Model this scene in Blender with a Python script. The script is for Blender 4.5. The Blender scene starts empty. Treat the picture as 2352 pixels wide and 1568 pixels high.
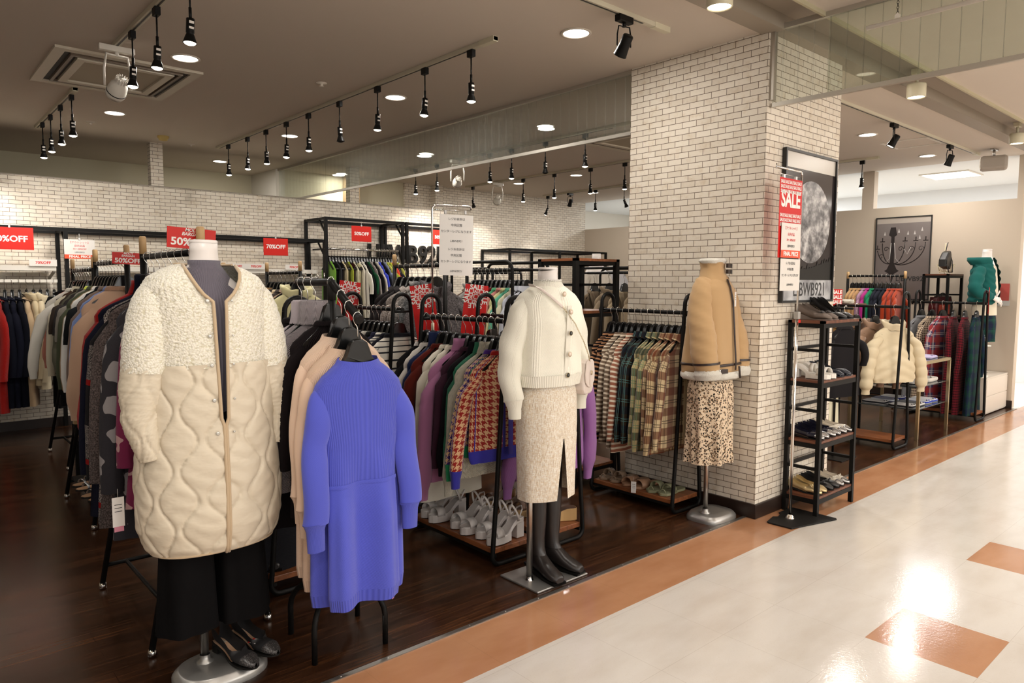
import bpy, bmesh, math, random
from mathutils import Vector, Matrix
R = math.radians
PI = math.pi
sc = bpy.context.scene
col = sc.collection
rnd = random.Random(7)

# ------------------------------------------------------------------ camera
H = 1.45
cam_d = bpy.data.cameras.new('camera')
cam_d.sensor_fit = 'HORIZONTAL'
cam_d.sensor_width = 36.0
cam_d.lens = 1642.9 / 2352 * 36.0
cam_d.clip_start = 0.05
cam_o = bpy.data.objects.new('camera', cam_d)
col.objects.link(cam_o)
YAW, PITCH, ROLL = .72265, -.08181, .003246
cam_o.location = (0, 0, H)
_cy, _sy = math.cos(YAW), math.sin(YAW)
_F = Vector((_sy*math.cos(PITCH), _cy*math.cos(PITCH), math.sin(PITCH)))
_r = Vector((_cy, -_sy, 0)); _u = _r.cross(_F)
_R = _r*math.cos(ROLL) + _u*math.sin(ROLL); _U = -_r*math.sin(ROLL) + _u*math.cos(ROLL)
cam_o.matrix_world = Matrix(((_R.x, _U.x, -_F.x, 0), (_R.y, _U.y, -_F.y, 0), (_R.z, _U.z, -_F.z, H), (0, 0, 0, 1)))
sc.camera = cam_o

# ------------------------------------------------------------------ world, exposure
w = bpy.data.worlds.new('world'); sc.world = w; w.use_nodes = True
bg = w.node_tree.nodes['Background']
bg.inputs[0].default_value = (1.0, 0.97, 0.94, 1); bg.inputs[1].default_value = 0.22
sc.view_settings.view_transform = 'Standard'
sc.view_settings.look = 'None'
sc.view_settings.exposure = 0.0
sc.view_settings.gamma = 1.0
sc.view_settings.use_curve_mapping = False
sc.cycles.max_bounces = 7
sc.cycles.diffuse_bounces = 3
sc.cycles.glossy_bounces = 3
sc.cycles.transmission_bounces = 4
sc.cycles.transparent_max_bounces = 12
sc.cycles.sample_clamp_indirect = 4.0
sc.cycles.caustics_reflective = False
sc.cycles.caustics_refractive = False
CEIL = 2.93
WARM = (1.0, 0.945, 0.875)
NEUT = (1.0, 0.90, 0.78)

def lamp(kind, name, loc, energy, color=WARM, size=0.1, spot=None, target=None, blend=0.6, parent=None):
    l = bpy.data.lights.new(name, kind); l.energy = energy; l.color = color
    if kind == 'AREA':
        l.shape = 'DISK'; l.size = size
    elif kind == 'SPOT':
        l.spot_size = spot; l.spot_blend = blend; l.shadow_soft_size = size
    else:
        l.shadow_soft_size = size
    o = bpy.data.objects.new(name, l); col.objects.link(o); o.location = loc
    if target is not None:
        d = Vector(target) - Vector(loc)
        o.rotation_euler = d.to_track_quat('-Z', 'Y').to_euler()
    if parent: o.parent = parent
    return o

# ------------------------------------------------------------------ object helpers
def tag(o, label=None, cat=None, group=None, kind=None):
    if label: o['label'] = label
    if cat: o['category'] = cat
    if group: o['group'] = group
    if kind: o['kind'] = kind
    return o

def thing(name, label, cat, loc=(0, 0, 0), rz=0.0, group=None):
    o = bpy.data.objects.new(name, None); col.objects.link(o)
    o.empty_display_size = .05
    o.location = loc; o.rotation_euler = (0, 0, rz)
    return tag(o, label, cat, group)

def link(name, me, mat=None, parent=None, loc=None):
    o = bpy.data.objects.new(name, me); col.objects.link(o)
    if mat is not None:
        if len(me.materials) == 0:
            me.materials.append(mat)
        elif me.materials[0] != mat:
            o.material_slots[0].link = 'OBJECT'
            o.material_slots[0].material = mat
    if parent: o.parent = parent
    if loc is not None: o.location = loc
    return o

class MB:
    """collects shapes and links them as ONE mesh object"""
    def __init__(s):
        s.bm = bmesh.new(); s.uv = s.bm.loops.layers.uv.new('UVMap'); s.uv2 = s.bm.loops.layers.uv.new('metres')
    def box(s, c, d, rz=0.0, bev=0.0, rot=None):
        m = Matrix.Translation(c) @ (rot if rot is not None else Matrix.Rotation(rz, 4, 'Z'))
        g = bmesh.ops.create_cube(s.bm, size=1.0)
        vs = g['verts']
        bmesh.ops.scale(s.bm, vec=d, verts=vs)
        if bev > 0:
            es = list({e for v in vs for e in v.link_edges})
            r = bmesh.ops.bevel(s.bm, geom=es, offset=bev, segments=2, affect='EDGES', profile=.5)
            vs = list({v for v in r['verts']} | {v for f in r['faces'] for v in f.verts})
            vs = list({v2 for v in vs for v2 in _island(v)})
        bmesh.ops.transform(s.bm, matrix=m, verts=vs)
        return s
    def bar(s, a, b, wd=.02, ht=None):
        a = Vector(a); b = Vector(b); d = b - a
        q = d.to_track_quat('X', 'Z').to_matrix().to_4x4()
        return s.box((a+b)/2, (d.length, wd, ht or wd), rot=q)
    def tube(s, pts, r, n=8, cap=True, radii=None, smooth=True, flat=1.0, updir=None):
        pts = [Vector(p) for p in pts]; rings = []
        N = len(pts); prev = None
        for i, p in enumerate(pts):
            if i == 0: t = pts[1]-p
            elif i == N-1: t = p-pts[i-1]
            else: t = (pts[i+1]-p).normalized() + (p-pts[i-1]).normalized()
            if t.length < 1e-9: t = Vector((0, 0, 1))
            t.normalize()
            if prev is None:
                a = Vector(updir) if updir else (Vector((0, 0, 1)) if abs(t.z) < .9 else Vector((1, 0, 0)))
            else:
                a = prev
            u = (a - t*a.dot(t))
            if u.length < 1e-6: u = t.orthogonal()
            u.normalize(); v = t.cross(u); prev = u
            rr = radii[i] if radii else r
            rings.append([p + u*(math.cos(2*PI*k/n)*rr) + v*(math.sin(2*PI*k/n)*rr*flat) for k in range(n)])
        s.loft(rings, cap0=cap, cap1=cap, smooth=smooth)
        return s
    def loft(s, rings, cap0=False, cap1=False, smooth=True, closed=True, uvs=None):
        bm = s.bm
        vr = [[bm.verts.new(p) for p in r] for r in rings]
        n = len(rings[0]); m = n if closed else n-1
        # uv: u = length along the widest ring, v = length along the loft
        v_acc = [0.0]
        for i in range(1, len(rings)):
            v_acc.append(v_acc[-1] + (Vector(rings[i][0])-Vector(rings[i-1][0])).length)
        rm = rings[len(rings)//2]; CI = sum((Vector(rm[(k+1) % n])-Vector(rm[k])).length for k in range(m))
        for i in range(len(rings)-1):
            for k in range(m):
                k2 = (k+1) % n
                try: f = bm.faces.new((vr[i][k], vr[i][k2], vr[i+1][k2], vr[i+1][k]))
                except ValueError: continue
                f.smooth = smooth
                q = ((k/m, v_acc[i]), ((k+1)/m, v_acc[i]), ((k+1)/m, v_acc[i+1]), (k/m, v_acc[i+1]))
                for lp, c in zip(f.loops, q): lp[s.uv].uv = c; lp[s.uv2].uv = (c[0]*CI, c[1])
        for flag, ring in ((cap0, vr[0]), (cap1, vr[-1])):
            if flag and closed:
                try:
                    f = bm.faces.new(ring); f.smooth = False
                except ValueError: pass
        return s
    def lathe(s, prof, c=(0, 0, 0), n=24, rot=None, cap=True, smooth=True, sx=1, sy=1):
        m = Matrix.Translation(c) @ (rot if rot is not None else Matrix.Identity(4))
        rings = [[m @ Vector((math.cos(2*PI*k/n)*r*sx, math.sin(2*PI*k/n)*r*sy, z)) for k in range(n)] for r, z in prof]
        return s.loft(rings, cap, cap, smooth)
    def poly(s, pts, th, axis='Y', c=(0, 0, 0), rot=None, bev=0.0):
        """extruded outline in XZ (axis Y), centred on the extrusion"""
        m = Matrix.Translation(c) @ (rot if rot is not None else Matrix.Identity(4))
        def P(x, z, t):
            if axis == 'Y': v = Vector((x, t, z))
            elif axis == 'Z': v = Vector((x, z, t))
            else: v = Vector((t, x, z))
            return m @ v
        a = [s.bm.verts.new(P(x, z, -th/2)) for x, z in pts]
        b = [s.bm.verts.new(P(x, z, th/2)) for x, z in pts]
        n = len(pts); fs = []
        fs.append(s.bm.faces.new(a)); fs.append(s.bm.faces.new(list(reversed(b))))
        for k in range(n): fs.append(s.bm.faces.new((a[k], b[k], b[(k+1) % n], a[(k+1) % n])))
        if bev > 0:
            es = list({e for f in fs[:2] for e in f.edges})
            bmesh.ops.bevel(s.bm, geom=es, offset=bev, segments=2, affect='EDGES', profile=.5)
        return s
    def mesh(s, name='m', recalc=True):
        me = bpy.data.meshes.new(name)
        if recalc: bmesh.ops.recalc_face_normals(s.bm, faces=s.bm.faces)
        s.bm.to_mesh(me); s.bm.free()
        return me
    def build(s, name, mat, parent=None, loc=None, recalc=True):
        return link(name, s.mesh(name, recalc), mat, parent, loc)

def _island(v):
    seen = {v}; st = [v]
    while st:
        a = st.pop()
        for e in a.link_edges:
            b = e.other_vert(a)
            if b not in seen: seen.add(b); st.append(b)
    return seen

def arc(c, r, a0, a1, n=8, u=(1, 0, 0), v=(0, 0, 1)):
    c = Vector(c); u = Vector(u); v = Vector(v)
    return [c + u*(r*math.cos(a0+(a1-a0)*i/n)) + v*(r*math.sin(a0+(a1-a0)*i/n)) for i in range(n+1)]

_tc = {}
def text_mesh(txt, size, bold=0.0, extr=0.0004, shear=0.0, sx=1.0, spacing=1.0):
    key = (txt, size, bold, extr, shear, sx, spacing)
    if key in _tc: return _tc[key]
    cu = bpy.data.curves.new('lettering', 'FONT'); cu.body = txt; cu.size = size
    cu.align_x = 'CENTER'; cu.align_y = 'CENTER'; cu.extrude = extr; cu.offset = bold
    cu.shear = shear; cu.space_character = spacing; cu.resolution_u = 3
    o = bpy.data.objects.new('t', cu); col.objects.link(o)
    bpy.context.view_layer.update()
    dg = bpy.context.evaluated_depsgraph_get()
    me = bpy.data.meshes.new_from_object(o.evaluated_get(dg))
    bpy.data.objects.remove(o)
    if sx != 1.0:
        for v in me.vertices: v.co.x *= sx
    _tc[key] = me
    return me
def text(name, txt, size, mat, parent, loc, rot=(R(90), 0, 0), **k):
    me = text_mesh(txt, size, **k)
    if len(me.materials) == 0: me.materials.append(mat)
    o = link(name, me, mat, parent, loc); o.rotation_euler = rot
    return o

# ------------------------------------------------------------------ materials
class NT:
    def __init__(s, name):
        s.m = bpy.data.materials.new(name); s.m.use_nodes = True
        s.t = s.m.node_tree; s.b = s.t.nodes['Principled BSDF']; s.out = s.t.nodes['Material Output']
    def n(s, typ, **k):
        nd = s.t.nodes.new(typ)
        for a, v in k.items(): setattr(nd, a, v)
        return nd
    def l(s, a, b): s.t.links.new(a, b)
    def val(s, sock, v):
        if isinstance(v, (int, float)): sock.default_value = v
        elif isinstance(v, tuple): sock.default_value = v if len(v) == 4 or len(sock.default_value) == 3 else v + (1,)
        else: s.l(v, sock)
    def math(s, op, a, b=0.0, c=None, clamp=False):
        nd = s.n('ShaderNodeMath', operation=op); nd.use_clamp = clamp
        s.val(nd.inputs[0], a); s.val(nd.inputs[1], b)
        if c is not None: s.val(nd.inputs[2], c)
        return nd.outputs[0]
    def mix(s, f, a, b, blend='MIX'):
        nd = s.n('ShaderNodeMix', data_type='RGBA', blend_type=blend)
        s.val(nd.inputs['Factor'], f)
        for so, v in ((nd.inputs[6], a), (nd.inputs[7], b)):
            if isinstance(v, tuple): so.default_value = v if len(v) == 4 else v + (1,)
            else: s.l(v, so)
        return nd.outputs[2]
    def coord(s, which='Object', scale=(1, 1, 1), loc=(0, 0, 0), rot=(0, 0, 0)):
        tc = s.n('ShaderNodeTexCoord'); mp = s.n('ShaderNodeMapping')
        mp.inputs['Scale'].default_value = scale; mp.inputs['Location'].default_value = loc
        mp.inputs['Rotation'].default_value = rot
        s.l(tc.outputs[which], mp.inputs['Vector']); return mp.outputs['Vector']
    def xyz(s, v):
        nd = s.n('ShaderNodeSeparateXYZ'); s.l(v, nd.inputs[0]); return nd.outputs
    def noise(s, vec, scale, detail=2, rough=.5, out=0):
        nd = s.n('ShaderNodeTexNoise'); nd.inputs['Scale'].default_value = scale
        nd.inputs['Detail'].default_value = detail; nd.inputs['Roughness'].default_value = rough
        s.l(vec, nd.inputs['Vector']); return nd.outputs[out]
    def ramp(s, f, stops, interp='LINEAR'):
        nd = s.n('ShaderNodeValToRGB'); nd.color_ramp.interpolation = interp
        el = nd.color_ramp.elements
        while len(el) < len(stops): el.new(.5)
        for e, (p, c) in zip(el, stops):
            e.position = p; e.color = (c if len(c) == 4 else tuple(c)+(1,))
        s.l(f, nd.inputs[0]); return nd.outputs[0]
    def bump(s, h, strength=.3, dist=.01, normal=None):
        nd = s.n('ShaderNodeBump'); nd.inputs['Strength'].default_value = strength
        nd.inputs['Distance'].default_value = dist; s.l(h, nd.inputs['Height'])
        if normal is not None: s.l(normal, nd.inputs['Normal'])
        s.l(nd.outputs[0], s.b.inputs['Normal']); return nd.outputs[0]
    def fin(s, color=None, rough=.6, metal=0.0, spec=None, sheen=0.0, emit=None, estr=0.0):
        if color is not None: s.val(s.b.inputs['Base Color'], color)
        s.val(s.b.inputs['Roughness'], rough); s.val(s.b.inputs['Metallic'], metal)
        if spec is not None: s.b.inputs['Specular IOR Level'].default_value = spec
        if sheen: s.b.inputs['Sheen Weight'].default_value = sheen; s.b.inputs['Sheen Roughness'].default_value = .5
        if emit is not None:
            s.b.inputs['Emission Color'].default_value = tuple(emit)+(1,); s.b.inputs['Emission Strength'].default_value = estr
        return s.m

def srgb(r, g, b):
    f = lambda c: (c/255/12.92) if c/255 <= .04045 else ((c/255+.055)/1.055)**2.4
    return (f(r), f(g), f(b))

_mc = {}
def plain(name, rgb, rough=.5, metal=0.0, spec=None, emit=None, estr=0.0):
    k = ('p', name)
    if k not in _mc: _mc[k] = NT(name).fin(tuple(rgb)+(1,), rough, metal, spec, 0, emit, estr)
    return _mc[k]

BLACK = plain('black powder coated steel', (.007, .0065, .006), .45, 0.0, .16)
BLACK2 = plain('dark matt steel', (.014, .013, .012), .5, 0.0, .2)
CHROME = plain('chrome', (.75, .73, .70), .14, 1.0)
STEEL = plain('brushed steel', (.55, .53, .50), .32, 1.0)
SATIN = plain('satin silver paint', (.42, .41, .39), .35, .75)
HANG = plain('black plastic hanger', (.006, .006, .006), .24, 0.0, .4)
WHITE = plain('white paint', srgb(232, 226, 214), .5)
MANNQ = plain('white mannequin shell', srgb(236, 228, 222), .38)
REDP = plain('red printed card', srgb(205, 25, 22), .45, 0, .25)
REDG = plain('red glossy card', srgb(204, 36, 26), .40, 0, .25)
PAPER = plain('white paper', srgb(235, 228, 220), .6)
PAPERG = plain('laminated white paper', srgb(228, 222, 214), .3)
INKW = plain('white print', srgb(240, 236, 230), .5)
INKB = plain('black print', (.02, .02, .02), .5)
INKR = plain('red print', srgb(215, 45, 40), .5)
GOLD = plain('gold metal', (.62, .50, .30), .35, 1.0)
WOODTIP = plain('pale turned wood', srgb(196, 160, 112), .5)
TAGP = plain('white tag card', srgb(225, 220, 215), .55)
TAGPK = plain('pink tag strip', srgb(205, 130, 150), .55)
BASEB = plain('dark brown baseboard', srgb(38, 24, 18), .4)

def glass_mat():
    t = NT('clear sheet glass')
    tr = t.n('ShaderNodeBsdfTransparent'); tr.inputs[0].default_value = (.93, .955, .93, 1)
    gl = t.n('ShaderNodeBsdfGlossy'); gl.inputs['Roughness'].default_value = .01
    gl.inputs[0].default_value = (1, 1, 1, 1)
    fr = t.n('ShaderNodeLayerWeight'); fr.inputs[0].default_value = .25
    mx = t.n('ShaderNodeMixShader')
    f = t.math('MULTIPLY', fr.outputs['Fresnel'], .5)
    t.l(f, mx.inputs[0]); t.l(tr.outputs[0], mx.inputs[1]); t.l(gl.outputs[0], mx.inputs[2])
    # thin parallel safety wires set in the sheet, and a pale haze painted over it
    df = t.n('ShaderNodeBsdfDiffuse'); df.inputs[0].default_value = (.55, .56, .52, 1)
    x, y, z = t.xyz(t.coord('Object'))
    wire = t.math('LESS_THAN', t.math('MODULO', t.math('ADD', y, 50.0), .092), .0022)
    m2 = t.n('ShaderNodeMixShader'); t.l(t.math('MAXIMUM', t.math('MULTIPLY', wire, .35), .07), m2.inputs[0])
    t.l(mx.outputs[0], m2.inputs[1]); t.l(df.outputs[0], m2.inputs[2])
    t.l(m2.outputs[0], t.out.inputs[0]); return t.m
GLASS = glass_mat()

def brick_mat(name, swap, tint=(1, 1, 1)):
    """white painted brick; swap=True for planes facing along X"""
    t = NT(name)
    tc = t.n('ShaderNodeTexCoord'); x, y, z = t.xyz(tc.outputs['Object'])
    cmb = t.n('ShaderNodeCombineXYZ')
    t.l(y if swap else x, cmb.inputs[0]); t.l(z, cmb.inputs[1])
    vec = cmb.outputs[0]
    br = t.n('ShaderNodeTexBrick'); br.offset = .5
    br.inputs['Scale'].default_value = 1.0
    br.inputs['Brick Width'].default_value = .1075; br.inputs['Row Height'].default_value = .0384
    br.inputs['Mortar Size'].default_value = .0019; br.inputs['Mortar Smooth'].default_value = .15
    br.inputs['Bias'].default_value = -.3
    br.inputs['Color1'].default_value = srgb(232, 222, 206)+(1,); br.inputs['Color2'].default_value = srgb(214, 202, 184)+(1,)
    br.inputs['Mortar'].default_value = srgb(104, 86, 66)+(1,)
    t.l(vec, br.inputs['Vector'])
    n1 = t.noise(vec, 14, 4, .7); n2 = t.noise(vec, 130, 2, .6)
    blot = t.ramp(n1, [(.52, (1, 1, 1)), (.72, (.86, .80, .72))])
    pit = t.ramp(n2, [(.66, (1, 1, 1)), (.74, (.62, .52, .42))])
    spots = t.ramp(t.noise(vec, 5, 2, .5), [(.45, (0, 0, 0)), (.6, (1, 1, 1))])
    c = t.mix(1.0, br.outputs['Color'], blot, 'MULTIPLY')
    c = t.mix(spots, c, t.mix(1.0, c, pit, 'MULTIPLY'))
    hgt = t.math('SUBTRACT', t.math('MULTIPLY', n1, .15), br.outputs['Fac'])
    t.bump(hgt, .5, .004)
    return t.fin(c, .65)
BRICKY = brick_mat('white brick tiles', False)
BRICKX = brick_mat('white brick tiles on the side faces', True)

def planks_mat():
    t = NT('dark walnut plank floor')
    v = t.coord('Object'); x, y, z = t.xyz(v)
    br = t.n('ShaderNodeTexBrick'); br.offset = .37; br.offset_frequency = 2
    br.inputs['Scale'].default_value = 1; br.inputs['Brick Width'].default_value = .92; br.inputs['Row Height'].default_value = .10
    br.inputs['Mortar Size'].default_value = .0010; br.inputs['Mortar Smooth'].default_value = .3
    br.inputs['Color1'].default_value = (.8, .8, .8, 1); br.inputs['Color2'].default_value = (.25, .25, .25, 1)
    t.l(v, br.inputs['Vector'])
    g = t.coord('Object', (2.2, 42, 1)); gr = t.noise(g, 1.6, 5, .65)
    g2 = t.noise(t.coord('Object', (.9, 9, 1)), 1.5, 2, .5)
    f = t.math('ADD', t.math('MULTIPLY', gr, .65), t.math('MULTIPLY', g2, .35))
    c = t.ramp(f, [(.28, srgb(30, 17, 10)), (.5, srgb(54, 32, 19)), (.72, srgb(90, 55, 31))])
    c = t.mix(.5, c, br.outputs['Color'], 'OVERLAY')
    c = t.mix(br.outputs['Fac'], c, srgb(24, 13, 8)+(1,))
    t.bump(t.math('SUBTRACT', t.math('MULTIPLY', gr, .10), br.outputs['Fac']), .15, .001)
    return t.fin(c, t.math('ADD', t.math('MULTIPLY', gr, .12), .17), spec=.32)

def aisle_mat():
    t = NT('cream and terracotta vinyl floor tiles')
    v = t.coord('Object'); x, y, z = t.xyz(v)
    n1 = t.noise(t.coord('Object', (1.2, 3, 1)), 2.2, 3, .55); n2 = t.noise(v, 160, 2, .5)
    cream = t.ramp(n1, [(.3, srgb(206, 197, 186)), (.6, srgb(216, 209, 200))])
    cream = t.mix(t.ramp(n2, [(.62, (0, 0, 0)), (.72, (.25, .25, .25))]), cream, srgb(190, 170, 145)+(1,))
    terra = t.ramp(n1, [(.3, srgb(176, 124, 88)), (.65, srgb(190, 140, 104))])
    # terracotta band along the shop front and single squares every 1.26 m
    band = t.math('GREATER_THAN', y, 1.985)
    fx = t.math('MODULO', t.math('SUBTRACT', x, 2.97-12.6), 1.26)
    s1 = t.math('LESS_THAN', fx, .405)
    fy = t.math('MODULO', t.math('SUBTRACT', y, .76-12.0), 1.20)
    s2 = t.math('LESS_THAN', fy, .405)
    far = t.math('LESS_THAN', y, 1.5)
    sq = t.math('MULTIPLY', t.math('MULTIPLY', s1, s2), far)
    m = t.math('MAXIMUM', band, sq)
    c = t.mix(m, cream, terra)
    br = t.n('ShaderNodeTexBrick'); br.offset = 0
    br.inputs['Scale'].default_value = 1; br.inputs['Brick Width'].default_value = .42; br.inputs['Row Height'].default_value = .40
    br.inputs['Mortar Size'].default_value = .0011
    sh = t.n('ShaderNodeMapping'); sh.inputs['Location'].default_value = (-.03, -.36, 0)
    t.l(v, sh.inputs[0]); t.l(sh.outputs[0], br.inputs['Vector'])
    c = t.mix(t.math('MULTIPLY', br.outputs['Fac'], .22), c, srgb(120, 95, 70)+(1,))
    t.bump(t.noise(v, 75, 2, .6), .10, .004)
    return t.fin(c, .13, spec=.4)

def wood_mat(name, a, b, rough=.38, along='x'):
    t = NT(name)
    s = (2.5, 26, 26) if along == 'x' else (26, 2.5, 26)
    n = t.noise(t.coord('Object', s), 1.3, 4, .6)
    x, y, z = t.xyz(t.coord('Object'))
    pl = t.math('GREATER_THAN', t.math('MODULO', t.math('ADD', (y if along == 'x' else x), 5.0), .105), .1035)
    c = t.ramp(n, [(.3, a), (.7, b)])
    c = t.mix(pl, c, (a[0]*.3, a[1]*.3, a[2]*.3, 1))
    return t.fin(c, rough)
WOODS = wood_mat('red brown varnished wood', srgb(104, 58, 32), srgb(152, 92, 54), along='y')
WOODD = wood_mat('dark walnut shelf wood', srgb(84, 46, 30), srgb(124, 74, 50), along='y')

def ceil_mat(name, rgb):
    t = NT(name); n = t.noise(t.coord('Object'), 300, 2)
    t.bump(n, .05, .001)
    return t.fin(tuple(rgb)+(1,), .85)
CEILM = ceil_mat('matt off white ceiling', srgb(214, 202, 188))
def siding_mat():
    t = NT('vertically jointed pale panels'); x, y, z = t.xyz(t.coord('Object'))
    f = t.math('LESS_THAN', t.math('MODULO', t.math('ADD', y, 30.0), .16), .004)
    c = t.mix(f, srgb(214, 204, 188)+(1,), srgb(150, 138, 120)+(1,))
    return t.fin(c, .7)
BEIGE = plain('beige wall paint', srgb(200, 186, 168), .8)
WALLW = plain('pale wall paint', srgb(226, 220, 208), .8)
OLIVE = plain('warm grey wall paint', srgb(206, 198, 172), .8)
# ------------------------------------------------------------------ fabrics
_fab = {}
def fab(rgb, style='plain', rgb2=None, rgb3=None, key=None, rough=.85):
    k = (rgb, style, rgb2, rgb3)
    if k in _fab: return _fab[k]
    c = srgb(*rgb); c2 = srgb(*rgb2) if rgb2 else None; c3 = srgb(*rgb3) if rgb3 else None
    t = NT(style + ' fabric %d %d %d' % rgb)
    t.b.inputs['Specular IOR Level'].default_value = .12
    v = t.coord('Object'); x, y, z = t.xyz(v)
    uvn = t.n('ShaderNodeTexCoord'); U, V, _w = t.xyz(uvn.outputs['UV'])
    soft = t.noise(v, 7, 2, .5)
    base = t.mix(t.ramp(soft, [(.3, (0, 0, 0)), (.7, (.16, .16, .16))]), c+(1,), (c[0]*.82, c[1]*.82, c[2]*.82, 1))
    um = t.n('ShaderNodeUVMap'); um.uv_map = 'metres'; UM = t.xyz(um.outputs[0])[0]
    lum = max(c); SH = min(1.0, lum*2.2)
    sheen = .22*SH
    if style == 'plain':
        t.bump(t.noise(v, 420, 2), .12, .002); return _put(k, t.fin(base, rough, sheen=sheen))
    if style == 'leather':
        t.bump(t.noise(v, 160, 2), .12, .001); return _put(k, t.fin(base, .32, spec=.5))
    if style == 'quilted':
        n1 = t.noise(t.coord('Object', (1, 1, 1.5)), 17, 2, .5); n2 = t.noise(t.coord('Object', (1, 1, 2.0)), 42, 1, .5)
        t.bump(t.math('ADD', n1, t.math('MULTIPLY', n2, .25)), .30, .012); return _put(k, t.fin(base, .42, spec=.3))
    if style == 'satin':
        t.bump(t.noise(v, 9, 3, .6), .14, .02); return _put(k, t.fin(base, .45, spec=.35))
    if style == 'rib':       # vertical ribs following the knit
        w = t.math('SINE', t.math('MULTIPLY', U, 2*PI*88))
        h = t.math('ADD', w, t.math('MULTIPLY', t.noise(v, 500, 1), .6))
        c_ = t.mix(t.math('MULTIPLY_ADD', w, .14, .14, clamp=True), base, (c[0]*.55, c[1]*.55, c[2]*.55, 1))
        t.bump(h, .45, .0025); return _put(k, t.fin(base if False else t.mix(t.math('MULTIPLY_ADD', w, -.10, .10, clamp=True), base, (c[0]*.5, c[1]*.5, c[2]*.5, 1)), .85, sheen=sheen))  # grooves between ribs painted darker, as shade
    if style == 'knit':      # fine stitches
        w = t.math('SINE', t.math('MULTIPLY', U, 2*PI*150)); w2 = t.math('SINE', t.math('MULTIPLY', V, 2*PI*170))
        t.bump(t.math('ADD', t.math('MULTIPLY', w, w2), t.noise(v, 90, 2)), .28, .002); return _put(k, t.fin(base, .9, sheen=.3*SH))
    if style == 'chunky':    # cable knit: columns of plaits and purl rows
        u12 = t.math('FRACT', t.math('MULTIPLY', U, 12)); tri = t.math('ABSOLUTE', t.math('SUBTRACT', u12, .5))
        col_ = t.math('LESS_THAN', tri, .2)
        pl = t.math('SINE', t.math('ADD', t.math('MULTIPLY', V, 2*PI*34), t.math('MULTIPLY', tri, 14)))
        row = t.math('SINE', t.math('MULTIPLY', V, 2*PI*90)); cb = t.math('SINE', t.math('MULTIPLY', U, 2*PI*120))
        h = t.math('ADD', t.math('MULTIPLY', pl, col_), t.math('MULTIPLY', t.math('MULTIPLY', row, cb), .5))
        c_ = t.mix(t.math('MULTIPLY_ADD', h, -.2, .2, clamp=True), base, (c[0]*.5, c[1]*.5, c[2]*.5, 1))
        t.bump(h, .8, .006); return _put(k, t.fin(c_, .9, sheen=.3*SH))
    if style == 'boucle':    # curly wool with specks
        n = t.noise(v, 150, 3, .7); n2 = t.noise(v, 420, 1)
        c_ = t.mix(t.ramp(n, [(.42, (0, 0, 0)), (.62, (1, 1, 1))]), base, (c2 or (c[0]*2, c[1]*2, c[2]*2))+(1,))
        t.bump(n, .8, .01); return _put(k, t.fin(c_, .95, sheen=.3*SH))
    if style == 'sherpa':
        vo = t.n('ShaderNodeTexVoronoi'); vo.feature = 'SMOOTH_F1'; vo.inputs['Scale'].default_value = 140
        vo.inputs['Smoothness'].default_value = .25
        dv = t.n('ShaderNodeVectorMath', operation='ADD'); t.l(v, dv.inputs[0])
        nn = t.n('ShaderNodeTexNoise'); nn.inputs['Scale'].default_value = 45; t.l(v, nn.inputs['Vector'])
        sc_ = t.n('ShaderNodeVectorMath', operation='SCALE'); sc_.inputs['Scale'].default_value = .012
        t.l(nn.outputs['Color'], sc_.inputs[0]); t.l(sc_.outputs[0], dv.inputs[1]); t.l(dv.outputs[0], vo.inputs['Vector'])
        d = vo.outputs['Distance']
        c_ = t.mix(t.ramp(d, [(.50, (0, 0, 0)), (.85, (1, 1, 1))]), c+(1,), (c[0]*.78, c[1]*.76, c[2]*.66, 1))  # crevice shade between the fleece clumps is put into the colour
        h = t.math('SUBTRACT', t.math('MULTIPLY', t.noise(v, 300, 2), .25), d)
        t.bump(h, .5, .007); return _put(k, t.fin(c_, .95, sheen=.4*SH))
    if style == 'fuzzy':
        t.bump(t.noise(v, 120, 4, .8), .9, .012); return _put(k, t.fin(base, .97, sheen=.2*SH))
    if style == 'stripe':    # horizontal stripes
        f = t.math('LESS_THAN', t.math('FRACT', t.math('MULTIPLY', V, 1/.030)), .42)
        t.bump(t.noise(v, 400, 2), .12, .002)
        return _put(k, t.fin(t.mix(f, base, c2+(1,)), .85, sheen=.2*SH))
    if style == 'widestripe':
        f = t.math('LESS_THAN', t.math('FRACT', t.math('MULTIPLY', V, 1/.048)), .22)
        return _put(k, t.fin(t.mix(f, base, c2+(1,)), .85, sheen=.2*SH))
    if style == 'plaid':
        px_ = t.math('MULTIPLY', UM, 1/.115); pz = t.math('MULTIPLY', V, 1/.125)
        fx = t.math('FRACT', px_); fz = t.math('FRACT', pz)
        def band(f, a, b): return t.math('MULTIPLY', t.math('GREATER_THAN', f, a), t.math('LESS_THAN', f, b))
        b1 = band(fx, .05, .45); b2 = band(fz, .05, .45)
        l1 = t.math('MAXIMUM', band(fx, .68, .72), band(fx, .80, .84)); l2 = t.math('MAXIMUM', band(fz, .68, .72), band(fz, .80, .84))
        cc = t.mix(t.math('MULTIPLY', b1, .74), base, c2+(1,)); cc = t.mix(t.math('MULTIPLY', b2, .74), cc, c2+(1,))
        cc = t.mix(t.math('MULTIPLY', t.math('MAXIMUM', l1, l2), .8), cc, (c3 or c)+(1,))
        t.bump(t.noise(v, 260, 2), .25, .003)
        return _put(k, t.fin(cc, .9, sheen=.3*SH))
    if style == 'gingham':
        fx = t.math('GREATER_THAN', t.math('FRACT', t.math('MULTIPLY', UM, 1/.028)), .5); fz = t.math('GREATER_THAN', t.math('FRACT', t.math('MULTIPLY', V, 1/.028)), .5)
        return _put(k, t.fin(t.mix(t.math('MULTIPLY', t.math('ADD', fx, fz), .5), base, c2+(1,)), .9, sheen=.2*SH))
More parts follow.
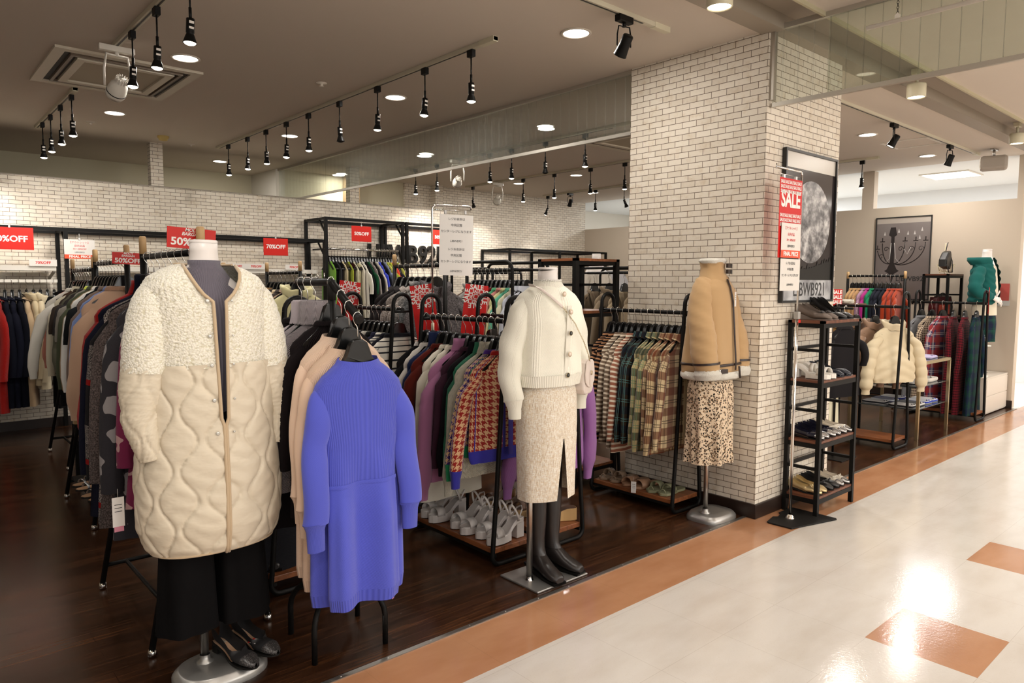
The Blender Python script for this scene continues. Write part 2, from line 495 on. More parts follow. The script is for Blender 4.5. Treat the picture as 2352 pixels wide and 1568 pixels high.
    if style == 'hound':     # houndstooth: 4-4 ends in a 2/2 twill
        S = 1/.0042
        a = t.math('MULTIPLY', UM, S); b = t.math('MULTIPLY', V, S)
        fa = t.math('FLOOR', a); fb = t.math('FLOOR', b)
        tw = t.math('LESS_THAN', t.math('MODULO', t.math('ADD', t.math('SUBTRACT', fa, fb), 8000.0), 4.0), 2.0)
        wa = t.math('GREATER_THAN', t.math('MODULO', t.math('ADD', fa, 8000), 8.0), 3.5)
        wb = t.math('GREATER_THAN', t.math('MODULO', t.math('ADD', fb, 8000), 8.0), 3.5)
        m = t.math('ADD', t.math('MULTIPLY', tw, wa), t.math('MULTIPLY', t.math('SUBTRACT', 1.0, tw), wb))
        cc = t.mix(m, base, c2+(1,))
        if c3:
            ln = t.math('LESS_THAN', t.math('MODULO', t.math('ADD', fa, 8000), 32.0), 1.6)
            cc = t.mix(ln, cc, c3+(1,))
        t.bump(t.noise(v, 200, 2), .2, .003)
        return _put(k, t.fin(cc, .9, sheen=.3*SH))
    if style == 'leopard':
        dv = t.n('ShaderNodeVectorMath', operation='ADD'); t.l(v, dv.inputs[0])
        nn = t.n('ShaderNodeTexNoise'); nn.inputs['Scale'].default_value = 85; t.l(v, nn.inputs['Vector'])
        s_ = t.n('ShaderNodeVectorMath', operation='SCALE'); s_.inputs['Scale'].default_value = .007
        t.l(nn.outputs['Color'], s_.inputs[0]); t.l(s_.outputs[0], dv.inputs[1])
        vo = t.n('ShaderNodeTexVoronoi'); vo.inputs['Scale'].default_value = 72; t.l(dv.outputs[0], vo.inputs['Vector'])
        d = vo.outputs['Distance']; br = t.noise(v, 140, 1)
        ring = t.math('MULTIPLY', t.math('GREATER_THAN', d, .22), t.math('LESS_THAN', d, .50))
        ring = t.math('MULTIPLY', ring, t.math('GREATER_THAN', br, .44))
        cc = t.mix(t.math('LESS_THAN', d, .22), c+(1,), c3+(1,)); cc = t.mix(ring, cc, c2+(1,))
        return _put(k, t.fin(cc, .6))
    if style == 'tweed':
        a = t.noise(t.coord('Object', (1, 1, 9)), 60, 2, .6); b = t.noise(t.coord('Object', (9, 9, 1)), 42, 2, .6)
        cc = t.mix(t.ramp(a, [(.40, (0, 0, 0)), (.56, (1, 1, 1))]), base, c2+(1,))
        cc = t.mix(t.ramp(b, [(.50, (0, 0, 0)), (.60, (.75, .75, .75))]), cc, c3+(1,))
        t.bump(t.math('ADD', a, b), .6, .005)
        return _put(k, t.fin(cc, .92, sheen=.2*SH))
    if style == 'jacquard':  # blocky two tone nordic pattern
        m = t.math('GREATER_THAN', t.noise(t.coord('Object', (1, 1, .8)), 13, 1, .4), .56)
        cc = t.mix(m, base, c2+(1,)); t.bump(t.noise(v, 300, 2), .4, .003)
        return _put(k, t.fin(cc, .95, sheen=.3*SH))
    if style == 'check':     # big brushed check (poncho)
        n = t.noise(v, 260, 2, .7)
        f = t.math('GREATER_THAN', t.math('FRACT', t.math('MULTIPLY', V, 1/.34)), .5); g = t.math('GREATER_THAN', t.math('FRACT', t.math('MULTIPLY', UM, 1/.2)), .5)
        m = t.math('MULTIPLY', t.math('ADD', f, g), .5)
        cc = t.mix(t.math('MULTIPLY', m, t.math('GREATER_THAN', n, .5)), base, c2+(1,))
        ln = t.math('GREATER_THAN', t.math('FRACT', t.math('MULTIPLY', V, 1/.34)), .93)
        if c3: cc = t.mix(ln, cc, c3+(1,))
        t.bump(n, .7, .008)
        return _put(k, t.fin(cc, .97, sheen=.4*SH))
    raise ValueError(style)
def _put(k, m):
    _fab[k] = m; return m

# ------------------------------------------------------------------ hangers
def hanger_meshes():
    # hook: wraps over a rail of radius ~.014 whose centre is at (0,0,0); stem goes down to z=-.085
    m = MB()
    pts = arc((0, 0, 0), .021, R(-20), R(180), 9)
    pts = list(reversed(pts))
    pts = pts[::-1]
    p = [Vector(a) for a in arc((0, 0, 0), .021, R(-25), R(190), 10)]
    p = p + [Vector((-.016, 0, -.018)), Vector((-.004, 0, -.032)), Vector((0, 0, -.045)), Vector((0, 0, -.095))]
    m.tube(p, .0021, 6)
    hook = m.mesh('hook')
    o = [(0, -.078), (.020, -.081), (.036, -.091), (.046, -.114), (.058, -.142), (.082, -.172), (.118, -.197), (.156, -.220), (.178, -.236),
         (.181, -.246), (.168, -.248), (.140, -.236), (.105, -.216), (.075, -.198), (.045, -.180), (.0, -.170)]
    out = o + [(-x, z) for x, z in reversed(o[1:-1])]
    # thick body: two outlines, ends wider in depth
    m = MB(); n = len(out)
    def th(x): return .010 + .012*min(1, abs(x)/.2)
    ins = []
    for k in range(n):      # outline moved inwards for the rounded rim
        (x0, z0), (x1, z1), (x2, z2) = out[k-1], out[k], out[(k+1) % n]
        tx, tz = x2-x0, z2-z0; l_ = math.hypot(tx, tz) or 1
        ins.append((x1-tz/l_*-.0035*-1, z1+tx/l_*-.0035))
    rings = []
    for s_, o_ in ((-1, ins), (-.62, out), (.62, out), (1, ins)):
        rings.append([Vector((x, th(x)*s_, z)) for x, z in o_])
    m.loft(rings, cap0=True, cap1=True, smooth=True)
    body = m.mesh('shoulder_bar')
    return hook, body
HK, HB = hanger_meshes()
SLIMK = None
def hanger(loc, rz, label, group, w=1.0):
    t = thing('clothes_hanger', label, 'hanger', loc, rz, group); t.scale = (w, 1, 1)
    link('shoulder_bar', HB, HANG, t)
    link('hook', HK, CHROME, t)
    return t

# ------------------------------------------------------------------ garments
_gm = {}
def fold(th, z, amp, seed, k=6):
    """small drape displacement growing towards the hem"""
    return amp*(math.sin(k*th+seed)*.6 + math.sin((k*2+1)*th+seed*2.3)*.3 + math.sin((k+3)*th + z*9 + seed*.7)*.35)

def body_rings(g, n, seed):
    hw, L, t = g['hw'], g['L'], g['t']; fl = g.get('flare', .02); nw = g.get('neck', .075)
    prof = [(0.0, nw, .040), (-.012, nw+.02, .046), (-.030, nw+.055, .052), (-.055, hw*.80, .058), (-.075, hw*.93, .060), (-.10, hw, .062), (-.15, hw*.99, .068)]
    zs = 40 if g.get('quilt') else (12 if L < .9 else 18)
    for i in range(1, zs+1):
        f = i/zs; z = -.15-(L-.15)*f
        ww = hw*.97 + fl*f
        if g.get('rib_hem') and f > .90: ww -= .018*min(1, (f-.90)/.08)
        prof.append((z, ww, .066+(t-.066)*min(1, f*1.6)))
    rings = []
    for z, a, b in prof:
        f = min(1, max(0, (-z-.1)/max(.1, L-.1)))
        ring = []
        for k in range(n):
            th = 2*PI*k/n; c, s = math.cos(th), math.sin(th)
            e = .72
            x = a*math.copysign(abs(c)**e, c); y = b*.5*math.copysign(abs(s)**e, s)*1.05
            d = fold(th, z, g.get('amp', .012)*f, seed)
            if g.get('quilt'): d += .016*abs(math.sin((z+.10*abs(c)*g['quilt'])*PI/.085)) - .006
            ring.append(Vector((x + c*d*.5, y + s*d*.9, z)))
        rings.append(ring)
    return rings

def smoothst(a, b, x):
    t = max(0, min(1, (x-a)/(b-a))); return t*t*(3-2*t)
def sleeve_rings(g, side, n, seed, long=None):
    hw = g['hw']; SL = g['SL']; r0 = g.get('sr', .062); cuff = g.get('cuff', .035)
    top = Vector((side*(hw-.062), 0, -.098))
    out = g.get('splay', .05)
    N = 48 if g.get('quilt') else 12; rings = []
    bend = g.get('bend', .02)
    for i in range(N+1):
        f = i/N
        p = top + Vector((side*(.055*smoothst(0, .16, f)+out*math.sin(f*PI*.55)), -.014 - bend*math.sin(f*PI)*1.0 + .01*math.sin(f*5+seed), -SL*f))
        r = r0*(1-.18*f)
        if f < .22: r *= .42+.58*(f/.22)**.6
        if g.get('puff') and .6 < f < .93: r *= 1+.22*math.sin((f-.6)/.33*PI)
        if f > .88: r = cuff+(r-cuff)*max(0, (.93-f)/.05) if f < .93 else cuff
        ring = []
        for k in range(n):
            th = 2*PI*k/n
            d = fold(th, f*3, .004, seed+side, 4)
            if g.get('quilt'): d += .012*abs(math.sin(f*PI*5.5))
            ring.append(p + Vector((side*math.cos(th)*(r+d)*.62, math.sin(th)*(r+d)*.60, .012*math.cos(th)*(1-f))))
        rings.append(ring)
    return rings

def garment_meshes(key):
    """key -> list of (part name, mesh, slot) ; slot 0 main, 1 trim"""
    if key in _gm: return _gm[key]
    g = dict(GT[key[0]]); seed = key[1]*1.7; parts = []
    n = g.get('n', 28)
    m = MB(); rings = body_rings(g, n, seed)
    if g.get('hem'):
        i0 = len(rings)-(4 if g.get('quilt') else g.get('hemn', 2))
        m.loft(rings[:i0+1]); mb = MB().loft(rings[i0:]); parts.append(('hem_band', mb, 1))
    else:
        m.loft(rings)
    parts.insert(0, ('body', m, 0))
    if g.get('SL', 0) > 0:
        for s in (-1, 1):
            sr = sleeve_rings(g, s, 14, seed)
            i0 = (12-g.get('cuffn', 1))*(len(sr)-1)//12
            if g.get('hem') and g['SL'] > .4:
                parts.append(('sleeve', MB().loft(sr[:i0+1], cap0=True), 0)); parts.append(('cuff', MB().loft(sr[i0:], cap1=False), 1))
            else:
                parts.append(('sleeve', MB().loft(sr, cap0=True), 0))
    c = g.get('collar')
    nw = g.get('neck', .075)
    def ring(z, a, b, fy=0.0, dz=0.0, n2=24):
        return [Vector((math.cos(2*PI*k/n2)*a, math.sin(2*PI*k/n2)*b+fy, z+dz*math.sin(2*PI*k/n2))) for k in range(n2)]
    if c == 'crew': parts.append(('collar', MB().loft([ring(-.004, nw+.012, .040), ring(.012, nw+.004, .036), ring(.018, nw-.004, .032), ring(.010, nw-.008, .030)]), 1))
    if c == 'mock': parts.append(('collar', MB().loft([ring(-.004, nw+.010, .042), ring(.03, nw-.004, .036), ring(.05, nw-.006, .034), ring(.048, nw-.012, .028), ring(.01, nw-.010, .028)]), 0))
    if c == 'turtle': parts.append(('collar', MB().loft([ring(-.004, nw+.012, .044), ring(.03, nw+.004, .042), ring(.075, nw+.004, .040), ring(.082, nw-.004, .034), ring(.02, nw-.010, .030)]), 0))
    if c == 'shirt':
        mm = MB()
        mm.loft([ring(-.002, nw+.010, .040), ring(.022, nw, .036), ring(.034, nw-.006, .032)])
        for s in (-1, 1):
            mm.loft([[Vector((s*.012, -.042, .022)), Vector((s*.065, -.030, .034)), Vector((s*.085, 0, .036)), Vector((s*.06, .03, .036))],
                     [Vector((s*.045, -.056, -.035)), Vector((s*.092, -.040, -.006)), Vector((s*.10, 0, .002)), Vector((s*.075, .035, .004))]], closed=False)
        parts.append(('collar', mm, 0))
    if c == 'hood':
        mm = MB(); rr = []
        for z, a, b, y in ((-.01, nw+.03, .05, 0), (.035, nw+.045, .075, .012), (.05, nw+.035, .085, .02), (.045, nw+.01, .06, .02), (-.03, nw-.01, .04, .02)):
            rr.append([Vector((math.cos(2*PI*k/24)*a, math.sin(2*PI*k/24)*b+y, z-.035*max(0, -math.sin(2*PI*k/24))+.006*math.sin(k*1.9+seed))) for k in range(24)])
        mm.loft(rr); parts.append(('hood', mm, 0))
    if c == 'lapel':
        mm = MB()
        for s in (-1, 1):
            mm.loft([[Vector((s*.01, -.060, -.30)), Vector((s*.03, -.062, -.14)), Vector((s*.05, -.046, -.01)), Vector((s*.07, .02, .02)), Vector((s*.0, .045, .025))],
                     [Vector((s*.02, -.070, -.28)), Vector((s*.10, -.072, -.12)), Vector((s*.12, -.048, -.02)), Vector((s*.10, .03, .0)), Vector((s*.0, .062, .0))]], closed=False)
        parts.append(('lapels', mm, 0))
    if g.get('placket'):
        mm = MB()
        L = g['L']
        pts = []
        for i in range(9):
            z = -.02-(L-.03)*i/8
            b = -(.052 if z > -.1 else .066)-.012
            pts.append(z)
        for z in pts[1:]:
            pass
        mm.box((0, -(g['t']*.8)-.004, -L*.52), (.028, .006, L*.86))
        parts.append(('placket', mm, 0))
    out = [(nm, b.mesh(nm), sl) for nm, b, sl in parts]
    _gm[key] = out
    return out

GT = {
 'sweater': dict(hw=.215, L=.60, t=.075, SL=.52, collar='crew', hem=True, rib_hem=True, neck=.08),
 'mock':    dict(hw=.215, L=.58, t=.075, SL=.55, collar='mock', hem=True, rib_hem=True, neck=.075, puff=True),
 'turtle':  dict(hw=.21, L=.60, t=.080, SL=.55, collar='turtle', hem=True, rib_hem=True, neck=.060),
 'long':    dict(hw=.205, L=.86, t=.080, SL=.54, collar='crew', hem=True, neck=.08),
 'dress':   dict(hw=.20, L=1.02, t=.090, SL=.55, collar='crew', flare=.05, neck=.08, amp=.02),
 'tunic':   dict(hw=.215, L=.72, t=.070, SL=.54, collar='crew', neck=.09, flare=.02),
 'blouse':  dict(hw=.20, L=.62, t=.060, SL=.54, collar='crew', neck=.085, puff=True),
 'tee':     dict(hw=.20, L=.60, t=.055, SL=.24, collar='crew', neck=.09, sr=.07, cuff=.06),
 'shirt':   dict(hw=.215, L=.68, t=.062, SL=.58, collar='shirt', neck=.065, cuff=.034, placket=True, amp=.014),
 'cardigan': dict(hemn=3, cuffn=2, hw=.22, L=.52, t=.075, SL=.52, collar='crew', hem=True, rib_hem=True, neck=.085, placket=True, splay=.10),
 'coat':    dict(hw=.225, L=.98, t=.105, SL=.60, collar='lapel', neck=.07, sr=.075, cuff=.060, amp=.016),
 'hooded':  dict(hw=.225, L=.72, t=.10, SL=.56, collar='hood', neck=.08, sr=.074, cuff=.05, amp=.014),
 'hoodie':  dict(hw=.22, L=.62, t=.08, SL=.54, collar='hood', hem=True, neck=.08, sr=.07),
 'puffer':  dict(quilt=1.0, hw=.225, L=.50, t=.17, SL=.50, collar='hood', hem=True, rib_hem=True, neck=.085, sr=.098, cuff=.05, splay=.09, n=36),
 'vest':    dict(hw=.19, L=.66, t=.07, SL=0, collar='crew', neck=.08),
 'trousers': dict(hw=.15, L=.98, t=.07, SL=0, neck=.12, flare=.0),
 'poncho':  dict(hw=.235, L=1.0, t=.12, SL=.70, collar='turtle', neck=.08, sr=.085, cuff=.07, splay=.06, amp=.025, flare=.06),
}
VN = [0]
def garment(kind, mat, label, loc, rz=0.0, group=None, trim=None, cat=None, name=None, scale=1.0, var=None, thick=1.0, ctrim=None):
    VN[0] += 1
    v = (VN[0] % 3) if var is None else var
    nm = name or {'tee': 'hanging_tee_shirt', 'long': 'hanging_long_sweater', 'mock': 'hanging_sweater', 'turtle': 'hanging_turtleneck', 'shirt': 'hanging_shirt',
                  'puffer': 'hanging_puffer_jacket', 'hooded': 'hanging_hooded_coat'}.get(kind, 'hanging_' + kind)
    t = thing(nm, label, cat or {'tee': 't-shirt', 'mock': 'sweater', 'turtle': 'sweater', 'long': 'sweater', 'hooded': 'coat', 'puffer': 'puffer jacket', 'tunic': 'top'}.get(kind, kind), loc, rz, group)
    t.scale = (scale, scale*thick, scale)
    for nm, me, sl in garment_meshes((kind, v)):
        link(nm, me, (ctrim if (ctrim and nm == 'collar') else trim if (sl and trim) else mat), t)
    return t
DROP = .165     # neck opening of a garment below the centre of the rail

def hang(kind, style, rgb, desc, where, x, y, z, rz=0.0, rgb2=None, rgb3=None, trim=None, group=None, scale=1.0, hgr=True, name=None, cat=None, var=None, thick=1.0, ctrim=None, turn=0.0):
    rz += turn
    """a garment and its hanger on a rail whose centre is at x, y, z"""
    m = fab(rgb, style, rgb2, rgb3)
    lab = (desc + ' ' + where).strip()
    tr = fab(*trim) if isinstance(trim, tuple) else trim
    garment(kind, m, lab, (x, y, z-DROP), rz, group, tr, cat, name, scale, var, thick, fab(*ctrim) if ctrim else None)
    if hgr:
        hanger((x, y, z), rz, 'black hanger holding the ' + lab, 'hangers ' + where, min(1.0, .86*scale))
# ------------------------------------------------------------------ room
ORD = ['first', 'second', 'third', 'fourth', 'fifth', 'sixth', 'seventh', 'eighth', 'ninth', 'tenth', 'eleventh', 'twelfth', 'thirteenth', 'fourteenth', 'fifteenth', 'sixteenth',
       'seventeenth', 'eighteenth', 'nineteenth', 'twentieth', 'twenty-first', 'twenty-second', 'twenty-third', 'twenty-fourth', 'twenty-fifth', 'twenty-sixth', 'twenty-seventh', 'twenty-eighth']
def slab(name, lo, hi, mat, kind='structure', parent=None):
    c = [(a+b)/2 for a, b in zip(lo, hi)]; d = [b-a for a, b in zip(lo, hi)]
    m = MB(); m.box((0, 0, 0), d)
    o = m.build(name, mat, parent, c)
    # patterns run in world metres: bake the centre into the mesh
    o.data.transform(Matrix.Translation(c)); o.location = (0, 0, 0)
    if kind: o['kind'] = kind
    return o
XL, XR = -6.0, 9.9          # left end of the shop (out of view), beige wall on the right
slab('floor', (XL, 2.31, -.06), (9.9, 10.3, 0), planks_mat())
slab('floor_aisle', (XL, -7.0, -.06), (24.0, 2.30, .0), aisle_mat())
slab('floor_aisle_far', (9.9, 2.30, -.06), (24.0, 10.3, .0), plain('pale grey vinyl', srgb(222, 218, 210), .25))
slab('trim_1', (XL, 2.296, -.02), (9.9, 2.318, .004), plain('aluminium floor strip', (.35, .33, .30), .35, .9))
mb = MB()
for i in range(56): mb.lathe([(.004, 0), (.004, .0012), (.0015, .002)], (-1+i*.2, 2.307, .004), 8)
mb.build('trim_2', STEEL)['kind'] = 'structure'
slab('ceiling', (XL, 2.30, CEIL), (9.9, 10.3, CEIL+.1), CEILM)
slab('ceiling_aisle', (XL, -7.0, CEIL+.02), (24, 1.93, CEIL+.12), CEILM)
slab('ceiling_right', (9.9, 2.30, CEIL), (24, 10.3, CEIL+.1), plain('bright white ceiling', srgb(236, 236, 234), .8))
# recessed groove between the two ceilings with a darker shutter box
slab('ceiling_groove', (XL, 1.93, CEIL+.07), (24, 2.30, CEIL+.17), plain('shutter slot grey', srgb(150, 138, 124), .6))
slab('trim_3', (XL, 2.17, CEIL-.012), (9.9, 2.30, CEIL+.07), plain('grey shutter guide', srgb(158, 146, 130), .5))
slab('trim_4', (XL, 1.925, CEIL-.004), (9.9, 1.94, CEIL+.07), plain('pale groove edge', srgb(190, 180, 150), .6))
# walls
slab('wall_back', (XL, 8.37, 0), (6.10, 8.49, 2.465), BRICKY)
slab('wall_back_cap', (XL, 8.365, 2.465), (6.10, 8.495, 2.475), plain('grey wall cap', srgb(150, 140, 126), .6))
slab('baseboard_back', (XL, 8.35, 0), (6.10, 8.37, .09), BASEB)
slab('wall_rear', (XL, 10.05, 0), (3.98, 10.15, CEIL), OLIVE)
slab('wall_return', (3.98, 9.22, 0), (4.10, 10.15, CEIL), WALLW)
slab('wall_rear_middle', (4.10, 9.22, 0), (5.95, 9.32, CEIL), OLIVE)
slab('wall_rear_rib', (4.95, 9.10, 0), (5.15, 9.22, CEIL), plain('brown wall rib', srgb(170, 146, 112), .7))
slab('wall_rear_brick', (5.95, 9.18, 0), (9.9, 9.32, CEIL), BRICKY)
slab('wall_left', (XL-.1, 2.3, 0), (XL, 10.2, CEIL), OLIVE)
# small brick piers standing on the back wall up to the ceiling
for i, (x0, x1) in enumerate(((2.235, 2.36), (4.60, 4.73), (6.42, 6.56))):
    if i < 2:
        p = slab('wall_pier', (x0, 8.375, 2.475), (x1, 8.485, CEIL), BRICKY)
    else:
        p = slab('wall_pier', (x0, 9.05, 0), (x1, 9.18, CEIL), BRICKY)
# pillar
def pillar():
    m = MB(); m.box((4.47, 2.765, CEIL/2), (.96, 1.03, CEIL))
    me = m.mesh('wall_pillar'); me.materials.append(BRICKY); me.materials.append(BRICKX)
    for p in me.polygons:
        if abs(p.normal.x) > .5: p.material_index = 1
    o = bpy.data.objects.new('wall_pillar', me); col.objects.link(o); o['kind'] = 'structure'
    m = MB(); m.box((4.47, 2.765, .045), (.99, 1.06, .09), bev=.004)
    m.build('baseboard_pillar', BASEB)['kind'] = 'structure'
pillar()
# beige wall on the right with the high opening
slab('wall_right', (9.9, 2.42, 0), (10.02, 9.32, 2.44), BEIGE)
slab('wall_right_post', (9.9, 4.02, 2.44), (10.02, 4.17, CEIL), BEIGE)
slab('wall_right_end', (9.9, 2.36, 0), (10.02, 2.42, CEIL), BEIGE)
slab('baseboard_right', (9.885, 2.35, 0), (9.9, 9.18, .09), BASEB)
slab('wall_beyond', (12.6, 2.2, 0), (12.7, 10.3, CEIL), plain('bright white wall', srgb(236, 238, 240), .8))
slab('wall_beyond_aisle', (24.0, -7, 0), (24.1, 10.3, CEIL+.1), plain('far mall wall', srgb(228, 228, 226), .8))
slab('wall_aisle_side', (2.4, -4.2, 0), (24, -4.1, CEIL+.1), plain('opposite shop wall', srgb(214, 208, 198), .8))
slab('wall_beyond_rear', (10.02, 10.2, 0), (24, 10.3, CEIL), WALLW)

# ------------------------------------------------------------------ hanging smoke glass
def smoke_glass(name, label, y0, y1, splits, ztop, zbot, xx, cat='glass screen'):
    t = thing(name, label, cat, (xx, (y0+y1)/2, ztop))
    ym = (y0+y1)/2
    ys = [y0]+splits+[y1]
    for a, b in zip(ys, ys[1:]):
        MB().box((0, (a+b)/2-ym, (zbot-ztop)/2), (.008, abs(b-a)-.006, ztop-zbot-.01)).build('glass_pane', GLASS, t)
    FR = plain('pale aluminium rail', srgb(190, 184, 172), .35, .5)
    MB().box((0, 0, -.012), (.03, abs(y1-y0), .03)).build('top_rail', FR, t)
    MB().box((0, 0, zbot-ztop), (.022, abs(y1-y0), .024)).build('bottom_rail', FR, t)
    return t
smoke_glass('smoke_screen', 'long frameless glass smoke screen hung from ceiling left of brick pillar', 3.29, 9.21, [4.55, 5.85, 7.9], CEIL, 2.50, 4.02)
t = smoke_glass('smoke_screen', 'glass smoke screen hung over aisle from the pillar corner', -7.0, 2.24, [.85, 1.93-.02, -1.0, -3.5], CEIL+.02, 2.50, 4.02)
MB().box((0, 2.23+7.0-4.61-2.24/1*0, -.2), (.034, .034, .44)).build('end_post', plain('satin aluminium post', srgb(172, 164, 152), .35, .6), t, (0, 0, 0))

# ------------------------------------------------------------------ ceiling fittings
EMW = plain('lit downlight lens', (1, .95, .88), .4, emit=(1.0, .93, .84), estr=9.0)
EMS = plain('lit spot lens', (1, .9, .75), .4, emit=(1.0, .86, .66), estr=14.0)
EMP = plain('lit light panel', (1, 1, 1), .4, emit=(.97, .98, 1.0), estr=7.0)
RIMW = plain('white lamp rim', srgb(225, 215, 200), .4)
_dl = None
def downlight(x, y, label, z=CEIL, energy=14, r=.075, group=None, color=WARM):
    global _dl
    t = thing('ceiling_downlight', label, 'downlight', (x, y, z), group=group)
    if _dl is None:
        a = MB(); a.lathe([(.092, 0), (.092, -.006), (.078, -.006), (.074, .02)], cap=False); b = MB(); b.lathe([(.076, -.002), (.001, -.002)], cap=False)
        _dl = (a.mesh('rim'), b.mesh('lens'))
    link('rim', _dl[0], RIMW, t, (0, 0, -.001)); link('lens', _dl[1], EMW, t, (0, 0, -.002))
    lamp('AREA', 'downlight_lamp', (0, 0, -.012), energy, color, .15, parent=t)
    return t
DLG = 'ceiling downlights in the shop'
DLS = [(1.60, 5.10, 'recessed downlight right of the square air conditioner', 13), (1.63, 7.15, 'recessed downlight beyond the square air conditioner', 13),
 (3.18, 3.04, 'large recessed downlight nearest the aisle, left of black track spot', 13), (3.18, 5.03, 'recessed downlight beside the long track near its aisle end', 14),
 (3.20, 7.05, 'recessed downlight just behind the fifth pendant of the long track', 13), (3.22, 9.10, 'recessed downlight beyond the wall end of the long track', 8),
 (4.80, 4.98, 'recessed downlight seen through the glass screen close to the pillar', 14), (4.79, 6.94, 'recessed downlight seen through the glass screen above the second track', 14),
 (4.81, 8.98, 'recessed downlight seen through the glass near the small brick pier', 8), (5.64, 6.93, 'recessed downlight directly above the second track', 13),
 (7.27, 6.92, 'recessed downlight between second and third track', 14), (7.24, 8.07, 'recessed downlight close to the white spotlight of the rear track', 10),
 (8.86, 8.04, 'recessed downlight over the rear track near the far brick wall', 10), (7.45, 3.11, 'recessed downlight right of the pillar above the sweater rail', 20),
 (9.16, 3.14, 'recessed downlight right of the square hatch, above mannequin', 20), (5.26, 2.62, 'tilted looking downlight seen through aisle glass beside the pillar', 16)]
for x, y, l, e in DLS: downlight(x, y, l, energy=e)
# more of the same grid, outside the photograph
for i, y in enumerate((3.04, 5.05, 7.05)): downlight(-1.2, y, 'recessed shop downlight left of the photograph, %s from the aisle' % ORD[i], energy=10)
# the aisle's own downlights run in two rows above and behind the camera
for i, x in enumerate((-3, -1.2, .6, 2.4, 4.8, 6.6, 8.6, 11.0, 13.5)):
    for y in (.25, -1.8):
        downlight(x, y, 'aisle downlight outside the photograph, %s of the %s row' % (ORD[i], 'near' if y > 0 else 'far'), CEIL+.02, 10, color=(1.0, .94, .87))

def track(name, label, x0, y0, x1, y1, z=CEIL, mat=None):
    t = thing('lighting_track', label, 'light track', ((x0+x1)/2, (y0+y1)/2, z))
    d = Vector((x1-x0, y1-y0, 0)); L = d.length; t.rotation_euler = (0, 0, math.atan2(d.y, d.x))
    MB().box((0, 0, -.013), (L, .036, .026), bev=.002).build('rail_body', plain('cream track', srgb(206, 198, 176), .45), t)
    MB().box((-.08, 0, -.0265), (L-.30, .010, .003)).build('rail_slot', plain('dark track slot', (.05, .045, .04), .5), t)
    MB().box((L/2-.07, 0, -.014), (.14, .040, .032), bev=.002).build('feed_box', plain('cream feed cap', srgb(214, 206, 180), .45), t)
    return t
track('a', 'long cream light track crossing the shop ceiling with nine black pendants', 2.86, 8.15, 2.86, 3.40)
track('b', 'short light track left of the air conditioner with four pendants', 1.20, 8.25, 1.20, 6.42)
track('c', 'light track beside the air conditioner, running out of the top edge', 1.18, 5.15, 1.18, 2.75)
track('d', 'cream light track with one black spotlight near the pillar top', 2.50, 2.63, 3.52, 2.63)
track('e', 'light track seen through glass carrying six pendants', 5.25, 8.05, 5.25, 4.30)
track('f', 'light track behind the glass, second row with white spotlight', 6.85, 8.85, 6.85, 4.6)
track('g', 'rearmost light track near the high white opening', 8.5, 8.85, 8.5, 6.2)
track('h', 'light track right of the pillar carrying two black spotlights', 5.0, 2.68, 9.42, 2.70)
track('i', 'short light track right of the pillar with one pendant', 8.75, 6.2, 8.80, 3.53)

_pn = None
def pendant(x, y, label, aim=(0, 0), energy=11, lit=True, target=None):
    global _pn
    t = thing('pendant_track_light', label, 'pendant lamp', (x, y, CEIL-.026))
    if _pn is None:
        a = MB(); a.box((0, 0, -.022), (.030, .055, .044), bev=.003); 
        b = MB(); b.tube([(0, 0, -.04), (0, 0, -.20)], .0045, 8); b.tube([(0, 0, -.15), (0, 0, -.205)], .0075, 8)
        c = MB(); c.lathe([(.001, .0), (.019, -.002), (.019, -.068), (.016, -.07), (.022, -.085), (.031, -.112), (.033, -.116), (.028, -.116), (.024, -.100)], cap=False, n=20)
        d = MB(); d.lathe([(.030, -.114), (.022, -.121), (.011, -.125), (.001, -.126)], cap=False, n=16)
        e = MB(); e.box((.0, -.0195, -.022), (.022, .001, .012)); e.box((.0, -.0195, -.048), (.022, .001, .010))
        _pn = (a.mesh('track_adapter'), b.mesh('stem'), c.mesh('lamp_head'), d.mesh('lens'), e.mesh('rating_label'))
    link('track_adapter', _pn[0], BLACK, t); link('stem', _pn[1], BLACK, t)
    h = link('lamp_head', _pn[2], BLACK, t, (0, 0, -.20)); h.rotation_euler = (R(aim[0]), R(aim[1]), 0)
    link('rating_label', _pn[4], PAPER, h)
    link('lens', _pn[3], EMS if lit else BLACK2, h)
    if lit:
        tg = target or (x+math.sin(R(-aim[1]))*2, y+math.sin(R(aim[0]))*2, 0)
        loc = Vector((x, y, CEIL-.36))
        l = lamp('SPOT', 'pendant_lamp', (0, 0, 0), energy, WARM, .025, R(62), None, .8)
        l.location = loc; d = Vector(tg) - loc; l.rotation_euler = d.to_track_quat('-Z', 'Y').to_euler()
        l.parent = t; l.matrix_parent_inverse = Matrix.Translation(-Vector(t.location))
    return t
for i, y in enumerate((3.64, 4.15, 4.77, 5.36, 5.92, 6.37, 6.83, 7.29, 7.82)):
    pendant(2.86, y, 'small black pendant spot, %s from the aisle end of the long track' % ORD[i], aim=((0, 0), (2, 3), (4, 0), (0, -3), (0, 0), (0, 3), (3, -3), (0, 2), (0, 0))[i], energy=30 if i < 5 else 22, lit=i != 3)
for i, y in enumerate((6.58, 7.04, 7.50, 7.91)):
    pendant(1.20, y, 'small black pendant spot, %s from the air conditioner on the left track' % ORD[i], energy=38, target=(1.3-.30*i, 8.37, 1.75))
for i, (y, tg) in enumerate(((4.70, (.6, 6, .6)), (4.21, (.6, 2.9, .6)), (3.67, (1.0, 2.9, .6)))):
    pendant(1.18, y, ('black pendant spot in front of the white spotlight', 'black pendant spot hanging from the nearest track at top left', 'black pendant spot cut by the top edge of the photo')[i], aim=(0, 3), energy=24, target=tg)
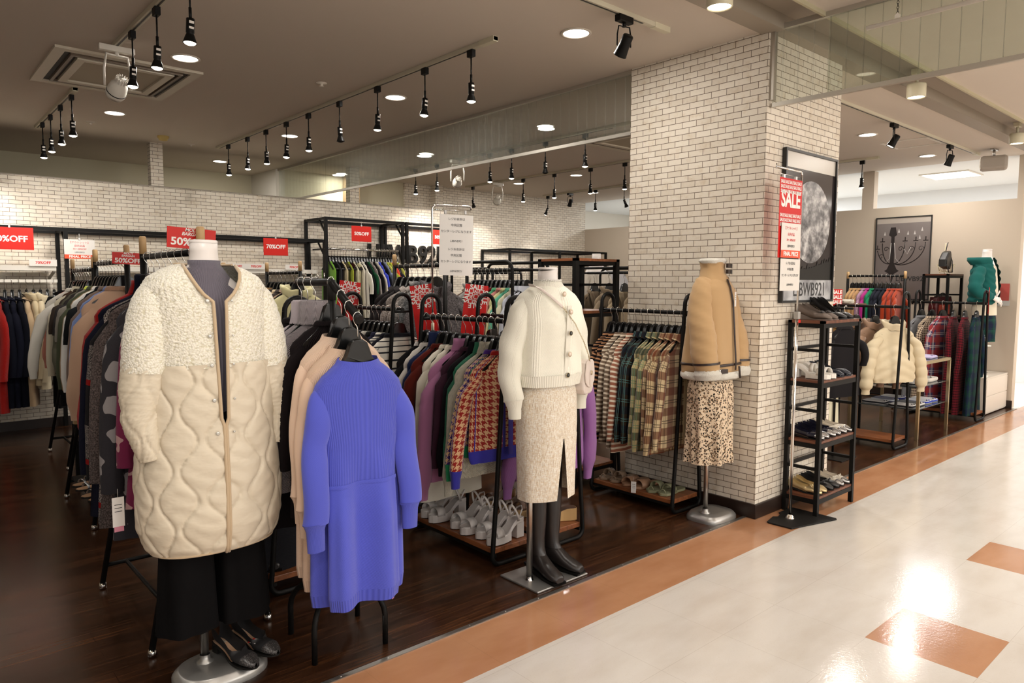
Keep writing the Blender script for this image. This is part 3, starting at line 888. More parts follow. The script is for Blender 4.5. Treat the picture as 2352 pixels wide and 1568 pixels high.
for i, y in enumerate((4.88, 5.44, 5.97, 6.34, 7.37, 7.84)):
    pendant(5.25, y, 'black pendant spot, %s from the pillar on the track behind glass' % ORD[i], energy=22 if i < 4 else 70, lit=i != 1, target=(5.2 if i < 4 else 5.5+.3*(i-4), 8.2 if i > 2 else y, 2.0 if i > 3 else 0))
for i, y in enumerate((5.71, 6.27, 6.92, 7.54, 8.68)):
    pendant(6.85, y, 'black pendant spot, %s from the pillar on the second row behind glass' % ORD[i], energy=22, lit=i != 4, aim=(0, 0) if i != 4 else (-20, 8))
for i, y in enumerate((7.09, 7.67, 8.74)):
    pendant(8.5, y, 'black pendant spot, %s from the pillar on the rearmost track' % ORD[i], energy=18, lit=i > 0, aim=((-25, 0), (0, 0), (28, 0))[i])
pendant(8.80, 3.72, 'single black pendant spot right of the pillar', energy=22)

def track_spot(x, y, label, target, mat=BLACK, z=CEIL, energy=0, big=False, facing=None):
    """cylinder spotlight in a U bracket under a track"""
    t = thing('track_spotlight', label, 'spotlight', (x, y, z-.026))
    MB().box((0, 0, -.018), (.115 if not big else .20, .04, .036), bev=.004).build('driver_box', mat, t)
    loc = Vector((x, y, z-.026)); hd = Vector((0, 0, -.16 if not big else -.25))
    d = (Vector(target)-(loc+hd)).normalized()
    q = d.to_track_quat('-Z', 'Y'); M = q.to_matrix().to_4x4()
    s = 1.75 if big else 1.0
    side = (q @ Vector((1, 0, 0))); side.z = 0; side.normalize()
    w_ = .045*s
    m = MB(); m.tube([hd+side*w_, hd+side*w_+Vector((0, 0, .06*s)), Vector((side.x*w_*.8, side.y*w_*.8, -.055)), Vector((-side.x*w_*.8, -side.y*w_*.8, -.055)), hd-side*w_+Vector((0, 0, .06*s)), hd-side*w_], .0045*s, 6)
    m.tube([(0, 0, -.03), (0, 0, -.058)], .012, 8)
    m.build('bracket', mat, t)
    m = MB()
    if big:
        m.lathe([(.001, .075), (.028, .072), (.032, .05), (.050, .02), (.056, -.02), (.058, -.05), (.050, -.075), (.044, -.07)], rot=M, c=hd, cap=False, n=28)
        h = m.build('lamp_head', mat, t)
        f = MB()
        for k in range(14):
            a = 2*PI*k/14; f.box((math.cos(a)*.030, math.sin(a)*.030, .066), (.016, .004, .030), rz=a)
        for v in f.bm.verts: v.co = (Matrix.Translation(hd) @ M) @ v.co
        f.build('cooling_fins', mat, h)
        rg = MB(); rg.lathe([(.0585, -.030), (.0595, -.033), (.0585, -.037)], rot=M, c=hd, cap=False, n=28); rg.build('vent_slot', BLACK2, h)
    else:
        m.lathe([(.001, .062), (.026, .062), (.030, .055), (.030, .01), (.036, -.045), (.038, -.052), (.033, -.052), (.030, -.04)], rot=M, c=hd, cap=False, n=24)
        h = m.build('lamp_head', mat, t)
    f = MB(); f.lathe([(.031*(1.4 if big else 1), -.047 if not big else -.066), (.001, -.047 if not big else -.066)], rot=M, c=hd, cap=False, n=20)
    f.build('lens', EMS if energy else BLACK2, h)
    if energy:
        l = lamp('SPOT', 'spot_lamp', hd + d*.075*s, energy, WARM, .03, R(50), None, .7, t)
        l.rotation_euler = q.to_euler()
    return t
track_spot(3.13, 2.63, 'black bracket spotlight on the track beside the pillar top', (3.5, 4.2, .9), energy=60)
WSP = plain('white lamp housing', srgb(226, 220, 208), .4)
track_spot(1.18, 5.06, 'big white finned spotlight hanging in front of the air conditioner', (.9, 6.6, 1.6), WSP, energy=20, big=True)
track_spot(5.25, 6.95, 'white finned spotlight on the track behind glass', (6.0, 8.4, 2.0), WSP, energy=60, big=True)
track_spot(6.85, 8.10, 'white finned spotlight on the rear track behind glass', (7.4, 9.2, 1.9), WSP, energy=60, big=True)
track_spot(8.5, 8.22, 'black bracket spotlight on the rearmost track', (8.9, 9.2, 1.0), energy=20)
track_spot(7.0, 2.69, 'black spotlight on the right track, nearer the pillar', (6.5, 3.6, .9), energy=40)
track_spot(8.5, 2.70, 'black spotlight on the right track, above the teal puffer mannequin', (8.8, 3.5, 1.0), energy=40)

def can_spot(x, y, label, energy):
    t = thing('ceiling_can_light', label, 'spotlight', (x, y, CEIL+.07))
    c = plain('cream can housing', srgb(214, 206, 178), .45)
    MB().box((0, 0, -.02), (.10, .05, .04), bev=.004).build('mounting_box', c, t)
    MB().tube([(0, 0, -.03), (0, 0, -.10)], .012, 8).build('stem', c, t)
    MB().lathe([(.001, 0), (.062, -.002), (.064, -.01), (.064, -.095), (.060, -.10), (.056, -.09)], (0, 0, -.10), 28, cap=False).build('can', c, t)
    MB().lathe([(.056, -.092), (.001, -.092)], (0, 0, -.10), 24, cap=False).build('lens', EMS, t)
    lamp('SPOT', 'can_lamp', (0, 0, -.215), energy, (1, .95, .88), .05, R(95), (x, y, -2), .8, t).rotation_euler = (0, 0, 0)
can_spot(5.73, 2.06, 'cream can spotlight hanging in the ceiling groove right of the pillar', 40)
can_spot(3.17, 2.06, 'cream can spotlight cut by the top edge above the pillar', 40)
for i, x in enumerate((.6, -2.0, 8.3, 10.9)): can_spot(x, 2.06, 'cream can spotlight in the groove, %s one outside the photograph' % ORD[i], 40)

def cassette(x0, x1, y0, y1, label, hatch=False):
    cx, cy = (x0+x1)/2, (y0+y1)/2; W, D = x1-x0, y1-y0
    t = thing('ceiling_air_conditioner', label, 'air conditioner', (cx, cy, CEIL))
    def frame(w, d, w2, d2, z, h):
        m = MB()
        for s in (-1, 1):
            m.box((s*(w+w2)/4, 0, z), (abs(w-w2)/2, d, h)); m.box((0, s*(d+d2)/4, z), (w2, abs(d-d2)/2, h))
        return m
    cm = plain('ivory plastic', srgb(214, 204, 184), .45)
    frame(W, D, W-.13, D-.13, -.008, .016).build('outer_frame', cm, t)
    MB().box((0, 0, -.002), (W-.12, D-.12, .004)).build('air_slot', plain('dark air slot', (.012, .010, .008), .7), t)
    m = frame(W-.21, D-.21, W-.25, D-.25, -.012, .02)
    m.build('louvre', plain('brown grey louvre', srgb(120, 104, 88), .5), t)
    frame(W-.30, D-.30, W-.40, D-.40, -.014, .024).build('inner_frame', cm, t)
    MB().box((0, 0, -.008), (W-.39, D-.39, .010)).build('intake_grille', plain('ivory intake panel', srgb(176, 164, 140), .6), t)
    return t
cassette(.90, 1.80, 5.36, 6.36, 'square ceiling air conditioner panel with dark slots at top left')
cassette(5.52, 6.4, 4.45, 5.30, 'ceiling air conditioner panel seen through glass left of the pillar')
t = thing('ceiling_hatch', 'square ceiling hatch with white frame right of the pillar', 'hatch', (8.22, 2.98, CEIL))
mb = MB()
for s in (-1, 1): mb.box((s*.22, 0, -.004), (.02, .46, .008)); mb.box((0, s*.22, -.004), (.42, .02, .008))
mb.build('frame', WHITE, t); MB().box((0, 0, -.001), (.42, .42, .003)).build('panel', CEILM, t)
for (x, y, lb) in ((2.25, 7.95, 'yellowed smoke detector on ceiling above the small brick pier'), (6.9, 5.5, 'round smoke detector behind the pendants left of the pillar')):
    t = thing('smoke_detector', lb, 'smoke detector', (x, y, CEIL))
    MB().lathe([(.055, 0), (.055, -.016), (.042, -.030), (.040, -.042), (.018, -.048), (.001, -.048)], cap=False).build('housing', plain('yellowed plastic', srgb(206, 180, 110), .5), t)
for (x, y, lb) in ((1.55, 7.7, 'sprinkler head on ceiling beyond the air conditioner'), (2.55, 5.05, 'sprinkler head left of the long track'), (2.6, 8.2, 'small sprinkler head near the far end of the long track')):
    t = thing('ceiling_sprinkler', lb, 'sprinkler', (x, y, CEIL))
    MB().lathe([(.040, 0), (.040, -.004), (.012, -.008), (.010, -.020), (.018, -.024), (.001, -.026)], cap=False, n=16).build('rosette', RIMW, t)

# white hanging rod over the aisle on a chain
t = thing('hanging_banner_rod', 'white banner rod hung by a chain over the aisle at top right', 'rod', (3.70, .7, 2.70))
MB().tube([(0, .87, 0), (0, -2.2, 0)], .011, 12).build('rod', WHITE, t)
for yy in (.73, -1.6):
    MB().poly([(-.012, 0), (-.012, .018), (0, .028), (.012, .018), (.012, 0)], .006, 'X', (0, yy, .008)).build('lug', WHITE, t)
    mm = MB()
    k = 0
    while .03+k*.012 < CEIL+.02-2.70:
        z = .036+k*.012; mm.tube(arc((0, yy, z), .005, 0, 2*PI, 8, (1, 0, 0) if k % 2 else (0, 1, 0), (0, 0, 1.5)), .0012, 4, cap=False); k += 1
    mm.build('chain', BLACK2, t)
# unseen fill lamps added across the aisle to brighten upright fronts
for x, e in ((-.6, 50), (3.4, 88), (7.4, 45)):
    l = lamp('AREA', 'aisle_fill_lamp', (x, -4.0, 1.9), e, (1.0, .98, .95), 2.0, target=(x+.6, 3.0, 1.0)); l.data.shape = 'RECTANGLE'; l.data.size = 2.6; l.data.size_y = 1.7
# small ceiling loudspeaker near the right end
t = thing('ceiling_loudspeaker', 'grey white loudspeaker under the ceiling at the far right', 'loudspeaker', (9.25, 2.50, CEIL))
MB().box((0, 0, -.008), (.14, .05, .016), bev=.004).build('mount', STEEL, t)
MB().tube([(0, 0, -.01), (0, 0, -.09)], .014, 8).build('ball_joint', STEEL, t)
mb = MB(); mb.box((0, 0, -.155), (.19, .26, .15), rz=R(15), bev=.03); mb.build('cabinet', plain('grey speaker cloth', srgb(170, 160, 148), .7), t)
# bright ceiling panel lights beyond the beige wall
for i_, (x, y, e) in enumerate(((10.95, 3.45, 28), (11.2, 6.5, 110), (14.5, 3.4, 60), (18, 3.4, 60))):
    t = thing('ceiling_panel_light', 'square bright ceiling light behind the high opening' if x < 11 else 'square ceiling light beyond the shop, %s out of view' % ORD[i_], 'ceiling light', (x, y, CEIL))
    MB().box((0, 0, -.008), (.60, .60, .016)).build('frame', WHITE, t)
    MB().box((0, 0, -.0175), (.54, .54, .003)).build('diffuser', EMP, t)
    l = lamp('AREA', 'panel_lamp', (0, 0, -.03), e, (.93, .97, 1.0), .54, parent=t); l.data.shape = 'SQUARE'
for i_, (x, y, e) in enumerate(((12.9, .5, 80), (9.3, -1.2, 60), (5.6, -2.2, 55), (17, -.5, 80))):
    t = thing('ceiling_panel_light', 'square aisle ceiling light outside the photograph, %s one' % ORD[i_], 'ceiling light', (x, y, CEIL+.02))
    MB().box((0, 0, -.008), (.90, .90, .016)).build('frame', WHITE, t)
    MB().box((0, 0, -.0175), (.84, .84, .003)).build('diffuser', EMP, t)
    l = lamp('AREA', 'panel_lamp', (0, 0, -.03), e, (1.0, .97, .94), .84, parent=t); l.data.shape = 'SQUARE'
# ------------------------------------------------------------------ racks
def arch_rack(x0, x1, y0, y1, label, shelf=True, H_=1.39, rail_z=1.25, shelf_z=.095, ext=.05, group=None):
    xc = (x0+x1)/2; ym = (y0+y1)/2
    t = thing('arch_clothes_rack', label, 'clothes rack', (xc, ym, 0), group=group)
    hw = (x1-x0)/2; r = .062
    for y in (y0-ym, y1-ym):
        p = arc((0, y, H_-r-.012), r, PI, 0, 12)
        p += [Vector((hw-.035, y, .35)), Vector((hw-.012, y, .075))]
        p += arc((hw-.055, y, .058), .045, 0, -PI/2, 5)
        p += arc((-hw+.055, y, .058), .045, -PI/2, -PI, 5)
        p += [Vector((-hw+.012, y, .075)), Vector((-hw+.035, y, .35)), Vector((-r, y, H_-r-.012))]
        MB().tube(p, .0125, 8, cap=False).build('end_frame', BLACK, t)
        MB().tube([(-r-.008, y, rail_z-.01), (r+.008, y, rail_z-.01)], .009, 8).build('cross_bar', BLACK, t)
    MB().tube([(0, y0-ym-.01, rail_z), (0, y1-ym+ext, rail_z)], .0125, 10).tube([(0, y1-ym+ext, rail_z), (0, y1-ym+ext+.012, rail_z)], .024, 12).build('hanging_rail', BLACK, t)
    if shelf:
        MB().box((0, 0, shelf_z-.016), (2*hw-.045, y1-y0-.02, .028), bev=.003).build('shelf_board', WOODS, t)
        m = MB()
        for s in (-1, 1): m.bar((s*(hw-.03), y0-ym, shelf_z-.038), (s*(hw-.03), y1-ym, shelf_z-.038), .016)
        m.build('shelf_frame', BLACK, t)
    return t

def post_rack(xc, y0, y1, label, hw=.23, rail_z=1.567, tip=1.665, low=None, group=None):
    ym = (y0+y1)/2
    t = thing('post_clothes_rack', label, 'clothes rack', (xc, ym, 0), group=group)
    for y in (y0-ym, y1-ym):
        m = MB(); m.tube([(0, y, .95), (0, y, tip-.085)], .016, 10)
        m.build('post', BLACK, t)
        m = MB(); m.lathe([(.001, .085), (.012, .085), (.0165, .078), (.0165, 0)], (0, y, tip-.085), 14); m.build('wooden_tip', WOODTIP, t)
        for s in (-1, 1):
            MB().tube([(s*hw, y, .03), (s*.012, y, 1.20)], .0125, 8).build('leg', BLACK, t)
            MB().lathe([(.014, .03), (.017, .018), (.017, .006), (.010, 0)], (s*hw, y, 0), 12).build('chrome_foot', CHROME, t)
        MB().tube([(-hw*.93, y, .11), (hw*.93, y, .11)], .010, 8).build('cross_bar', BLACK, t)
    m = MB()
    for s in (-1, 1): m.tube([(s*hw*.55, y0-ym, .11), (s*hw*.55, y1-ym, .11)], .009, 8)
    m.build('base_bars', BLACK, t)
    MB().tube([(0, y0-ym, rail_z), (0, y1-ym, rail_z)], .0135, 10).build('hanging_rail', BLACK, t)
    if low: MB().box((0, 0, low), (hw*1.75, y1-y0-.04, .016)).build('low_shelf', BLACK2, t)
    return t

def loop_rack(xc, y0, y1, label, top=1.62, rail_z=1.555, hw=.20, group=None):
    ym = (y0+y1)/2; h = (y1-y0)/2
    t = thing('loop_clothes_rack', label, 'clothes rack', (xc, ym, 0), group=group)
    for s in (-1, 1):
        x = s*hw
        p = [Vector((x, -h, .0))] + arc((x, -h+.08, top-.08), .08, PI, PI/2, 6, (0, 1, 0)) + arc((x, h-.08, top-.08), .08, PI/2, 0, 6, (0, 1, 0)) + [Vector((x, h, 0))]
        MB().tube(p, .013, 8).build('loop_frame', BLACK, t)
    for y in (-h, h):
        MB().tube([(-hw, y, rail_z), (hw, y, rail_z)], .010, 8).tube([(-hw, y, .12), (hw, y, .12)], .010, 8).build('cross_bar', BLACK, t)
    MB().tube([(0, -h, rail_z), (0, h, rail_z)], .0135, 10).build('hanging_rail', BLACK, t)
    return t

def shelf_unit(x0, x1, y0, y1, top, heights, label, wood=WOODD, pw=.03, mids=True, plank_top=True, group=None):
    xm, ym = (x0+x1)/2, (y0+y1)/2; W, D = x1-x0, y1-y0
    t = thing('steel_shelf_unit', label, 'shelf unit', (xm, ym, 0), group=group)
    for sx in (-1, 1):
        for sy in (-1, 1):
            MB().box((sx*(W-pw)/2, sy*(D-pw)/2, top/2), (pw, pw, top)).build('post', BLACK, t)
    zs = list(heights)+([top] if plank_top else [])
    for z in zs:
        for s in (-1, 1):
            MB().box((0, s*(D-pw)/2, z-.030), (W-2*pw, .02, .03)).build('frame_rail', BLACK, t); MB().box((s*(W-pw)/2, 0, z-.030), (.02, D-2*pw, .03)).build('frame_rail', BLACK, t)
    if mids:
        zz = sorted(zs)
        for a, b in zip(zz, zz[1:]):
            z = a+(b-a)*.5
            for s in (-1, 1): MB().box((s*(W-pw)/2, 0, z), (.018, D-2*pw, .018)).build('side_rung', BLACK, t)
            MB().box((0, (D-pw)/2, z), (W-2*pw, .018, .018)).build('back_rung', BLACK, t)
    for z in zs:
        MB().box((0, 0, z-.009), (W-.012 if z < top else W, D-.012 if z < top else D, .018)).build('shelf_board', wood, t)
    return t

arch_rack(2.26, 2.59, 2.72, 3.47, 'black arch ended rack with red brown shelf left of the cream cardigan mannequin')
arch_rack(2.62, 2.95, 2.72, 3.40, 'matching black arch ended rack standing right against the sandal shelf rack')
arch_rack(2.27, 2.60, 3.80, 4.42, 'black arch ended rack with closely packed hangers behind the houndstooth rack', rail_z=1.28)
arch_rack(1.27, 1.60, 3.12, 3.90, 'black arch ended rack behind the lavender sweaters with grey garments')
arch_rack(3.64, 3.96, 2.62, 3.30, 'black arch ended rack with plaid shirts in front of the brick pillar', rail_z=1.265)
arch_rack(6.54, 6.88, 2.41, 3.05, 'black arch ended rack with puffer jackets right of the pillar', rail_z=1.25)
arch_rack(8.58, 8.90, 2.36, 3.02, 'black arch ended rack with long check dresses near the teal mannequin', rail_z=1.25)
post_rack(.95, 2.92, 3.74, 'black post rack with wooden tips directly behind the quilted coat')
post_rack(1.10, 4.68, 5.50, 'black post rack with wooden tips holding the pink beige sweater', low=.14)
post_rack(1.25, 6.32, 7.12, 'black post rack nearest the back wall on the left', rail_z=1.54, tip=1.64)
post_rack(2.70, 5.80, 6.50, 'black post rack with the cream hooded top near the back wall', rail_z=1.53, tip=1.63)
post_rack(2.02, 5.70, 6.40, 'black post rack mostly hidden behind the quilted coat', rail_z=1.50, tip=1.60)
post_rack(3.00, 4.12, 4.78, 'black post rack with grey wool coats in mid shop', rail_z=1.572)
post_rack(9.0, 3.26, 3.92, 'black post rack with sweaters under the chandelier poster', hw=.20, rail_z=1.545, tip=1.60)
loop_rack(3.95, 4.25, 5.05, 'black round cornered rack with colourful sweaters in mid shop')
loop_rack(5.60, 4.35, 5.15, 'black round cornered rack with taupe coats seen beside the pillar', top=1.60)
loop_rack(5.00, 5.75, 6.55, 'black round cornered rack with dark coats behind the shelf tower', top=1.60)
shelf_unit(3.60, 4.06, 3.42, 3.80, 1.622, [.135, .70, 1.254], 'tall black steel tower with empty wooden shelves left of the pillar', WOODS, .034)
shelf_unit(4.29, 4.81, 2.00, 2.23, 1.225, [.125, .475, .855], 'black steel shoe shelf with four boards on the aisle beside the pillar', WOODD, .026)
shelf_unit(9.22, 9.72, 2.87, 3.15, 1.57, [.45, 1.08], 'black steel shelf with bags near the teal mannequin', WOODD, .028)
shelf_unit(1.02, 1.38, 5.62, 6.05, .98, [.34, .62], 'low black shelf with wooden boards between two racks on the left', wood_mat('light brown shelf wood', srgb(150, 100, 58), srgb(190, 136, 84), along='x'), .026)

# four way waterfall stand carrying the knit dresses
WFX, WFY = 1.33, 2.58
t = thing('waterfall_clothes_stand', 'black waterfall stand with slanting arm holding the blue knit dress', 'clothes rack', (WFX, WFY, 0))
for a in (R(38), R(128)):
    u = Vector((math.cos(a), math.sin(a), 0)); h = .205
    p = [-u*h] + [-u*h+Vector((0, 0, .12))] + arc((0, 0, .12), h, PI, 0, 14, u, (0, 0, .68)) + [u*h]
    MB().tube(p, .0115, 8).build('base_arch', BLACK, t)
MB().tube([(0, 0, .25), (0, 0, 1.40)], .015, 10).build('post', BLACK, t)
MB().tube([(0, .30, 1.45), (0, .0, 1.45), (0, -.21, 1.315)], .0155, 12).build('sloping_arm', BLACK, t)
MB().tube([(0, -.205, 1.318), (0, -.218, 1.31)], .0185, 12).build('end_cap', BLACK2, t); MB().tube([(0, 0, 1.38), (0, 0, 1.46)], .017, 10).build('collar', BLACK2, t)
for i in range(4): MB().tube([(0, .06+.055*i, 1.464), (0, .06+.055*i, 1.488)], .0022, 6).build('stop_pin', CHROME, t)

# ---------------- wall mounted frames on the back wall
def wall_frame(xs, y0, y1, top, label, rails=(), braces=True):
    xm = (xs[0]+xs[-1])/2
    t = thing('steel_wall_frame', label, 'wall frame', (xm, y1, 0))
    for x in xs:
        MB().box((x-xm, y0-y1, top/2), (.034, .034, top)).build('front_post', BLACK, t)
        MB().box((x-xm, -.02, top/2), (.034, .034, top)).build('back_post', BLACK, t)
    m = MB(); L = xs[-1]-xs[0]
    m.box((0, y0-y1, top-.017), (L-.036, .033, .034)); m.box((0, -.02, top-.017), (L-.036, .033, .034))
    for x in xs: m.box((x-xm, (y0-y1)/2-.01, top-.017), (.03, abs(y0-y1)-.06, .03))
    m.build('top_rails', BLACK, t)
    if braces:
        m = MB()
        for x in xs: m.bar((x-xm, y0-y1+.02, top-.18), (x-xm, y0-y1+.16, top-.03), .016)
        m.build('corner_brace', BLACK, t)
    return t
wall_frame([-1.2, 1.34, 2.62, 3.99], 7.90, 8.34, 1.955, 'long black wall frame with white shelves along the left back wall')
wall_frame([3.96, 5.02], 7.80, 8.34, 2.215, 'taller black wall frame over the rail of thin tops')
wall_frame([5.08, 6.05], 7.80, 8.34, 2.215, 'black wall frame in front of the big wall letters')
wall_frame([7.40, 8.5, 9.65], 8.45, 9.15, 1.99, 'black open frame standing before the far brick wall', braces=False)
# white shelves, pale rail and chrome rail
for (xa, xb, lb) in ((-1.1, 1.26, 'white wall shelf above the row of coats at far left'), (1.42, 2.55, 'white wall shelf behind the left racks'), (2.70, 3.92, 'white wall shelf beneath the red 70 percent sign')):
    t = thing('white_wall_shelf', lb, 'shelf', ((xa+xb)/2, 8.14, 1.565))
    MB().box((0, 0, 0), (xb-xa, .38, .028)).build('shelf_board', WHITE, t)
    MB().box((0, -.196, .008), (xb-xa, .006, .045)).build('front_lip', WHITE, t)
    m = MB()
    for x in (-(xb-xa)/2+.01, (xb-xa)/2-.01): m.bar((x, -.15, -.02), (x, .16, -.09), .02)
    m.build('bracket', WHITE, t)
for (xa, xb, y, z, mat, lb) in ((-.3, 1.27, 7.98, 1.453, WHITE, 'pale flat garment rail under the white shelf at far left'), (3.97, 4.99, 7.86, 1.845, CHROME, 'chrome garment rail inside the taller wall frame')):
    t = thing('wall_garment_rail', lb, 'clothes rail', ((xa+xb)/2, y, z))
    if mat is WHITE: MB().box((0, 0, 0), (xb-xa, .012, .028)).build('rail', mat, t)
    else: MB().tube([(-(xb-xa)/2, 0, 0), ((xb-xa)/2, 0, 0)], .0125, 10).build('rail', mat, t)
    m = MB()
    for x in (-(xb-xa)/2+.02, (xb-xa)/2-.02): m.bar((x, 0, 0), (x, .34, 0), .016)
    m.build('bracket', BLACK, t)
# big wall letters
for i, (ch, x) in enumerate(zip('LIBWB921', (4.88, 4.975, 5.09, 5.29, 5.51, 5.68, 5.83, 5.95))):
    me = text_mesh(ch, 0.345, .005, .02, 0, .88 if ch != 'W' else .80)
    t = thing('wall_letter', 'black raised %s on the back wall, %s character of the big shop name' % (('digit ' if ch.isdigit() else 'letter ')+ch, ORD[i]), 'letter', (x, 8.37, 1.70))
    o = link('letter_body', me, BLACK2, t, (0, -.045, .12)); o.rotation_euler = (R(90), 0, 0)
    MB().tube([(0, -.03, .12), (0, .0, .12)], .006, 6).build('stand_off', STEEL, t)

# glass shelf table with gold frame on the right
t = thing('glass_shelf_table', 'gold framed table with glass shelves of folded clothes right of puffers', 'table', (7.55, 2.74, 0))
W, D = .78, .62
for sx in (-1, 1):
    for sy in (-1, 1): MB().box((sx*W/2, sy*D/2, .36), (.026, .026, .72)).build('leg', GOLD, t)
m = MB()
for s in (-1, 1): m.box((0, s*D/2, .715), (W, .026, .026)); m.box((s*W/2, 0, .715), (.026, D, .026))
m.build('top_frame', GOLD, t)
SHG = plain('smoked shelf glass', (.05, .06, .06), .06, 0, .6)
for z in (.722, .49, .28): MB().box((0, 0, z), (W-.03, D-.03, .008)).build('glass_shelf', SHG, t)
# plinth of the teal mannequin
t = thing('display_plinth', 'low pale drawer plinth under the teal puffer mannequin', 'plinth', (9.49, 2.63, 0))
pc = plain('pale cream laminate', srgb(222, 212, 198), .45)
MB().box((0, 0, .21), (.78, .44, .40), bev=.003).build('body', pc, t)
for z in (.115, .305): MB().box((0, -.223, z), (.77, .008, .183), bev=.002).build('drawer_front', pc, t)
MB().box((0, 0, .414), (.79, .45, .012)).build('top', pc, t)
# ------------------------------------------------------------------ hanging garments
def row(items, x, yf, yn, z, where, rz0=0.0, thick=.75, jit=.05, ys=None, along='Y'):
    n = len(items); r = random.Random(n*7+int(abs(x)*10))
    for i, it in enumerate(items):
        kind, style, rgb, desc = it[:4]; kw = dict(it[4]) if len(it) > 4 else {}
        f = i/(max(1, n-1)); y = ys[i] if ys else yf+(yn-yf)*f
        kw.setdefault('thick', thick)
        rz = rz0 + r.uniform(-jit, jit)
        zz = kw.pop('z', z)
        w_ = kw.pop('where', where)
        kw.setdefault('group', 'garments ' + w_)
        if along == 'Y': hang(kind, style, rgb, desc, w_, x, y, zz, rz, **kw)
        else: hang(kind, style, rgb, desc, w_, y, x, zz, rz, **kw)
D = dict
# behind the quilted coat (far -> near)
row([('mock', 'rib', (160, 18, 16), 'red ribbed sweater', D(scale=1.08)),
     ('poncho', 'fuzzy', (24, 26, 44), 'long navy mohair poncho'),
     ('poncho', 'check', (30, 28, 30), 'black, white and red check poncho', D(rgb2=(196, 184, 176), rgb3=(150, 24, 22))),
     ('poncho', 'boucle', (66, 58, 56), 'grey brown fuzzy poncho', D(rgb2=(118, 104, 100))),
     ('long', 'jacquard', (58, 57, 62), 'charcoal knit coat with grey pattern', D(rgb2=(132, 130, 136), scale=1.1)),
     ('poncho', 'jacquard', (52, 50, 54), 'dark grey long cardigan with pale pattern', D(rgb2=(150, 145, 145))),
     ('poncho', 'jacquard', (120, 38, 72), 'burgundy patterned long cardigan', D(rgb2=(190, 150, 150), scale=.86)),
     ('turtle', 'fuzzy', (22, 24, 36), 'navy fluffy turtleneck', D(scale=.9))], .95, 3.66, 3.02, 1.567, 'behind the quilted coat', thick=.8)
row([('tee', 'plain', (128, 122, 112), 'grey top with lime hem', D(trim=((188, 196, 80), 'plain'))),
     ('tunic', 'plain', (70, 74, 56), 'olive green top'),
     ('long', 'plain', (148, 120, 84), 'khaki tan long shirt'),
     ('tunic', 'plain', (222, 220, 214), 'white long sleeved top'),
     ('tee', 'plain', (22, 24, 26), 'black short sleeved top'),
     ('tunic', 'plain', (120, 102, 92), 'taupe top'),
     ('dress', 'knit', (206, 198, 170), 'cream long knit dress', D(scale=.92)),
     ('tunic', 'knit', (128, 150, 204), 'light blue sweater', D(trim=((120, 142, 198), 'rib'), scale=1.05)),
     ('blouse', 'plain', (196, 162, 136), 'pink beige sweatshirt', D(scale=1.18, trim=((170, 134, 110), 'rib')))],
    1.10, 5.38, 4.74, 1.567, 'on the second left rack')
row([('trousers', 'plain', (20, 18, 18), 'black long garment'), ('blouse', 'knit', (212, 140, 122), 'salmon pink sweater'),
     ('cardigan', 'knit', (214, 208, 196), 'off white cardigan', D(scale=1.15)), ('vest', 'plain', (74, 52, 38), 'brown sleeveless top'),
     ('shirt', 'plain', (206, 196, 172), 'cream blouse'), ('tee', 'plain', (60, 50, 44), 'dark brown tee'),
     ('blouse', 'plain', (86, 84, 70), 'dark olive blouse'), ('tee', 'plain', (46, 42, 42), 'charcoal tee')],
    1.25, 7.04, 6.40, 1.54, 'on the left rack nearest the wall')
# wall rail at far left, garments seen edge-on
row([('coat', 'fuzzy', (196, 22, 10), 'bright red coat', D(scale=1.04)), ('coat', 'plain', (20, 22, 34), 'navy coat next to the red one'),
     ('coat', 'plain', (22, 24, 38), 'navy coat, middle of three'), ('coat', 'plain', (18, 20, 30), 'navy coat next to the beige ones'),
     ('coat', 'plain', (206, 178, 142), 'beige wool coat'), ('hooded', 'plain', (214, 196, 160), 'cream hooded coat', D(scale=1.1)),
     ('hooded', 'plain', (226, 210, 176), 'cream coat with fluffy hood', D(scale=1.15)), ('vest', 'plain', (14, 13, 14), 'black velvet vest'),
     ('dress', 'plain', (16, 15, 16), 'long black dress')],
    7.98, .80, 1.24, 1.453, 'on the wall rail', R(84), thick=.9, along='X', jit=.05)
row([('coat', 'plain', (60, 20, 16), 'dark red coat', D(where='at the left end of the wall rail')), ('coat', 'plain', (40, 36, 40), 'charcoal coat', D(where='at the left end of the wall rail'))],
    7.98, .55, .68, 1.453, '', R(88), thick=.9, along='X')
# thin tops on the chrome wall rail
C2 = [('lime green top', (120, 170, 60)), ('black strappy dress', (16, 15, 16)), ('charcoal strappy dress', (50, 50, 52)), ('black camisole', (20, 19, 20)), ('beige slip dress', (206, 190, 150)),
      ('dark khaki slip', (84, 78, 50)), ('yellow green slip', (150, 160, 50)), ('maroon slip', (58, 24, 28)), ('ivory slip dress', (214, 206, 176)), ('cream slip dress', (206, 200, 160)),
      ('ivory wide top', (222, 214, 196)), ('white long top', (226, 220, 208)), ('black dress', (18, 18, 20)), ('forest green top', (24, 72, 44)), ('grey cardigan', (150, 140, 134)),
      ('black lace top', (24, 22, 24)), ('ivory lace top', (206, 196, 180)), ('cobalt blue top', (50, 66, 190)), ('black printed tee', (22, 22, 26)), ('blue grey shirt', (124, 132, 156)),
      ('lime tee', (190, 192, 84)), ('chartreuse sweater', (172, 176, 56)), ('coral red tee', (222, 74, 50)), ('dark navy tee', (34, 32, 44)), ('pale chartreuse sweater', (184, 184, 80))]
row([((('vest', 'trousers') if i < 11 else ('tunic', 'tee'))[i % 2], 'plain', c, d, D(scale=1.0 if i < 11 else 1.1)) for i, (d, c) in enumerate(C2)],
    7.86, 4.02, 4.94, 1.845, 'on the chrome rail', R(88), thick=.42, along='X', jit=.02)
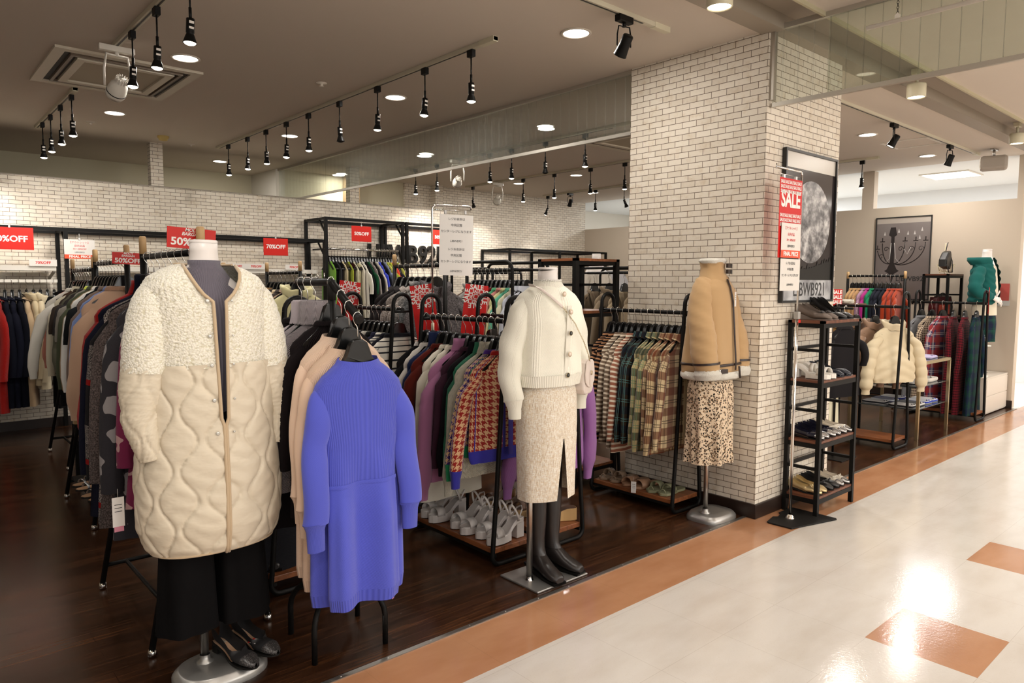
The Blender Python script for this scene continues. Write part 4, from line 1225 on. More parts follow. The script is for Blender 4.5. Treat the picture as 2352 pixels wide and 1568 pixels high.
# rack with the cream hooded top
row([('tunic', 'plain', (66, 56, 48), 'dark brown top'), ('shirt', 'plain', (150, 118, 80), 'caramel shirt'), ('tunic', 'plain', (52, 46, 44), 'blackish brown top'),
     ('blouse', 'plain', (206, 184, 150), 'sand blouse'), ('tunic', 'plain', (70, 62, 58), 'grey brown top'), ('shirt', 'plain', (158, 132, 108), 'tan shirt'),
     ('tunic', 'plain', (30, 26, 26), 'black top'), ('hoodie', 'knit', (204, 196, 150), 'pale yellow hooded top', D(scale=1.22))],
    2.70, 6.42, 5.86, 1.53, 'on the rack by the back wall')
row([('tunic', 'plain', (60, 50, 48), 'brown top'), ('blouse', 'plain', (190, 60, 50), 'red blouse'), ('tunic', 'plain', (50, 46, 50), 'charcoal top'), ('tunic', 'plain', (90, 80, 70), 'taupe tunic'), ('tee', 'plain', (40, 40, 44), 'dark grey tee')],
    2.02, 6.3, 5.8, 1.50, 'on the rack hidden behind the coat')
# waterfall stand: bar then slanted arm
NK = dict(thick=1.0)
row([('long', 'plain', (26, 22, 24), 'black knit dress furthest back', D(z=1.45)),
     ('turtle', 'rib', (196, 184, 190), 'pale lavender turtleneck', D(z=1.45, scale=1.12)),
     ('turtle', 'chunky', (182, 170, 174), 'chunky lavender cable turtleneck', D(z=1.45, scale=1.12)),
     ('long', 'rib', (24, 18, 20), 'black ribbed mock neck dress', D(z=1.45, scale=.86))],
    WFX, 0, 0, 1.45, 'on the waterfall stand', ys=[2.85, 2.79, 2.72, 2.585], thick=.8, jit=.02)
# grey long garments behind
row([('trousers', 'knit', (96, 98, 108), 'grey blue long knit garment', D(scale=1.15)), ('dress', 'knit', (84, 84, 92), 'slate grey long dress', D(scale=1.05)), ('trousers', 'knit', (60, 60, 66), 'charcoal long garment', D(scale=1.12)),
     ('dress', 'plain', (70, 56, 50), 'brown long dress'), ('trousers', 'knit', (104, 106, 116), 'light slate long garment', D(scale=1.16)), ('dress', 'knit', (34, 34, 38), 'black long knit dress', D(scale=1.0))],
    1.435, 3.84, 3.22, 1.25, 'on the rack behind the lavender sweaters')
row([('tunic', 'plain', (30, 32, 40), 'navy top'), ('tunic', 'plain', (24, 24, 26), 'black top'), ('tunic', 'stripe', (226, 220, 210), 'narrow striped top', D(rgb2=(40, 40, 60))), ('tunic', 'plain', (34, 36, 52), 'ink blue top'),
     ('tunic', 'plain', (206, 200, 190), 'oatmeal top'), ('tunic', 'plain', (26, 26, 28), 'plain black tunic'), ('tunic', 'plain', (38, 38, 58), 'dark indigo top'), ('tunic', 'stripe', (224, 218, 206), 'cream top with thin stripes', D(rgb2=(60, 60, 66))),
     ('tunic', 'plain', (24, 24, 34), 'blue black top'), ('tunic', 'widestripe', (222, 216, 204), 'black striped white top', D(rgb2=(24, 26, 34), scale=1.1, trim=((24, 24, 30), 'plain')))],
    2.435, 4.38, 3.84, 1.28, 'on the packed hanger rack', thick=.8)
row([('coat', 'plain', (26, 22, 22), 'black coat furthest back'), ('coat', 'plain', (28, 24, 24), 'second black coat'), ('coat', 'boucle', (104, 96, 90), 'grey brown boucle coat', D(rgb2=(160, 150, 142))),
     ('coat', 'boucle', (110, 102, 96), 'warm grey boucle coat', D(rgb2=(168, 158, 150))), ('hooded', 'boucle', (84, 82, 80), 'mid grey boucle hooded coat', D(rgb2=(150, 146, 142))),
     ('hooded', 'boucle', (66, 66, 66), 'dark grey hooded coat', D(rgb2=(112, 112, 112))), ('hooded', 'boucle', (60, 56, 56), 'charcoal hooded coat, nearest', D(rgb2=(104, 98, 98), scale=1.08))],
    3.00, 4.70, 4.22, 1.572, 'in mid shop')
row([('hooded', 'plain', (150, 146, 142), 'grey hooded sweater'), ('blouse', 'stripe', (214, 206, 196), 'white and black striped sweater', D(rgb2=(40, 38, 38))), ('sweater', 'knit', (40, 126, 74), 'green sweater'),
     ('sweater', 'knit', (168, 150, 50), 'mustard sweater'), ('sweater', 'knit', (40, 60, 128), 'royal blue sweater'), ('sweater', 'knit', (112, 26, 30), 'burgundy sweater'), ('sweater', 'knit', (90, 186, 132), 'mint green sweater'),
     ('sweater', 'knit', (196, 130, 122), 'dusty pink sweater'), ('sweater', 'knit', (196, 190, 138), 'pale yellow sweater'), ('sweater', 'knit', (86, 164, 134), 'teal green sweater'),
     ('sweater', 'knit', (198, 192, 164), 'cream sweater'), ('shirt', 'plain', (176, 178, 186), 'pale grey shirt'), ('shirt', 'plain', (190, 192, 200), 'white grey shirt')],
    3.95, 4.98, 4.30, 1.555, 'on the round cornered rack')
row([('coat', 'plain', (116, 100, 80), 'taupe coat furthest from aisle'), ('hooded', 'plain', (128, 112, 92), 'taupe quilted coat'), ('coat', 'plain', (140, 124, 100), 'khaki beige coat'), ('hooded', 'plain', (132, 116, 94), 'taupe coat nearest the pillar')],
    5.60, 5.05, 4.45, 1.53, 'beside the pillar')
row([('coat', 'plain', (88, 70, 60), 'brown coat'), ('coat', 'plain', (150, 72, 44), 'rust coat'), ('coat', 'boucle', (52, 50, 50), 'dark grey coat', D(rgb2=(84, 80, 80))), ('coat', 'plain', (40, 38, 38), 'black coat')],
    5.00, 6.4, 5.85, 1.53, 'behind the shelf tower')
# houndstooth rack, far -> near
row([('sweater', 'knit', (24, 22, 24), 'black sweater with white neckline', D(trim=((226, 222, 216), 'knit'))), ('blouse', 'plain', (214, 208, 200), 'white blouse'), ('turtle', 'knit', (34, 44, 78), 'navy sweater'),
     ('sweater', 'knit', (88, 28, 20), 'rust maroon sweater', D(scale=1.05)), ('long', 'knit', (222, 216, 200), 'off white long sweater'), ('blouse', 'knit', (228, 222, 204), 'ivory sweater'),
     ('mock', 'knit', (160, 104, 140), 'mauve pink sweater', D(scale=1.22)), ('sweater', 'knit', (60, 34, 48), 'dark plum sweater'), ('mock', 'knit', (22, 20, 24), 'black chunky sweater'),
     ('mock', 'chunky', (30, 138, 98), 'green cable sweater'), ('mock', 'chunky', (222, 214, 192), 'cream cable sweater', D(scale=1.12)),
     ('cardigan', 'hound', (200, 164, 124), 'purple and green houndstooth cardigan', D(rgb2=(58, 40, 110), rgb3=(40, 140, 90), trim=((40, 140, 90), 'knit'), ctrim=((70, 40, 120), 'knit'), scale=1.02)),
     ('cardigan', 'hound', (206, 166, 126), 'red houndstooth cardigan with blue cuffs', D(rgb2=(140, 34, 30), rgb3=(60, 52, 140), trim=((52, 50, 150), 'knit'), ctrim=((140, 24, 22), 'knit'), scale=1.06))],
    2.425, 0, 0, 1.25, 'left of the cream mannequin', ys=[3.52, 3.455, 3.40, 3.34, 3.27, 3.21, 3.14, 3.08, 3.02, 2.97, 2.92, 2.865, 2.80], thick=.65)
row([('blouse', 'plain', (226, 220, 212), 'white collared blouse'), ('mock', 'knit', (40, 120, 90), 'green sweater'), ('blouse', 'knit', (190, 120, 170), 'pink sweater'), ('sweater', 'plain', (20, 20, 22), 'black sweater'),
     ('mock', 'rib', (160, 106, 170), 'lilac purple ribbed sweater', D(scale=1.22))],
    2.785, 3.34, 2.84, 1.25, 'behind the cream mannequin')
# plaid rack
SB = D(rgb2=(176, 128, 92)); ST = D(rgb2=(226, 212, 190)); DG = D(rgb2=(24, 30, 40), rgb3=(90, 130, 128)); GC = D(rgb2=(22, 44, 36), rgb3=(90, 130, 100)); RC = D(rgb2=(104, 42, 18), rgb3=(50, 30, 20))
W_ = 'on the plaid rack'
row([('tunic', 'stripe', (26, 20, 20), 'black top with tan stripes, furthest left', D(SB, scale=.95)), ('tunic', 'stripe', (28, 22, 22), 'black top with tan stripes, second', D(SB, scale=.98)),
     ('tunic', 'stripe', (124, 104, 86), 'taupe top with cream stripes, first', ST), ('tunic', 'stripe', (126, 106, 88), 'taupe top with cream stripes, second', D(ST, scale=1.03)),
     ('tunic', 'stripe', (156, 100, 78), 'pink brown top with cream stripes', D(ST, scale=1.06)),
     ('shirt', 'plaid', (46, 34, 26), 'dark navy green plaid shirt, first', DG), ('shirt', 'plaid', (52, 40, 28), 'dark navy green plaid shirt, second', DG),
     ('shirt', 'plaid', (190, 170, 124), 'green and cream plaid shirt, first', GC), ('shirt', 'plaid', (184, 164, 118), 'green and cream plaid shirt, second', D(GC, scale=1.05)),
     ('shirt', 'plaid', (206, 184, 142), 'rust and cream plaid shirt, first', RC), ('shirt', 'plaid', (200, 176, 134), 'rust and cream plaid shirt, second', D(RC, scale=1.06)),
     ('shirt', 'plaid', (212, 190, 150), 'rust and cream plaid shirt, nearest', D(RC, scale=1.0))],
    3.80, 3.26, 2.68, 1.265, W_, thick=.65)
# right hand side
row([('sweater', 'knit', (164, 128, 84), 'camel sweater, first'), ('sweater', 'knit', (170, 132, 86), 'camel sweater, second'), ('sweater', 'knit', (160, 122, 80), 'camel sweater, third'), ('sweater', 'knit', (150, 116, 136), 'mauve sweater'),
     ('sweater', 'knit', (150, 30, 110), 'magenta sweater'), ('sweater', 'knit', (14, 110, 70), 'emerald green sweater'), ('sweater', 'knit', (26, 28, 38), 'navy sweater, first'), ('sweater', 'knit', (28, 30, 40), 'navy sweater, second'),
     ('sweater', 'knit', (24, 26, 34), 'navy sweater, third'), ('sweater', 'knit', (150, 50, 18), 'rust orange sweater, first'), ('sweater', 'knit', (146, 46, 18), 'rust orange sweater, second'), ('long', 'knit', (152, 52, 20), 'rust orange sweater, largest')],
    9.0, 3.86, 3.32, 1.545, 'under the chandelier poster', thick=.8)
PW = 'right of the pillar'
row([('puffer', 'satin', (168, 132, 86), 'caramel puffer jacket', D(turn=R(-20))), ('puffer', 'satin', (150, 120, 98), 'mocha hooded puffer jacket', D(turn=R(-22))), ('puffer', 'satin', (146, 116, 94), 'mocha puffer jacket in the middle', D(turn=R(-20))), ('puffer', 'satin', (206, 190, 158), 'cream puffer jacket', D(turn=R(-24)))],
    6.71, 3.00, 2.50, 1.25, PW, thick=.8)
row([('dress', 'plain', (112, 112, 114), 'long grey cardigan', D(turn=R(-20))), ('dress', 'gingham', (206, 186, 160), 'brown checked dress', D(rgb2=(62, 44, 38), scale=.95, turn=R(-25))), ('long', 'plaid', (70, 60, 90), 'navy, red and white check shirt dress', D(rgb2=(150, 50, 48), rgb3=(226, 220, 214), scale=1.1, turn=R(-15))),
     ('dress', 'gingham', (112, 24, 34), 'dark red gingham dress, first', D(rgb2=(28, 14, 20))), ('dress', 'gingham', (116, 26, 36), 'dark red gingham dress, second', D(rgb2=(28, 14, 20))),
     ('dress', 'plaid', (20, 52, 48), 'dark green tartan dress', D(rgb2=(20, 30, 52), rgb3=(20, 60, 40)))],
    8.74, 2.98, 2.44, 1.25, 'near the teal mannequin')
# small T stand with a black top and a white skirt
t = thing('garment_t_stand', 'thin black stand holding a black top just right of pillar', 'clothes rack', (5.95, 2.66, 0))
MB().tube([(0, 0, 0), (0, 0, 1.27)], .010, 8).tube([(0, -.12, 1.25), (0, .12, 1.25)], .010, 8).build('post', BLACK, t)
MB().box((0, 0, .004), (.28, .28, .008), bev=.003).build('base_plate', BLACK, t)
row([('tee', 'plain', (26, 24, 26), 'black top', D(scale=.95, turn=R(-12)))], 5.95, 2.60, 2.60, 1.25, 'on the thin stand right of the pillar')
t = thing('hanging_skirt', 'cream skirt hanging beneath the black top right of pillar', 'skirt', (5.95, 2.70, .62))
mb = MB(); mb.loft([[Vector((math.cos(2*PI*k/24)*(.13+.05*f), math.sin(2*PI*k/24)*(.028+.006*math.sin(k)*f), -.46*f)) for k in range(24)] for f in (0, .2, .4, .6, .8, 1)])
mb.build('skirt_body', fab((222, 216, 186), 'plain'), t); MB().tube([(0, 0, .0), (0, 0, .60)], .003, 6).build('clip_hanger', BLACK, t)
# ------------------------------------------------------------------ dressed mannequins (all face the aisle, -Y)
def loft_profile(m, prof, n, amp=0.0, seed=0.0, k=7, disp=None, e=.85, gap=None, thick=None):
    """prof: (z, cx, cy, a, b); ring starts and ends at the front (-Y); gap(z) = half opening in metres"""
    rings = []
    N = len(prof)
    for i, (z, cx, cy, a, b) in enumerate(prof):
        g = gap(z) if gap else 0.0
        g0 = math.asin(min(.95, max(0, g)/a)) if g > 0 else 0.0
        f = i/(N-1); ring = []
        cnt = n if gap is None else n+1
        for j in range(cnt):
            u = j/n
            th = -PI/2 + g0 + (2*PI-2*g0)*u
            c, s = math.cos(th), math.sin(th)
            r = 1.0
            d = fold(th, z, amp*f, seed, k) if amp else 0.0
            if disp: d += disp(u, z, th)
            x = cx + a*math.copysign(abs(c)**e, c) + c*d; y = cy + b*math.copysign(abs(s)**e, s) + s*d
            ring.append(Vector((x, y, z)))
        rings.append(ring)
    m.loft(rings, closed=(gap is None))
    return rings
def interp(keys, zs):
    """keys sorted by z descending -> rows at zs"""
    out = []
    for z in zs:
        for a, b in zip(keys, keys[1:]):
            if a[0] >= z >= b[0]:
                f = (a[0]-z)/(a[0]-b[0]) if a[0] != b[0] else 0
                f2 = f*f*(3-2*f)*.35 + f*.65
                out.append((z,)+tuple(p+(q-p)*f2 for p, q in zip(a[1:], b[1:]))); break
        else:
            out.append((z,)+tuple((keys[0] if z > keys[0][0] else keys[-1])[1:]))
    return out
def lin(a, b, n): return [a+(b-a)*i/n for i in range(n+1)]
def limb(m, pts, radii, n=20, seg=6, disp=None, flat=1.0, cap=False):
    """smooth tapered sleeve through the points"""
    P = [Vector(p) for p in pts]; Q = []; RR = []
    for i in range(len(P)-1):
        p0 = P[max(0, i-1)]; p1 = P[i]; p2 = P[i+1]; p3 = P[min(len(P)-1, i+2)]
        for j in range(seg):
            t = j/seg
            Q.append(.5*((2*p1)+(-p0+p2)*t+(2*p0-5*p1+4*p2-p3)*t*t+(-p0+3*p1-3*p2+p3)*t**3)); RR.append(radii[i]+(radii[i+1]-radii[i])*t)
    Q.append(P[-1]); RR.append(radii[-1])
    rings = []
    up = Vector((0, 1, 0))
    acc = 0
    for i, p in enumerate(Q):
        t = (Q[min(i+1, len(Q)-1)]-Q[max(i-1, 0)]).normalized()
        u = (up - t*up.dot(t)).normalized(); v = t.cross(u)
        ring = []
        for k in range(n):
            th = 2*PI*k/n
            d = disp(k/n, i/(len(Q)-1), th) if disp else 0
            ring.append(p + u*(math.cos(th)*(RR[i]+d)*flat) + v*(math.sin(th)*(RR[i]+d)))
        rings.append(ring)
    m.loft(rings, cap0=cap, cap1=cap)
    return rings

def mannequin(name, label, x, y, neck_top, hip_z, pole, base, tilt=0.0, nr=.047, arms=None):
    """shell torso with neck, shoulders and hips on a pole and base"""
    t = thing(name, label, 'mannequin', (pole[0], pole[1], pole[2] if len(pole) > 2 else 0))
    t['label'] = label
    ox, oy = x-pole[0], y-pole[1]; oz = -(pole[2] if len(pole) > 2 else 0)
    m = MB(); n = 28
    sh = neck_top-.13
    prof = [(neck_top, nr, nr), (neck_top-.03, nr*1.0, nr), (neck_top-.07, nr*1.06, nr*1.05), (sh+.01, .085, .062), (sh-.03, .135, .075), (sh-.08, .160, .088), (sh-.20, .145, .095), (sh-.38, .110, .080), (sh-.52, .140, .095), (hip_z, .145, .09)]
    rings = [[Vector((ox+math.cos(2*PI*k/n)*a + (neck_top-z < .08)*0, oy+math.sin(2*PI*k/n)*b, z+oz+tilt*math.cos(2*PI*k/n)*(1 if z > neck_top-.04 else 0))) for k in range(n)] for z, a, b in prof]
    m.loft(rings, cap0=True, cap1=True)
    m.build('torso', MANNQ, t)
    m = MB(); m.lathe([(nr*1.01, -.001), (nr*1.01, .006), (nr*.94, .010), (.001, .011)], (ox, oy, neck_top+oz), 28, cap=False); m.build('neck_cap', MANNQ, t)
    MB().tube([(0, 0, .02), (ox*.0, oy*.0, hip_z+oz+.02)], .0145, 14).build('pole', STEEL, t)
    base(t)
    return t

def plate_base(w, d, cx, cy):
    def f(t):
        MB().box((cx, cy, .005), (w, d, .010), bev=.0035).build('base_plate', SATIN, t)
        MB().lathe([(.022, .010), (.022, .013), (.017, .018), (.016, .030)], (0, 0, 0), 20, cap=False).build('pole_collar', CHROME, t)
    return f
def pod_base(rx, ry, cx, cy, n=40, sq=.55):
    def f(t):
        m = MB(); rings = []
        for s, z in ((1, .0), (1, .018), (.97, .026), (.88, .040), (.85, .043), (.5, .047), (.0, .048)):
            rings.append([Vector((cx+rx*s*math.copysign(abs(math.cos(2*PI*k/n))**sq, math.cos(2*PI*k/n)), cy+ry*s*math.copysign(abs(math.sin(2*PI*k/n))**sq, math.sin(2*PI*k/n)), z)) for k in range(n)])
        m.loft(rings[:-1], cap1=True); m.build('base', SATIN, t)
        MB().lathe([(.030, .046), (.030, .050), (.019, .056), (.018, .075)], (0, 0, 0), 20, cap=False).build('pole_collar', SATIN, t)
    return f

# ---- 1. quilted coat
MX, MY = .875, 2.66
mannequin('mannequin', 'headless white mannequin in front left wearing the long quilted coat', MX, MY, 1.588, .90, (.835, 2.665), pod_base(.165, .125, .045, -.03, sq=.8))
SLATE = fab((116, 110, 120), 'rib')
t = thing('mannequin_turtleneck', 'slate purple ribbed turtleneck worn under the quilted coat', 'sweater', (MX, MY, 1.0))
m = MB()
loft_profile(m, interp([(.50, 0, 0, .062, .060), (.44, 0, 0, .105, .075), (.40, 0, 0, .150, .09), (.33, 0, 0, .172, .105), (.15, 0, 0, .168, .115), (-.1, 0, 0, .14, .10), (-.3, 0, 0, .17, .11)], lin(.50, -.30, 26)), 60, e=1)
m.build('body', SLATE, t)
m = MB(); loft_profile(m, [(.495, 0, 0, .064, .062), (.512, 0, 0, .054, .054), (.526, 0, 0, .055, .054), (.522, 0, 0, .051, .050), (.48, 0, 0, .053, .05)], 60, e=1); m.build('collar', SLATE, t)
BT = fab((13, 12, 13), 'plain')
t = thing('mannequin_trousers', 'black wide leg trousers under the quilted coat', 'trousers', (MX, MY, .18))
m = MB(); loft_profile(m, [(.84, 0, 0, .15, .10), (.78, 0, 0, .165, .11), (.66, 0, 0, .175, .115), (.58, 0, 0, .178, .115)], 40, e=.9); m.build('waist', BT, t)
for s in (-1, 1):
    m = MB()
    rr = loft_profile(m, interp([(.62, s*.088, 0, .092, .105), (.35, s*.092, .0, .088, .085), (.15, s*.096, 0, .095, .09), (.02 if s < 0 else .0, s*.098, 0, .104, .095)], lin(.62, .02, 14)), 36, amp=.010, seed=s, k=5, e=.9)
    m.build('trouser_leg', BT, t)

CREAM = (226, 213, 190)
QUILT = fab(CREAM, 'quilted'); SHER = fab((248, 242, 226), 'sherpa'); BIND = fab((206, 182, 150), 'plain')
def q_disp(W=.084, P=.205, A=.028, h=.015, per=1.45, ph=0.0):
    def f(u, z, th=0):
        s = u*per; best = 9
        for n_ in range(int(s/W)-2, int(s/W)+3):
            xl = n_*W + A*(1 if n_ % 2 == 0 else -1)*math.sin(2*PI*(z+ph)/P)
            best = min(best, abs(s-xl))
        q = min(1.0, best/(W*.5))
        return h*(.50*math.sqrt(1-(1-min(1.0, best/.011))**2)+.50*math.sqrt(1-(1-q)**2)) - .004
    return f
def wr(u, z, k=1.0): return .0011*k*math.sin(u*61+z*37)*math.sin(z*71+u*23) + .0007*k*math.sin(z*120+math.sin(u*40)*3)
t = thing('quilted_long_coat', 'cream collarless long coat with fleece yoke and wavy quilting on front mannequin', 'coat', (MX, MY, .5))
def cg(z):   # half gap of the front opening, z from coat origin (z_world - .5)
    zw = z+.5
    if zw > 1.50: return .088
    if zw > 1.385: return .012+.076*((zw-1.385)/.115)**.62
    if zw > .96: return .007+.008*(zw-.96)/.425
    return .002
ckeys = [(1.512, 0, .005, .098, .078), (1.490, 0, .0, .150, .100), (1.465, 0, 0, .190, .118), (1.43, 0, 0, .210, .130), (1.36, 0, 0, .215, .142), (1.20, 0, 0, .216, .150), (1.0, 0, 0, .226, .158), (.75, 0, 0, .248, .170), (.60, 0, 0, .244, .170), (.53, 0, 0, .226, .158), (.505, 0, 0, .212, .146)]
ckeys = [(z-.5,)+tuple(r) for z, *r in ckeys]
m = MB(); r1 = random.Random(3)
loft_profile(m, interp(ckeys, lin(1.012, .655, 60)), 150, gap=cg, e=.86, disp=lambda u, z, th: .006*math.sin(u*19+2)*max(0, 1.0-z)+.0035*math.sin(u*210+z*170)*math.sin(z*260-u*90))
m.build('fleece_yoke', SHER, t)
QD = q_disp(ph=.05)
m = MB()
loft_profile(m, interp(ckeys, lin(.668, .005, 130)), 260, gap=cg, e=.86, disp=lambda u, z, th: (QD(u, z)-.004)*min(1, (z+.02)/.04)+wr(u, z)+.006*math.sin(u*25+1)*(.66-z))
body = m.build('quilted_body', QUILT, t)
for s in (-1, 1):
    pts = [(s*.120, .0, .930), (s*.168, -.01, .865), (s*.195, -.02, .745), (s*.205, -.025, .64)]
    m = MB(); limb(m, pts, [.062, .078, .083, .082], 40, 9, disp=lambda u, v, th: .003*math.sin(u*80+v*40)*math.sin(v*70-u*33)); m.build('fleece_sleeve_top', SHER, t)
    pts = [(s*.203, -.024, .665), (s*.222, -.030, .575), (s*.236, -.045, .49), (s*.228, -.062, .42), (s*.216, -.070, .35)]
    qs = q_disp(.080, .20, .026, .011, .5, .1*s)
    m = MB(); limb(m, pts, [.080, .076, .062, .048, .036], 56, 14, disp=lambda u, v, th: qs(u, .3-v*.34)*.8 - .004 + wr(u*3, v*2, 1.6) - .010*math.exp(-((v-.42)/.05)**2)*(.5+.5*math.cos(th))); m.build('quilted_sleeve', QUILT, t)
for s in (-1, 1):
    pts = []
    for z in lin(1.008, .0, 40):
        (z_, cx, cy, a, b), = interp(ckeys, [z]); g = cg(z); c = g/a
        th = -PI/2 + math.asin(min(.95, c)); e = .86
        x = a*abs(math.cos(th))**e; y = b*math.copysign(abs(math.sin(th))**e, math.sin(th))
        pts.append((s*x, y-.007, z))
    MB().tube(pts, .0062, 6).build('front_binding', BIND, t)
pts = [(0+ .098*math.cos(a), .005+.078*math.sin(a)+.002, 1.012) for a in lin(R(-22), R(202), 18)]
MB().tube(pts, .0045, 6).build('neck_binding', BIND, t)
pts = []
for k in range(61):
    u = k/60; th = -PI/2 + 2*PI*u; a, b = .212, .146
    pts.append((a*math.copysign(abs(math.cos(th))**.86, math.cos(th)), b*math.copysign(abs(math.sin(th))**.86, math.sin(th)), .004))
MB().tube(pts, .0045, 6, cap=False).build('hem_binding', BIND, t)
SNAP = plain('pale snap button', srgb(206, 204, 196), .25, .5)
for i, zw in enumerate((1.385, 1.265, 1.165, 1.045, .93)):
    z = zw-.5
    (z_, cx, cy, a, b), = interp(ckeys, [z])
    for s, r_ in ((-1, .0068), (1, .0042)):
        dx = s*(cg(z)+.026); y = -b*(1-(abs(dx)/a)**2)**.43 - .012
        m = MB(); m.lathe([(r_, 0), (r_, .0012), (r_*.7, .0022), (.001, .0022)], (dx, y, z), 18, Matrix.Rotation(R(90), 4, 'X'), cap=False); m.build('snap_button', SNAP, t)

def swing_tag(label, loc, w=.030, h=.062, rz=0.0, strip=True, rx=0.0, extra=0):
    t = thing('hanging_price_tag', label, 'price tag', loc, rz)
    t.rotation_euler = (rx, 0, rz)
    MB().tube([(0, 0, .0), (0, 0, .03)], .0006, 4).build('string', PAPER, t)
    MB().box((0, 0, -h/2), (w, .0008, h)).build('card', TAGP, t)
    if strip: MB().box((0, -.001, -h*1.0-.008), (w*.8, .0008, .018)).build('pink_strip', TAGPK, t)
    m = MB()
    for i in range(3): m.box((0, -.0009, -h*.25-i*.012), (w*.62, .0003, .0022))
    m.build('print_lines', INKB, t)
    return t
swing_tag('white tags with pink strip hanging low beside the quilted coat, left side', (.585, 2.74, .70), .038, .105)

# ---- 2. cream cardigan mannequin
X2, Y2 = 2.425, 2.49
mannequin('mannequin', 'headless white mannequin wearing cream cable cardigan and tweed skirt', X2, Y2, 1.515, .80, (2.30, 2.475), plate_base(.345, .27, .105, .005), tilt=.010)
CR = fab((247, 242, 226), 'rib'); CRC = None
def cable_mat():
    t = NT('cream cable knit'); uvn = t.n('ShaderNodeTexCoord'); U, V, _ = t.xyz(uvn.outputs['UV']); v = t.coord('Object')
    f = t.math('FRACT', t.math('MULTIPLY', U, 7.0)); tri = t.math('ABSOLUTE', t.math('SUBTRACT', f, .5))     # 0 centre .. .5
    vv = t.math('ABSOLUTE', t.math('SUBTRACT', t.math('FRACT', t.math('MULTIPLY', V, 1/.115)), .5))
    dia = t.math('ABSOLUTE', t.math('SUBTRACT', t.math('ADD', t.math('MULTIPLY', tri, 1.6), vv), .42))
    dl = t.math('MULTIPLY', t.math('LESS_THAN', dia, .055), t.math('LESS_THAN', tri, .30))
    ribs = t.math('MULTIPLY', t.math('GREATER_THAN', tri, .34), t.math('SINE', t.math('MULTIPLY', U, 2*PI*84)))
    purl = t.math('MULTIPLY', t.math('SINE', t.math('MULTIPLY', V, 2*PI*150)), t.math('SINE', t.math('MULTIPLY', U, 2*PI*130)))
    h = t.math('ADD', t.math('ADD', t.math('MULTIPLY', dl, 2.2), t.math('MULTIPLY', ribs, .45)), t.math('MULTIPLY', purl, .25))
    t.bump(h, .5, .005); t.b.inputs['Specular IOR Level'].default_value = .15
    return t.fin(srgb(248, 244, 228)+(1,), .85, sheen=.1)
CRC = cable_mat()
t = thing('cable_knit_cardigan', 'cream cable knit cardigan with jewelled buttons on the middle mannequin', 'cardigan', (X2, Y2, .96))
k2 = [(.475, 0, 0, .085, .070), (.455, 0, 0, .120, .088), (.430, 0, 0, .160, .104), (.395, 0, 0, .186, .118), (.30, 0, -.006, .192, .136), (.15, 0, 0, .190, .130), (.06, 0, 0, .196, .132), (.0, 0, 0, .186, .126)]
m = MB(); loft_profile(m, interp(k2, lin(.475, .055, 34)), 90, amp=.008, seed=2, k=5, e=.9); m.build('body', CRC, t)
m = MB(); loft_profile(m, [(.056, 0, 0, .198, .134), (.03, 0, 0, .192, .130), (.0, 0, 0, .184, .125)], 90, amp=.004, seed=2, k=5, e=.9); m.build('hem_band', CR, t)
m = MB(); loft_profile(m, [(.466, 0, 0, .094, .078), (.490, 0, 0, .074, .064), (.500, 0, 0, .070, .061), (.494, 0, 0, .066, .057)], 70, e=1); m.build('collar', CR, t)
for s in (-1, 1):
    pts = [(s*.105, 0, .405), (s*.165, .0, .355), (s*.212, .012, .22), (s*.235, .010, .08), (s*.226, -.008, -.06)]
    m = MB(); limb(m, pts, [.036, .056, .060, .055, .046], 32, 8, disp=lambda u, v, th: .004*math.sin(v*24+u*9)); m.build('sleeve', CRC, t)
    m = MB(); limb(m, [(s*.226, -.008, -.055), (s*.223, -.012, -.10), (s*.222, -.014, -.145)], [.047, .032, .030], 32, 5); m.build('cuff', CR, t)
m = MB(); m.box((.0, -.150, .205), (.030, .006, .36), bev=.002); 
for v in m.bm.verts: v.co.y += .014*abs((v.co.z-.30)/.2)**2*.8
m.build('placket', CR, t)
for i, (z, mat_) in enumerate(((.438, 'pearl'), (.355, 'pearl'), (.255, 'dark'), (.155, 'pearl'), (.055, 'dark'))):
    bm_ = plain('pearl button', srgb(226, 206, 190), .2, .2) if mat_ == 'pearl' else plain('dark stone button', (.03, .03, .025), .2)
    yb = -.158+.014*abs((z-.30)/.2)**2*.8 if z < .42 else -.112
    m = MB(); m.lathe([(.011, 0), (.011, .003), (.008, .006), (.001, .007)], (.0, yb, z), 10, Matrix.Rotation(R(90), 4, 'X'), cap=False); b_ = m.build('button', bm_, t)
    m = MB(); m.tube(arc((0, yb-.002, z), .0115, 0, 2*PI, 12), .0013, 5, cap=False); m.build('gold_rim', GOLD, b_)
t = thing('lace_collar_top', 'white ruffled lace collar showing above the cream cardigan', 'top', (X2, Y2, 1.408))
m = MB()
for j, (z, a, b, am) in enumerate(((.0, .082, .070, 0), (.030, .066, .060, .002), (.050, .066, .060, .005), (.066, .076, .070, .009))):
    pass
rings = []
for z, a, b, am in ((-.02, .100, .082, 0), (.012, .072, .062, .001), (.036, .060, .056, .002), (.048, .062, .058, .003), (.058, .068, .064, .0045)):
    rings.append([Vector(((a+am*math.sin(k*1.9))*math.cos(2*PI*k/120), (b+am*math.sin(k*1.9))*math.sin(2*PI*k/120), z+am*.6*math.cos(k*.9))) for k in range(120)])
m.loft(rings); m.build('ruffle', fab((244, 240, 232), 'plain'), t)
TW = fab((236, 218, 190), 'tweed', (252, 246, 234), (206, 180, 148))
t = thing('tweed_midi_skirt', 'beige woven tweed skirt with front slit on the middle mannequin', 'skirt', (X2, Y2, .405))
kk = [(.575, 0, 0, .150, .105), (.50, 0, 0, .166, .116), (.36, 0, 0, .170, .120), (.0, 0, 0, .160, .112)]
